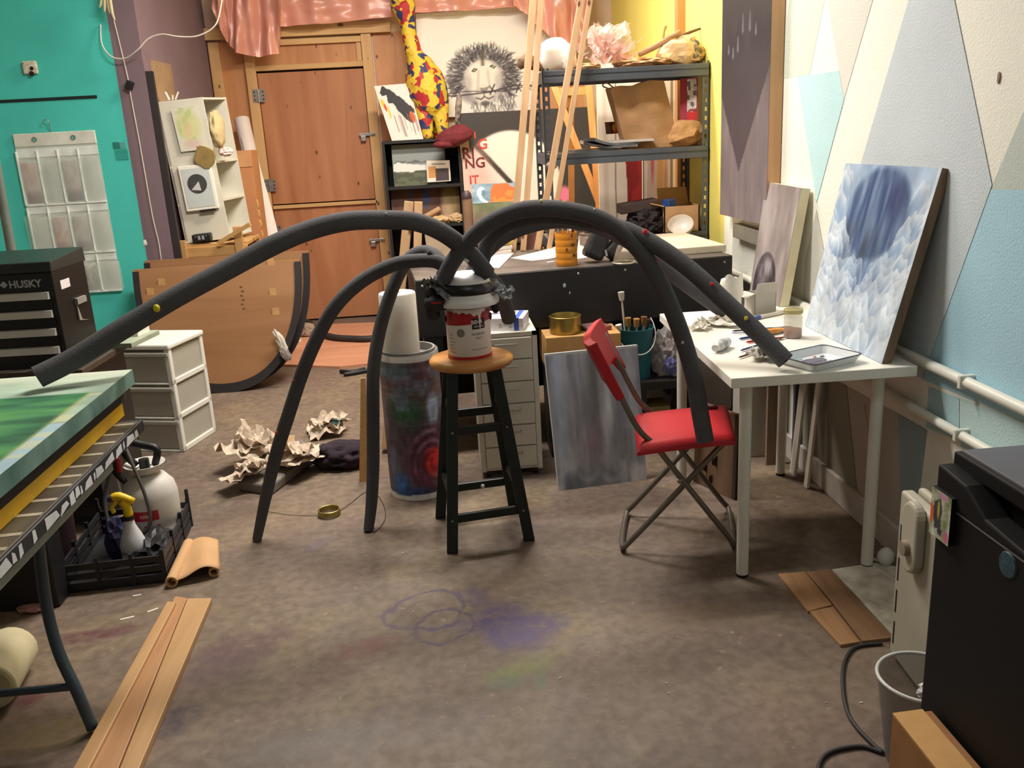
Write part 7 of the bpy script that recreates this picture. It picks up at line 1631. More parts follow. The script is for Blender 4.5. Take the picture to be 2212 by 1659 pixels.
ar, AW = arch(-1.955, -0.905, 5.62, 5.84, 0.775, 0.02, 'half_round_panel', 'front half-round wooden panel with black edge trim leaning behind the white drawers', [(577, 577), (585, 640), (593, 680), (338, 620), (315, 640)])
arch(-1.905, -0.86, 5.76, 5.93, 0.815, 0.02, 'half_round_panel', 'rear half-round wooden panel just behind the front one', None)
pc_ = aty(607, 740, 5.66)
part('torn_cloth', MB().blob(pc_, (0.025, 0.02, 0.085), 3, 0.5, 2.4, 4, True, F((0, 0, 0), (0.85, 0, 0.5), (0, 1, 0), (-0.35, 0, 0.9))), mat('cloth_white', (206, 196, 184), 0.8), ar, label='torn white cloth strip at the panel edge')
part('grey_tape', MB().blob(aty(617, 765, 5.63), (0.03, 0.012, 0.05), 3, 0.2, 2.4, 8, False, F((0, 0, 0), (0.85, 0, 0.5), (0, 1, 0), (-0.45, 0, 0.85))), mat('duct_tape', (150, 142, 138), 0.5), ar)
text('PBA · 10245', aty(507, 622, 5.745), (0.1, 0, -1), (1, 0, 0.1), 0.045, mat('stamp_brown', (110, 76, 50), 0.8), ar, sx=0.8) if False else None
for k, v in enumerate(range(625, 672, 9)):
    p = aty(515 + (k % 2) * 3 + k * 1.2, v, 5.72); p.y = 5.62 + (0.22 / 0.775) * p.z - 0.0008
    part('stamp_mark', MB().box((p.x - 0.008, p.y - 0.001, p.z - 0.007), (p.x + 0.008, p.y + 0.001, p.z + 0.007)), mat('stamp_brown', (120, 84, 54), 0.8), ar)

# floor sheet by the door, hose, crumpled rag
M_sheet = wood('pinkish_hardboard', (206, 150, 118), (182, 124, 94), 'X', False, 0.6, 0.5)
single('floor_hardboard', MB().prism([atz(u, v) for u, v in ((600, 792), (735, 797), (800, 790), (905, 770), (905, 698), (640, 706))], (0, 0, 0.018)), M_sheet, 'pinkish hardboard sheet lying on the floor before the wooden door', 'hardboard')
single('black_hose', MB().tube([atz(u, v, 0.045) for u, v in ((655, 692), (672, 700), (690, 718), (720, 728), (760, 731), (800, 731), (850, 722))], 0.024, 12, smooth=5), mat('hose_black', (44, 40, 42), 0.7), 'black foam hose lying on the hardboard sheet by the door', 'hose', smooth=True)
p = atz(662, 733); single('grey_rag', MB().blob(V((p.x, p.y + 0.05, 0.062)), (0.075, 0.06, 0.06), 3, 0.35, 2, 5, True, None, 0.042), mat('rag_grey', (150, 132, 116), 0.9, var=0.2), 'grey crumpled rag beside the half-round panels', 'rag')
pl0 = atz(768, 806)
pl = thing('black_pliers', 'black-handled tool lying on the floor beyond the paper roll', 'tool', pl0)
part('handle', MB().tube([pl0 + V((-0.10, 0.02, 0.015)), pl0 + V((-0.02, -0.02, 0.015)), pl0 + V((0.06, 0.03, 0.015))], 0.014, 8, smooth=4), M_black, pl, smooth=True)
part('handle', MB().tube([pl0 + V((-0.07, -0.07, 0.015)), pl0 + V((0.0, -0.05, 0.015)), pl0 + V((0.10, 0.0, 0.015))], 0.014, 8, smooth=4), M_black, pl, smooth=True)

# ------------------------------------------------------------------ white plastic drawer tower
ca = math.atan2(0.30, 0.085)
dx_ = V((0.085, 0.30, 0)).normalized(); dl = V((-dx_.y, dx_.x, 0))
o_ = V((-1.400, 4.500, 0))
DF = F(o_, dl, dx_, (0, 0, 1)); DW, DH = 0.335, 0.575
M_pp = mat('white_polypropylene', (222, 220, 210), 0.45, var=0.03); M_frost = mat('frosted_drawer', (176, 172, 160), 0.4, var=0.05, scale=5, alpha=0.88)
ctw = thing('drawer_tower', 'three-drawer white plastic storage tower with frosted drawers', 'drawer unit', DF(DW / 2, DW / 2, 0))
part('top_panel', MB().box((-0.006, -0.006, DH - 0.028), (DW + 0.006, DW + 0.006, DH), DF), M_pp, ctw, bev=0.008)
def flr(t): return 0.012 * t
for a, b in ((0, 0), (DW, 0), (0, DW), (DW, DW)):
    sa = 0 if a == 0 else -0.03; sb_ = 0 if b == 0 else -0.03
    part('corner_post', MB().box((a + sa, b + sb_, 0.0), (a + sa + 0.03, b + sb_ + 0.03, DH - 0.02), DF), M_pp, ctw, bev=0.006)
for k, z in enumerate((0.0, 0.178, 0.362)):
    part('frame_rail', MB().box((0, 0, z), (0.014, DW, z + 0.028), DF), M_pp, ctw, bev=0.004)
    part('frame_rail', MB().box((0, DW - 0.014, z), (DW, DW, z + 0.028), DF), M_pp, ctw, bev=0.004)
    part('frame_rail', MB().box((0.0, 0.0, z), (DW, 0.014, z + 0.012), DF), M_pp, ctw, bev=0.004)
    d = part('drawer', MB().box((0.010, 0.004, z + 0.012), (DW - 0.012, DW - 0.010, z + 0.1765), DF), M_frost, ctw, bev=0.012)
    part('drawer_lip', MB().box((0.006, -0.008, z + 0.148), (DW - 0.006, 0.010, z + 0.172), DF), M_frost, d, bev=0.006)

# ------------------------------------------------------------------ black tool chest on its cabinet
M_tool = mat('tool_chest_black', (13, 13, 14), 0.4, var=0.15)
c0_ = V((-1.520, 3.62, 0.0)); TDir = FZ(c0_, -3)
tc_ = thing('tool_chest', 'black steel tool chest with four silver-pulled drawers', 'tool chest', TDir(-0.32, 0.15, 0.70))
part('chest_body', MB().box((-0.66, 0.0, 0.70), (0, 0.30, 1.085), TDir), M_tool, tc_, bev=0.004)
part('lid', MB().hexa([TDir(*q) for q in ((-0.665, -0.008, 1.085), (0.005, -0.008, 1.085), (0.005, 0.308, 1.085), (-0.665, 0.308, 1.085), (-0.665, 0.0, 1.125), (0.003, 0.0, 1.125), (0.003, 0.305, 1.145), (-0.665, 0.305, 1.145))]), mat('lid_green_black', (30, 36, 34), 0.35, var=0.1), tc_, bev=0.004)
M_pull = mat('brushed_pull', (206, 204, 198), 0.35, 0.35, var=0.08, scale=30, stretch=(0.5, 30, 30))
for k in range(4):
    z = 0.985 - k * 0.073
    d = part('drawer_front', MB().box((-0.64, -0.004, z - 0.045), (-0.018, 0.004, z + 0.022), TDir), M_tool, tc_, bev=0.002)
    part('drawer_pull', MB().hexa([TDir(*q) for q in ((-0.64, -0.022, z - 0.004), (-0.022, -0.022, z - 0.004), (-0.022, -0.003, z - 0.006), (-0.64, -0.003, z - 0.006), (-0.64, -0.016, z + 0.022), (-0.022, -0.016, z + 0.022), (-0.022, -0.003, z + 0.024), (-0.64, -0.003, z + 0.024))]), M_pull, d)
text('HUSKY', TDir(-0.172, -0.0005, 1.030), TDir.x, (0, 0, 1), 0.040, mat('chrome_lettering', (176, 178, 180), 0.4, 0.2), tc_, bold=0.03, sx=1.0)
part('brand_emblem', MB().prism([TDir(-0.208, -0.0008, 1.044), TDir(-0.190, -0.0008, 1.030), TDir(-0.176, -0.0008, 1.044), TDir(-0.190, -0.0008, 1.058)], TDir.y * -0.001), MATS['chrome_lettering'], tc_)
part('sticker', MB().box((0.0, 0.055, 1.005), (0.0015, 0.135, 1.040), TDir), mat('sticker_white', (216, 210, 210), 0.5, var=0.1, scale=80), tc_)
part('side_handle', MB().box((0.0, 0.150, 0.925), (0.012, 0.235, 0.950), TDir).quadbox(TDir(0.001, 0.150, 0.86), TDir(0.001, 0.235, 0.845), TDir(0.001, 0.175, 0.86), TDir(0.001, 0.15, 0.925), TDir.x * 0.006), mat('handle_recess', (156, 152, 144), 0.4, 0.3), tc_)
rcb = thing('rolling_cabinet', 'black rolling cabinet under the tool chest', 'cabinet', TDir(-0.33, 0.2, 0))
part('cabinet_body', MB().box((-0.72, -0.03, 0.06), (0.05, 0.42, 0.685), TDir), M_tool, rcb, bev=0.005)
part('cabinet_top', MB().box((-0.73, -0.05, 0.672), (0.07, 0.44, 0.698), TDir), mat('cabinet_top_wood', (70, 58, 48), 0.5, var=0.2), rcb, bev=0.003)
for x in (-0.65, 0.0):
    for y in (0.02, 0.36): part('castor', MB().lathe(TDir(x, y, 0.03), [(0.03, 0), (0.03, 0.025)], 16, TDir.x), M_black, rcb)
single('printed_leaflet', MB().quadbox(TDir(-0.32, -0.049, 0.700), TDir(-0.15, -0.049, 0.700), TDir(-0.10, 0.0, 0.700), TDir(-0.30, 0.0, 0.700), (0, 0, 0.0012)), mat('leaflet', (206, 200, 196), 0.5, col2=(60, 56, 60), scale=26), 'white leaflet with dark pictures in front of the tool chest', 'leaflet')
single('grey_green_board', MB().box((0.02, 0.20, 0.70), (0.11, 0.46, 0.722), FZ(TDir(0.01, 0.10, 0.0), -10)), mat('board_greygreen', (150, 158, 138), 0.6), 'grey-green board sticking out beside the tool chest', 'board', bev=0.002)
for k, lab in enumerate(('lower white notepad behind the tool chest corner', 'upper white notepad behind the tool chest corner')):
    single('notepad', MB().box((0.025, 0.33, 0.7225 + k * 0.016), (0.075, 0.44, 0.737 + k * 0.016), FZ(TDir(0.01, 0.10, 0.0), -10)), M_paper, lab, 'notepad', 'notepads by the tool chest')

# ------------------------------------------------------------------ folding table with a stack of paintings
LX, LY, LZ = -0.955, 2.68, 0.735
LT = thing('folding_table', 'paint-striped folding table at the left edge carrying paintings', 'table', (-1.45, 1.7, 0))
M_ltop = mat('painted_table_top', (92, 80, 58), 0.6, col2=(58, 50, 40), scale=7)
part('tabletop', MB().box((-2.10, 0.40, LZ - 0.022), (LX, LY, LZ)), M_ltop, LT, bev=0.003)
part('edge_band', MB().box((LX, 0.40, LZ - 0.036), (LX + 0.010, LY + 0.01, LZ + 0.0008)).box((-2.10, LY, LZ - 0.036), (LX + 0.01, LY + 0.010, LZ + 0.0008)), mat('edge_charcoal', (40, 42, 46), 0.5, var=0.2), LT, bev=0.003)
part('under_rail', MB().box((LX - 0.05, 0.40, LZ - 0.075), (LX - 0.012, LY - 0.22, LZ - 0.024)), mat('rail_grey', (136, 144, 136), 0.5), LT, bev=0.004)
M_wstripe = mat('white_tape', (176, 166, 142), 0.6, var=0.2, scale=30)
rs = random.Random(4)
for k in range(18):
    y = LY - 0.03 - k * 0.085 + rs.uniform(-0.02, 0.02)
    part('stripe', MB().quadbox((LX - 0.20, y - 0.01, LZ + 0.0002), (LX - 0.005, y, LZ + 0.0002), (LX - 0.005, y + 0.016, LZ + 0.0002), (LX - 0.20, y + 0.006, LZ + 0.0002), (0, 0, 0.0006)), M_wstripe, LT)
y = LY - 0.05
while y > 0.9:
    l = rs.choice((0.012, 0.02, 0.03, 0.055, 0.075)); part('white_dab', MB().quadbox((LX + 0.0102, y, LZ - 0.034 + rs.uniform(0, 0.012)), (LX + 0.0102, y - l, LZ - 0.034 + rs.uniform(0, 0.006)), (LX + 0.0102, y - l * rs.uniform(0.7, 1.0), LZ - rs.uniform(0.002, 0.016)), (LX + 0.0102, y - l * rs.uniform(0.0, 0.3), LZ - rs.uniform(0.002, 0.012)), (0.0008, 0, 0)), mat('dab_bright', (222, 224, 228), 0.5), LT); y -= l + rs.choice((0.004, 0.008, 0.012, 0.05))
M_legb = mat('blue_grey_steel', (78, 92, 102), 0.4, 0.4, var=0.08)
part('leg', MB().tube([(-1.13, 2.30, LZ - 0.03), (-1.13, 2.29, 0.55), (-1.135, 2.27, 0.36), (-1.115, 2.24, 0.23), (-1.075, 2.21, 0.12), (-1.045, 2.19, 0.012)], 0.0155, 14, smooth=6), M_legb, LT, smooth=True)
part('leg', MB().tube([(-1.95, 2.30, LZ - 0.03), (-1.95, 2.29, 0.36), (-1.99, 2.21, 0.12), (-2.02, 2.19, 0.012)], 0.0155, 14, smooth=6), M_legb, LT, smooth=True)
part('leg_brace', MB().tube([(-1.07, 2.212, 0.135), (-2.0, 2.212, 0.135)], 0.011, 10), M_legb, LT, smooth=40)
part('leg', MB().tube([(-1.10, 0.75, LZ - 0.03), (-1.10, 0.75, 0.0)], 0.0155, 14), M_legb, LT, smooth=40)
part('leg', MB().tube([(-1.95, 0.75, LZ - 0.03), (-1.95, 0.75, 0.0)], 0.0155, 14), M_legb, LT, smooth=40)
def green():
    w, h = 110, 150; R = Ras(w, h, (180, 206, 184)); n = fbm(w, h, 3, 6, 22); n2 = fbm(w, h, 6, 12)
    R.a = lerp3((196, 208, 190), (124, 160, 140), n2) * (0.85 + 0.3 * vn(w, h, 8, 40, 77)[..., None]); R.mix(np.clip((R.Y - 0.90) * 10, 0, 1), (214, 216, 196), 0.7)
    R.poly([(-0.1, -0.1), (0.955, -0.1), (0.955, 0.865), (-0.1, 0.865)], (44, 116, 74)); m = (R.X < 0.955) * (R.Y < 0.865)
    R.mix(m * np.clip((n - 0.42) * 5, 0, 1), (96, 160, 84), 0.7); R.mix(m * np.clip((0.46 - n) * 6, 0, 1), (20, 74, 48), 0.8); R.mix(m * np.exp(-((R.Y - 0.3) / 0.12) ** 2), (140, 170, 70), 0.35)
    R.mix((R.X > 0.945) * (R.X < 0.965) * (R.Y < 0.865), (176, 172, 104), 0.5); R.mix((R.X > 0.96) * (R.Y < 0.70), (166, 196, 216), 0.8); R.mix((R.X > 0.96) * (R.Y > 0.55) * (R.Y < 0.86) * (vn(w, h, 3, 60, 4) > 0.5), (206, 206, 160), 0.6)
    return R
st0 = LZ + 0.0012
def stackbox(name, lab, cat, x0, x1, y0, y1, z0, z1, mm, **k): return single(name, MB().box((x0, y0, z0), (x1, y1, z1)), mm, lab, cat, bev=0.002, **k)
stackbox('yellow_board', 'bright yellow board in the stack on the folding table', 'board', -1.95, -1.015, 0.9, 2.74, st0, st0 + 0.042, mat('board_yellow', (226, 176, 14), 0.5, var=0.06))
stackbox('black_canvas', 'black canvas lying between the yellow board and the green painting', 'canvas', -1.96, -1.012, 0.95, 2.775, st0 + 0.043, st0 + 0.090, mat('canvas_black', (38, 30, 28), 0.7, var=0.3, scale=12))
GZ = st0 + 0.091
canvas('green_painting', 'thick green landscape painting lying flat on top of the stack', 'painting', (-1.93, 1.0, GZ + 0.045), (-0.980, 1.0, GZ + 0.045), (-0.980, 2.775, GZ + 0.045), (-1.93, 2.775, GZ + 0.045), 0.045, green(), mat('teal_canvas_edge', (118, 150, 142), 0.6, col2=(70, 110, 100), scale=9))
# cream bolster and dark storage under the table
single('foam_bolster', MB().tube([atz(-28, 1490, 0.076), atz(28, 1398, 0.076)], 0.075, 22), mat('bolster_cream', (206, 196, 158), 0.8), 'cream foam bolster lying under the folding table', 'bolster', smooth=40, bev=0.012)
dkb = thing('black_storage_box', 'large black storage cabinet in the shade under the folding table', 'cabinet', (-1.73, 2.98, 0))
part('cabinet_body', MB().box((-2.05, 2.93, 0), (-1.42, 3.04, 0.60)), mat('cabinet_dark', (24, 24, 28), 0.5, var=0.3, scale=4), dkb, bev=0.006)
part('cabinet_seam', MB().box((-2.05, 2.925, 0.30), (-1.415, 2.931, 0.306)), M_dark, dkb)
part('white_label', MB().box((-1.50, 2.927, 0.40), (-1.44, 2.931, 0.43)), mat('label_faded', (130, 120, 120), 0.6), dkb)
dkc = thing('dark_red_bin', 'dark maroon bin beside the jug sprayer under the table', 'bin', (-1.48, 3.3, 0))
part('bin_body', MB().lathe((-1.62, 3.30, 0), [(0.12, 0), (0.145, 0.46), (0.138, 0.46), (0.115, 0.01)], 28, cap=False), mat('bin_maroon', (52, 30, 36), 0.5, var=0.3), dkc, smooth=40)
part('bin_base', MB().lathe((-1.62, 3.30, 0), [(0.12, 0), (0.12, 0.012)], 28), M_dark, dkc)

# ------------------------------------------------------------------ crate with jug sprayer and spray bottle
M_crate = mat('crate_black', (30, 30, 36), 0.5, var=0.15)
q_f = atz(398, 1252); KF = FZ((-1.085, 3.050, 0), 4)
cr = thing('plastic_crate', 'low black plastic crate on the floor holding the sprayers', 'crate', KF(-0.17, 0.25, 0))
CW_, CD_, CHt = 0.36, 0.50, 0.115
part('crate_floor', MB().box((-CW_, 0, 0.004), (0, CD_, 0.012), KF), M_crate, cr)
for a in range(3):
    for (lo, hi) in (((-CW_, 0, 0.012 + a * 0.036), (0, 0.008, 0.036 + a * 0.036)), ((-CW_, CD_ - 0.008, 0.012 + a * 0.036), (0, CD_, 0.036 + a * 0.036)), ((-0.008, 0, 0.012 + a * 0.036), (0, CD_, 0.036 + a * 0.036)), ((-CW_, 0, 0.012 + a * 0.036), (-CW_ + 0.008, CD_, 0.036 + a * 0.036))):
        part('slat', MB().box(lo, hi, KF), M_crate, cr)
for x in (-CW_, -CW_ * 0.66, -CW_ * 0.33, -0.012):
    for yy in (-0.003, CD_ - 0.009): part('rib', MB().box((x, yy, 0), (x + 0.012, yy + 0.012, CHt + 0.012), KF), M_crate, cr)
for yy in (0.0, CD_ * 0.33, CD_ * 0.66, CD_ - 0.012):
    for xx in (-CW_ - 0.003, -0.009): part('rib', MB().box((xx, yy, 0), (xx + 0.012, yy + 0.012, CHt + 0.016 if yy < 0.4 else CHt + 0.05), KF), M_crate, cr)
JC = V((-1.222, 3.41, 0.0125))
M_jug = mat('jug_white', (206, 202, 196), 0.45, var=0.04)
jg = thing('pump_sprayer', 'round white pump sprayer jug with a black handle in the crate', 'sprayer', JC)
part('tank', MB().lathe(JC, [(0.095, 0), (0.105, 0.01), (0.105, 0.075), (0.102, 0.085), (0.105, 0.095), (0.107, 0.20), (0.098, 0.24), (0.070, 0.275), (0.040, 0.290), (0.034, 0.305)], 36), M_jug, jg, smooth=50)
part('collar', MB().lathe(JC + V((0, 0, 0.295)), [(0.030, 0), (0.066, 0.006), (0.078, 0.034), (0.074, 0.034), (0.04, 0.012)], 32, cap=False), M_jug, jg, smooth=50)
part('pump_rod', MB().tube([JC + V((0, 0, 0.29)), JC + V((0, 0, 0.345))], 0.020, 14), M_black, jg, smooth=40)
part('pump_handle', MB().tube([JC + V((0.045, -0.01, 0.325)), JC + V((0.060, -0.01, 0.385)), JC + V((0.0, 0, 0.405)), JC + V((-0.075, 0.01, 0.430))], [0.014, 0.015, 0.016, 0.016], 12, smooth=4), M_black, jg, smooth=True)
part('handle_arm', MB().tube([JC + V((-0.07, 0.01, 0.43)), JC + V((-0.065, 0, 0.37)), JC + V((-0.03, 0, 0.32))], 0.014, 12, smooth=4), M_black, jg, smooth=True)
part('spray_hose', MB().tube([JC + V((-0.045, -0.06, 0.45)), JC + V((-0.01, -0.095, 0.36)), JC + V((0.022, -0.112, 0.24)), JC + V((0.028, -0.115, 0.14)), JC + V((0.0, -0.12, 0.09)), JC + V((-0.05, -0.13, 0.07)), JC + V((-0.13, -0.10, 0.12)), JC + V((-0.15, -0.06, 0.22)), JC + V((-0.11, -0.05, 0.33))], 0.007, 8, smooth=6), mat('hose_grey', (92, 90, 88), 0.6), jg, smooth=True)
part('spray_wand', MB().tube([JC + V((-0.085, -0.07, 0.36)), JC + V((-0.078, -0.08, 0.20)), JC + V((-0.075, -0.09, 0.03))], 0.005, 8), M_jug, jg, smooth=40)
part('wand_grip', MB().tube([JC + V((-0.055, -0.075, 0.28)), JC + V((-0.085, -0.07, 0.33)), JC + V((-0.085, -0.07, 0.39))], [0.010, 0.015, 0.012], 10, smooth=3), M_black, jg, smooth=True)
part('trigger', MB().tube([JC + V((-0.066, -0.085, 0.33)), JC + V((-0.066, -0.08, 0.385))], 0.011, 10), mat('trigger_red', (150, 30, 40), 0.5), jg, smooth=40)
part('filler_cap', MB().lathe(JC + V((-0.035, -0.088, 0.205)), [(0.013, 0), (0.013, 0.008), (0.008, 0.012)], 14, (-0.3, -0.85, 0.35)), M_black, jg)
part('label_band', curved(JC, 0.1078, -50 * D2R, 30 * D2R, 0.125, 0.165, 14), mat('label_red', (184, 34, 44), 0.5), jg, smooth=True)
wraptext('ester', JC, 0.1086, 4, 0.138, 0.026, M_inkwhite, jg, 0.0, 0.8)
wraptext('H-1', JC, 0.1084, 8, 0.045, 0.085, MATS['label_red'], jg, 0.03, 0.8)
BC_ = V((-1.225, 3.165, 0.0125))
sbt = thing('spray_bottle', 'white spray bottle with a yellow trigger head in the crate', 'spray bottle', BC_)
part('bottle', MB().lathe(BC_, [(0.040, 0), (0.045, 0.008), (0.046, 0.055), (0.043, 0.062), (0.046, 0.07), (0.046, 0.105), (0.034, 0.14), (0.020, 0.175), (0.0165, 0.20)], 28), mat('bottle_milky', (212, 212, 216), 0.45, var=0.05), sbt, smooth=50)
part('label_print', curved(BC_, 0.0464, -50 * D2R, 50 * D2R, 0.074, 0.084, 8), mat('print_blue_grey', (130, 140, 166), 0.5, var=0.3, scale=80), sbt, smooth=True)
part('label_print', curved(BC_, 0.0464, -40 * D2R, 30 * D2R, 0.030, 0.040, 8), MATS['print_blue_grey'], sbt, smooth=True)
part('neck_ring', MB().lathe(BC_ + V((0, 0, 0.198)), [(0.0195, 0), (0.0195, 0.016)], 18), M_black, sbt)
M_yel = mat('trigger_yellow', (226, 190, 22), 0.45)
part('spray_head', MB().tube([BC_ + V((0.002, 0, 0.212)), BC_ + V((0.0, 0, 0.25)), BC_ + V((-0.012, 0, 0.275))], [0.017, 0.015, 0.018], 14, smooth=3).tube([BC_ + V((0.030, 0, 0.268)), BC_ + V((-0.02, 0, 0.292)), BC_ + V((-0.045, -0.004, 0.290))], [0.012, 0.017, 0.013], 14, smooth=3), M_yel, sbt, smooth=True)
part('trigger', MB().tube([BC_ + V((-0.030, -0.004, 0.28)), BC_ + V((-0.050, -0.004, 0.252)), BC_ + V((-0.046, -0.004, 0.230))], 0.008, 10, smooth=3), M_yel, sbt, smooth=True)
part('nozzle', MB().lathe(BC_ + V((-0.042, -0.004, 0.289)), [(0.013, 0), (0.013, 0.016)], 12, (-1, -0.1, 0)), mat('nozzle_navy', (44, 44, 92), 0.5), sbt)
single('blue_rag', MB().blob(KF(-0.21, 0.20, 0.10), (0.04, 0.04, 0.09), 3, 0.4, 2, 6), mat('rag_navy', (46, 48, 84), 0.8, var=0.3), 'navy rag hanging between the pump sprayer and the spray bottle', 'rag')
single('black_tubing', MB().blob(KF(-0.07, 0.16, 0.07), (0.06, 0.11, 0.058), 3, 0.5, 2.4, 9), M_crate, 'tangle of black parts in the crate beside the spray bottle', 'parts')

# kraft paper roll, plank bundle, scraps
k0 = [atz(372, 1270), atz(478, 1245), atz(474, 1180), atz(410, 1185)]
kr = thing('kraft_paper', 'folded and rolled brown kraft paper lying by the crate', 'paper', (k0[0] + k0[2]) / 2)
def kf(u, v):
    p = (k0[0] * (1 - u) + k0[1] * u) * (1 - v) + (k0[3] * (1 - u) + k0[2] * u) * v
    return V((p.x, p.y, 0.028 + 0.018 * math.sin(math.pi * u) - 0.012 * (1 - v) * math.sin(math.pi * u * 2)))
o = part('sheet', MB().grid(kf, 16, 8), mat('kraft_smooth', (198, 156, 110), 0.7, var=0.04), kr, smooth=True); md_ = o.modifiers.new('solid', 'SOLIDIFY'); md_.thickness = 0.002
part('rolled_edge', MB().tube([k0[0] + V((0.0, 0, 0.022)), k0[3] + V((0, 0, 0.022))], 0.022, 18, True, 0.7, depth=0.12), MATS['kraft_smooth'], kr, smooth=40)
part('rolled_edge', MB().tube([k0[1] + V((-0.025, 0, 0.018)), k0[2] + V((-0.02, 0, 0.018))], 0.018, 16, True, 0.7, depth=0.12), MATS['kraft_smooth'], kr, smooth=40)
M_pl = wood('yellow_pine', (204, 166, 118), (182, 138, 90), 'Y', True, 0.5, 0.8, (130, 84, 42))
def plank(px, z0, z1, lab, mm=M_pl):
    single('pine_plank', MB().prism([atz(u, v, z1) for u, v in px], (0, 0, z0 - z1)), mm, lab, 'plank', 'pine planks on the floor', bev=0.003)
plank([(361, 1298), (380, 1300), (192, 1659), (160, 1690), (140, 1690)], 0.0, 0.030, 'narrow leftmost pine plank on the floor')
plank([(378, 1287), (404, 1291), (255, 1659), (240, 1700), (172, 1700), (194, 1659)], 0.0, 0.018, 'middle reddish pine plank on the floor', wood('red_pine', (196, 152, 108), (172, 122, 80), 'Y', True, 0.5, 0.8))
plank([(405, 1292), (457, 1291), (300, 1659), (285, 1700), (240, 1700), (258, 1659)], 0.0, 0.024, 'broad rightmost pine plank on the floor')
for u, v, l, a, lab in ((275, 1335, 0.022, 0.3, 'white paper sliver nearest the pine planks'), (330, 1318, 0.018, 0.6, 'thin pale shaving beside the pine planks'), (296, 1286, 0.014, 0.2, 'tiny white sliver below the crate')):
    p = atz(u, v); single('paper_sliver', MB().box((-l, -0.004, 0), (l, 0.004, 0.001), FZ(p, math.degrees(a))), M_paper, lab, 'paper')
p = atz(75, 1318); single('torn_pink_paper', MB().blob(p + V((0, 0, 0.012)), (0.05, 0.03, 0.012), 3, 0.5, 2, 3, True, None, 0.011), mat('pink_paper', (176, 130, 126), 0.7), 'torn pinkish paper under the folding table', 'paper')
specks = []
rr = random.Random(12)
for u, v in ((893, 1323), (940, 1190), (1020, 1185), (1280, 1482), (1272, 1503), (1440, 1476), (1445, 1498), (1210, 1465), (870, 1195), (1000, 1130), (945, 1225), (620, 870), (1180, 1190), (600, 950), (1785, 1518), (1860, 1518)):
    s_ = rr.uniform(0.003, 0.007); p = atz(u, v)
    single('paint_chip', MB().blob(p + V((0, 0, 0.001)), (s_, s_ * 0.7, 0.0015), 1, 0.4, 2, u % 7), mat('chip_pale', (176, 168, 152), 0.8), 'small white paint chip on the concrete floor', 'paint chip', 'white paint chips on the floor')

# crumpled papers in a tray, purple cloth, brass ring, cardboard piece
tp0 = atz(590, 1045)
M_crp = mat('crumple_cream', (204, 186, 166), 0.85, var=0.08, scale=14)
ty = thing('plaster_tray', 'grey tray heaped with torn cream paper on the floor', 'tray', V((-0.86, 3.90, 0)))
tpx = [atz(u, v, 0.06) for u, v in ((497, 1042), (580, 1055), (700, 965), (660, 935), (520, 985))]
cen = sum(tpx, V((0, 0, 0))) / 5
part('tray_shell', MB().prism([V((p.x, p.y, 0.0)).lerp(V((cen.x, cen.y, 0)), 0.15) for p in tpx], (0, 0, 0.05)), mat('tray_grey', (120, 112, 104), 0.6), ty, bev=0.01)
for u, v, rx, ry, rz, sd, lab in ((548, 985, 0.11, 0.09, 0.10, 3, 'large cream paper crumple at the left of the grey tray'), (540, 1030, 0.10, 0.07, 0.05, 11, 'flattened cream paper at the front of the grey tray'), (640, 1000, 0.12, 0.10, 0.07, 7, 'torn cream paper heap at the right of the grey tray'), (712, 928, 0.10, 0.09, 0.075, 14, 'cream paper crumple stained green behind the grey tray')):
    p = atz(u, v + (26 if sd != 14 else 10)); zz = 0.05 if sd != 14 else 0.0
    pc3 = V((p.x, p.y + 0.02, zz + 0.004)); mb_ = MB()
    for j in range(3): crumple(mb_, pc3 + V((0.02 * (j - 1), 0.015 * (j % 2), 0.3 * rz * j)), (rx * 2.6 * (1 - 0.16 * j), ry * 2.5 * (1 - 0.16 * j), rz * (1.3 + 0.2 * j)), sd + j * 3, 0.7, 11, sd * 20 + 55 * j, (0.3 * (j - 1), 0.25 * (1 - j)), zz + 0.002)
    single('crumpled_paper', mb_, M_crp, lab, 'paper', 'torn cream papers')
single('tan_scrap', MB().quadbox(atz(612, 975, 0.10), atz(637, 975, 0.10), atz(636, 940, 0.16), atz(614, 942, 0.16), (0, 0.004, 0)), mat('scrap_tan', (196, 164, 122), 0.8), 'tan paper strip standing in the torn paper heap', 'paper')
single('teal_scrap', MB().blob(atz(722, 912, 0.07), (0.03, 0.02, 0.02), 3, 0.4, 2, 3), mat('scrap_teal', (74, 120, 122), 0.7), 'blue-green paint patch on the rear paper crumple', 'paint')
p = atz(745, 1010); single('purple_cloth', MB().blob(V((p.x - 0.01, p.y + 0.04, 0.052)), (0.14, 0.10, 0.062), 4, 0.35, 1.9, 6, True, None, 0.050), mat('dark_plum_cloth', (40, 26, 38), 0.9, var=0.3, scale=12), 'dark plum cloth heap beside the torn papers', 'cloth', smooth=True)
p = atz(712, 1112)
br = thing('wire_coil', 'small brass wire coil with trailing wire on the floor', 'wire coil', p)
for k in range(4): part('coil', MB().tube([p + V((0.044 * math.cos(t), 0.044 * math.sin(t), 0.006 + k * 0.006)) for t in [2 * math.pi * i / 24 for i in range(25)]], 0.0038, 8), mat('brass_wire', (176, 158, 92), 0.3, 0.8), br, smooth=True)
part('trailing_wire', MB().tube([p + V((0.04, 0.02, 0.004))] + [atz(u, v, 0.003) for u, v in ((760, 1085), (790, 1063), (815, 1070), (830, 1095), (832, 1120), (820, 1140), (806, 1152))], 0.0012, 5, smooth=5), M_dark, br, smooth=True)
part('trailing_wire', MB().tube([p + V((-0.04, 0.0, 0.004))] + [atz(u, v, 0.003) for u, v in ((670, 1114), (625, 1112), (580, 1105))], 0.0010, 5, smooth=5), M_dark, br, smooth=True)
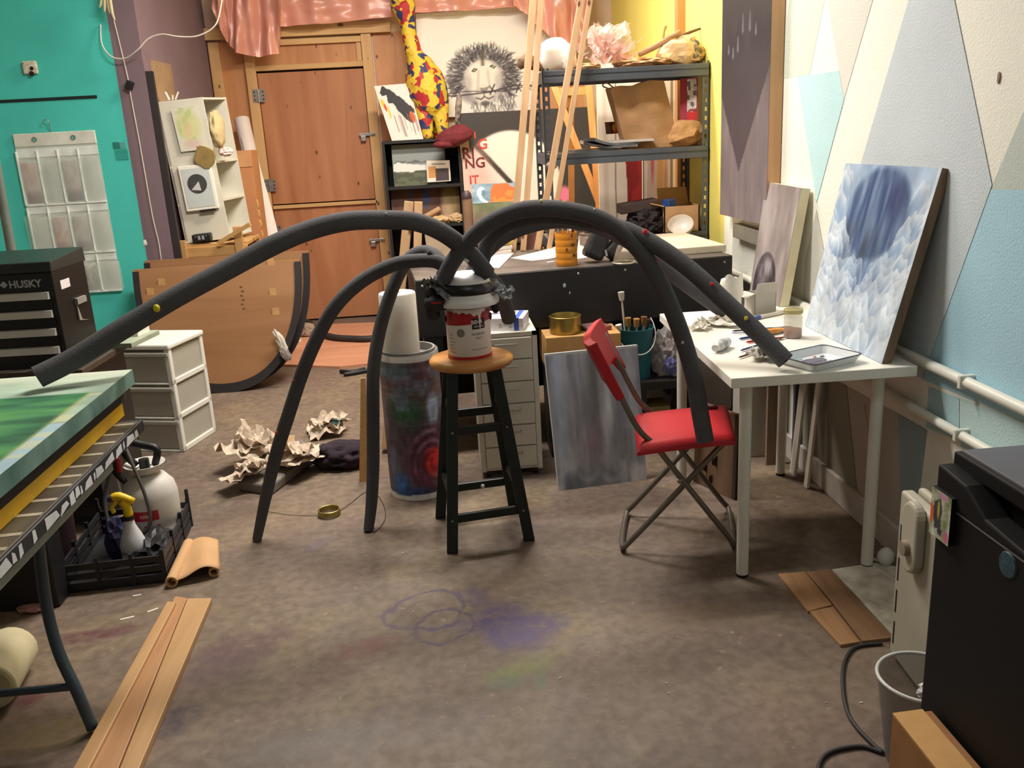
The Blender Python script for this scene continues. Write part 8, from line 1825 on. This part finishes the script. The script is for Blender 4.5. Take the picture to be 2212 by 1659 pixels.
single('cardboard_strip', MB().quadbox(atz(776, 1042), atz(800, 1040), atz(800, 1040) + V((0.02, 0.05, 0.48)), atz(776, 1042) + V((0.05, 0.05, 0.48)), (0, 0.006, 0)), M_card, 'brown cardboard strip standing beside the painted canvas roll', 'cardboard')

# ------------------------------------------------------------------ clutter under the workbench
bcr = thing('dark_filler_block', 'added black block filling the dark void under the bench below the cardboard box', 'crate', (0.62, 4.1, 0))  # added black block, keeps the space under the bench dark
part('filler_body', MB().box((0.46, 4.00, 0.0), (0.79, 4.25, 0.42)), M_bc, bcr, bev=0.004)
part('filler_rim', MB().box((0.45, 3.99, 0.42), (0.80, 4.26, 0.439)), M_bc, bcr, bev=0.003)
ub = thing('cardboard_box', 'brown cardboard box under the bench behind the waterfall canvas', 'box', (0.62, 4.1, 0.44))
part('box_body', MB().box((0.45, 3.98, 0.44), (0.80, 4.26, 0.595)), M_card, ub, bev=0.003)
part('box_tape', MB().box((0.63, 3.978, 0.50), (0.67, 4.0, 0.597)), mat('box_tape', (206, 170, 120), 0.4), ub)
tn_ = V((0.555, 4.07, 0.5965)); bt_ = thing('brass_tin', 'open round brass-coloured tin on the cardboard box under the bench', 'tin', tn_)
part('tin_wall', MB().lathe(tn_, [(0.072, 0), (0.074, 0.004), (0.074, 0.075), (0.076, 0.079), (0.073, 0.081), (0.071, 0.076), (0.070, 0.006), (0.0, 0.006)], 36, cap=False), mat('brass_tin', (156, 136, 72), 0.3, 0.7, var=0.2, scale=12), bt_, smooth=40)
single('red_painted_lid', MB().box((-0.06, -0.05, 0), (0.06, 0.06, 0.02), FZ((0.70, 4.08, 0.597), 20)), mat('painty_red', (150, 92, 76), 0.6, col2=(90, 80, 92), scale=26), 'paint-smeared reddish tray beside the brass tin', 'tray', bev=0.004)
bkp = V((0.90, 4.14, 0.335)); bkt = thing('brush_bucket', 'teal plastic bucket crammed with brushes under the bench', 'bucket', bkp)
part('bucket_wall', MB().lathe(bkp, [(0.072, 0), (0.088, 0.24), (0.092, 0.245), (0.084, 0.245), (0.070, 0.006), (0.0, 0.006)], 32, cap=False), mat('bucket_teal', (28, 98, 110), 0.45), bkt, smooth=40)
part('handle', MB().tube([bkp + V((0.092 * math.cos(t), -0.03 - 0.085 * math.sin(t), 0.235 - 0.10 * math.sin(t))) for t in [-0.5 + math.pi * k / 14 for k in range(15)]], 0.003, 6), mat('handle_white', (196, 196, 192), 0.5), bkt, smooth=True)
for k, (dx, dy, l, c, lab) in enumerate(((-0.05, 0.0, 0.38, (196, 190, 180), 'tall white-handled brush in the teal bucket'), (-0.03, -0.03, 0.26, (150, 110, 50), 'left brown-bristled brush in the teal bucket'), (0.0, -0.04, 0.255, (166, 120, 60), 'middle brown-bristled brush in the teal bucket'), (0.03, -0.03, 0.26, (120, 84, 44), 'right brown-bristled brush in the teal bucket'), (0.05, 0.0, 0.24, (70, 50, 36), 'dark brush at the right of the teal bucket'), (-0.065, -0.03, 0.23, (216, 206, 200), 'white plastic cup end in the teal bucket'))):
    a = bkp + V((dx * 0.6, dy * 0.6, 0.02)); b = bkp + V((dx * 1.2, dy * 1.0, l)); t = thing('paintbrush', lab, 'paintbrush', a, 'brushes in the teal bucket')
    part('handle', MB().tube([a, b], 0.005, 8), mat('bucketbrush_%d' % k, (200, 190, 170) if k != 4 else (60, 50, 46), 0.5), t, smooth=40)
    part('bristles', MB().tube([b, b + (b - a).normalized() * 0.04], [0.012, 0.016], 10), mat('bucketbristle_%d' % k, c, 0.8), t, smooth=40)
lsh = thing('low_black_table', 'low black table under the right end of the bench', 'table', (0.98, 4.2, 0))
part('table_top', MB().box((0.87, 4.02, 0.295), (1.20, 4.40, 0.334)), M_bc, lsh)
for x in (0.88, 1.14):
    for y in (4.03, 4.34): part('leg', MB().box((x, y, 0), (x + 0.05, y + 0.05, 0.295)), M_bc, lsh)
single('clear_bag', MB().blob(V((1.075, 4.15, 0.43)), (0.085, 0.08, 0.13), 4, 0.45, 2.2, 3, True, None, 0.094), mat('cloudy_bag', (190, 182, 180), 0.3, alpha=0.55, var=0.1), 'crumpled clear plastic bag with blue print behind the teal bucket', 'plastic bag')
single('blue_plastic_scrap', MB().blob(V((1.055, 4.06, 0.395)), (0.03, 0.02, 0.04), 3, 0.5, 2.2, 9), mat('scrap_violet', (104, 104, 160), 0.4, alpha=0.8), 'bluish scrap of plastic in front of the clear bag', 'plastic')
single('yellow_block', MB().box((0.90, 4.05, 0.0), (1.05, 4.20, 0.20)), mat('ochre_block', (136, 116, 70), 0.7, var=0.2), 'ochre block on the floor under the low black table', 'block', bev=0.004)
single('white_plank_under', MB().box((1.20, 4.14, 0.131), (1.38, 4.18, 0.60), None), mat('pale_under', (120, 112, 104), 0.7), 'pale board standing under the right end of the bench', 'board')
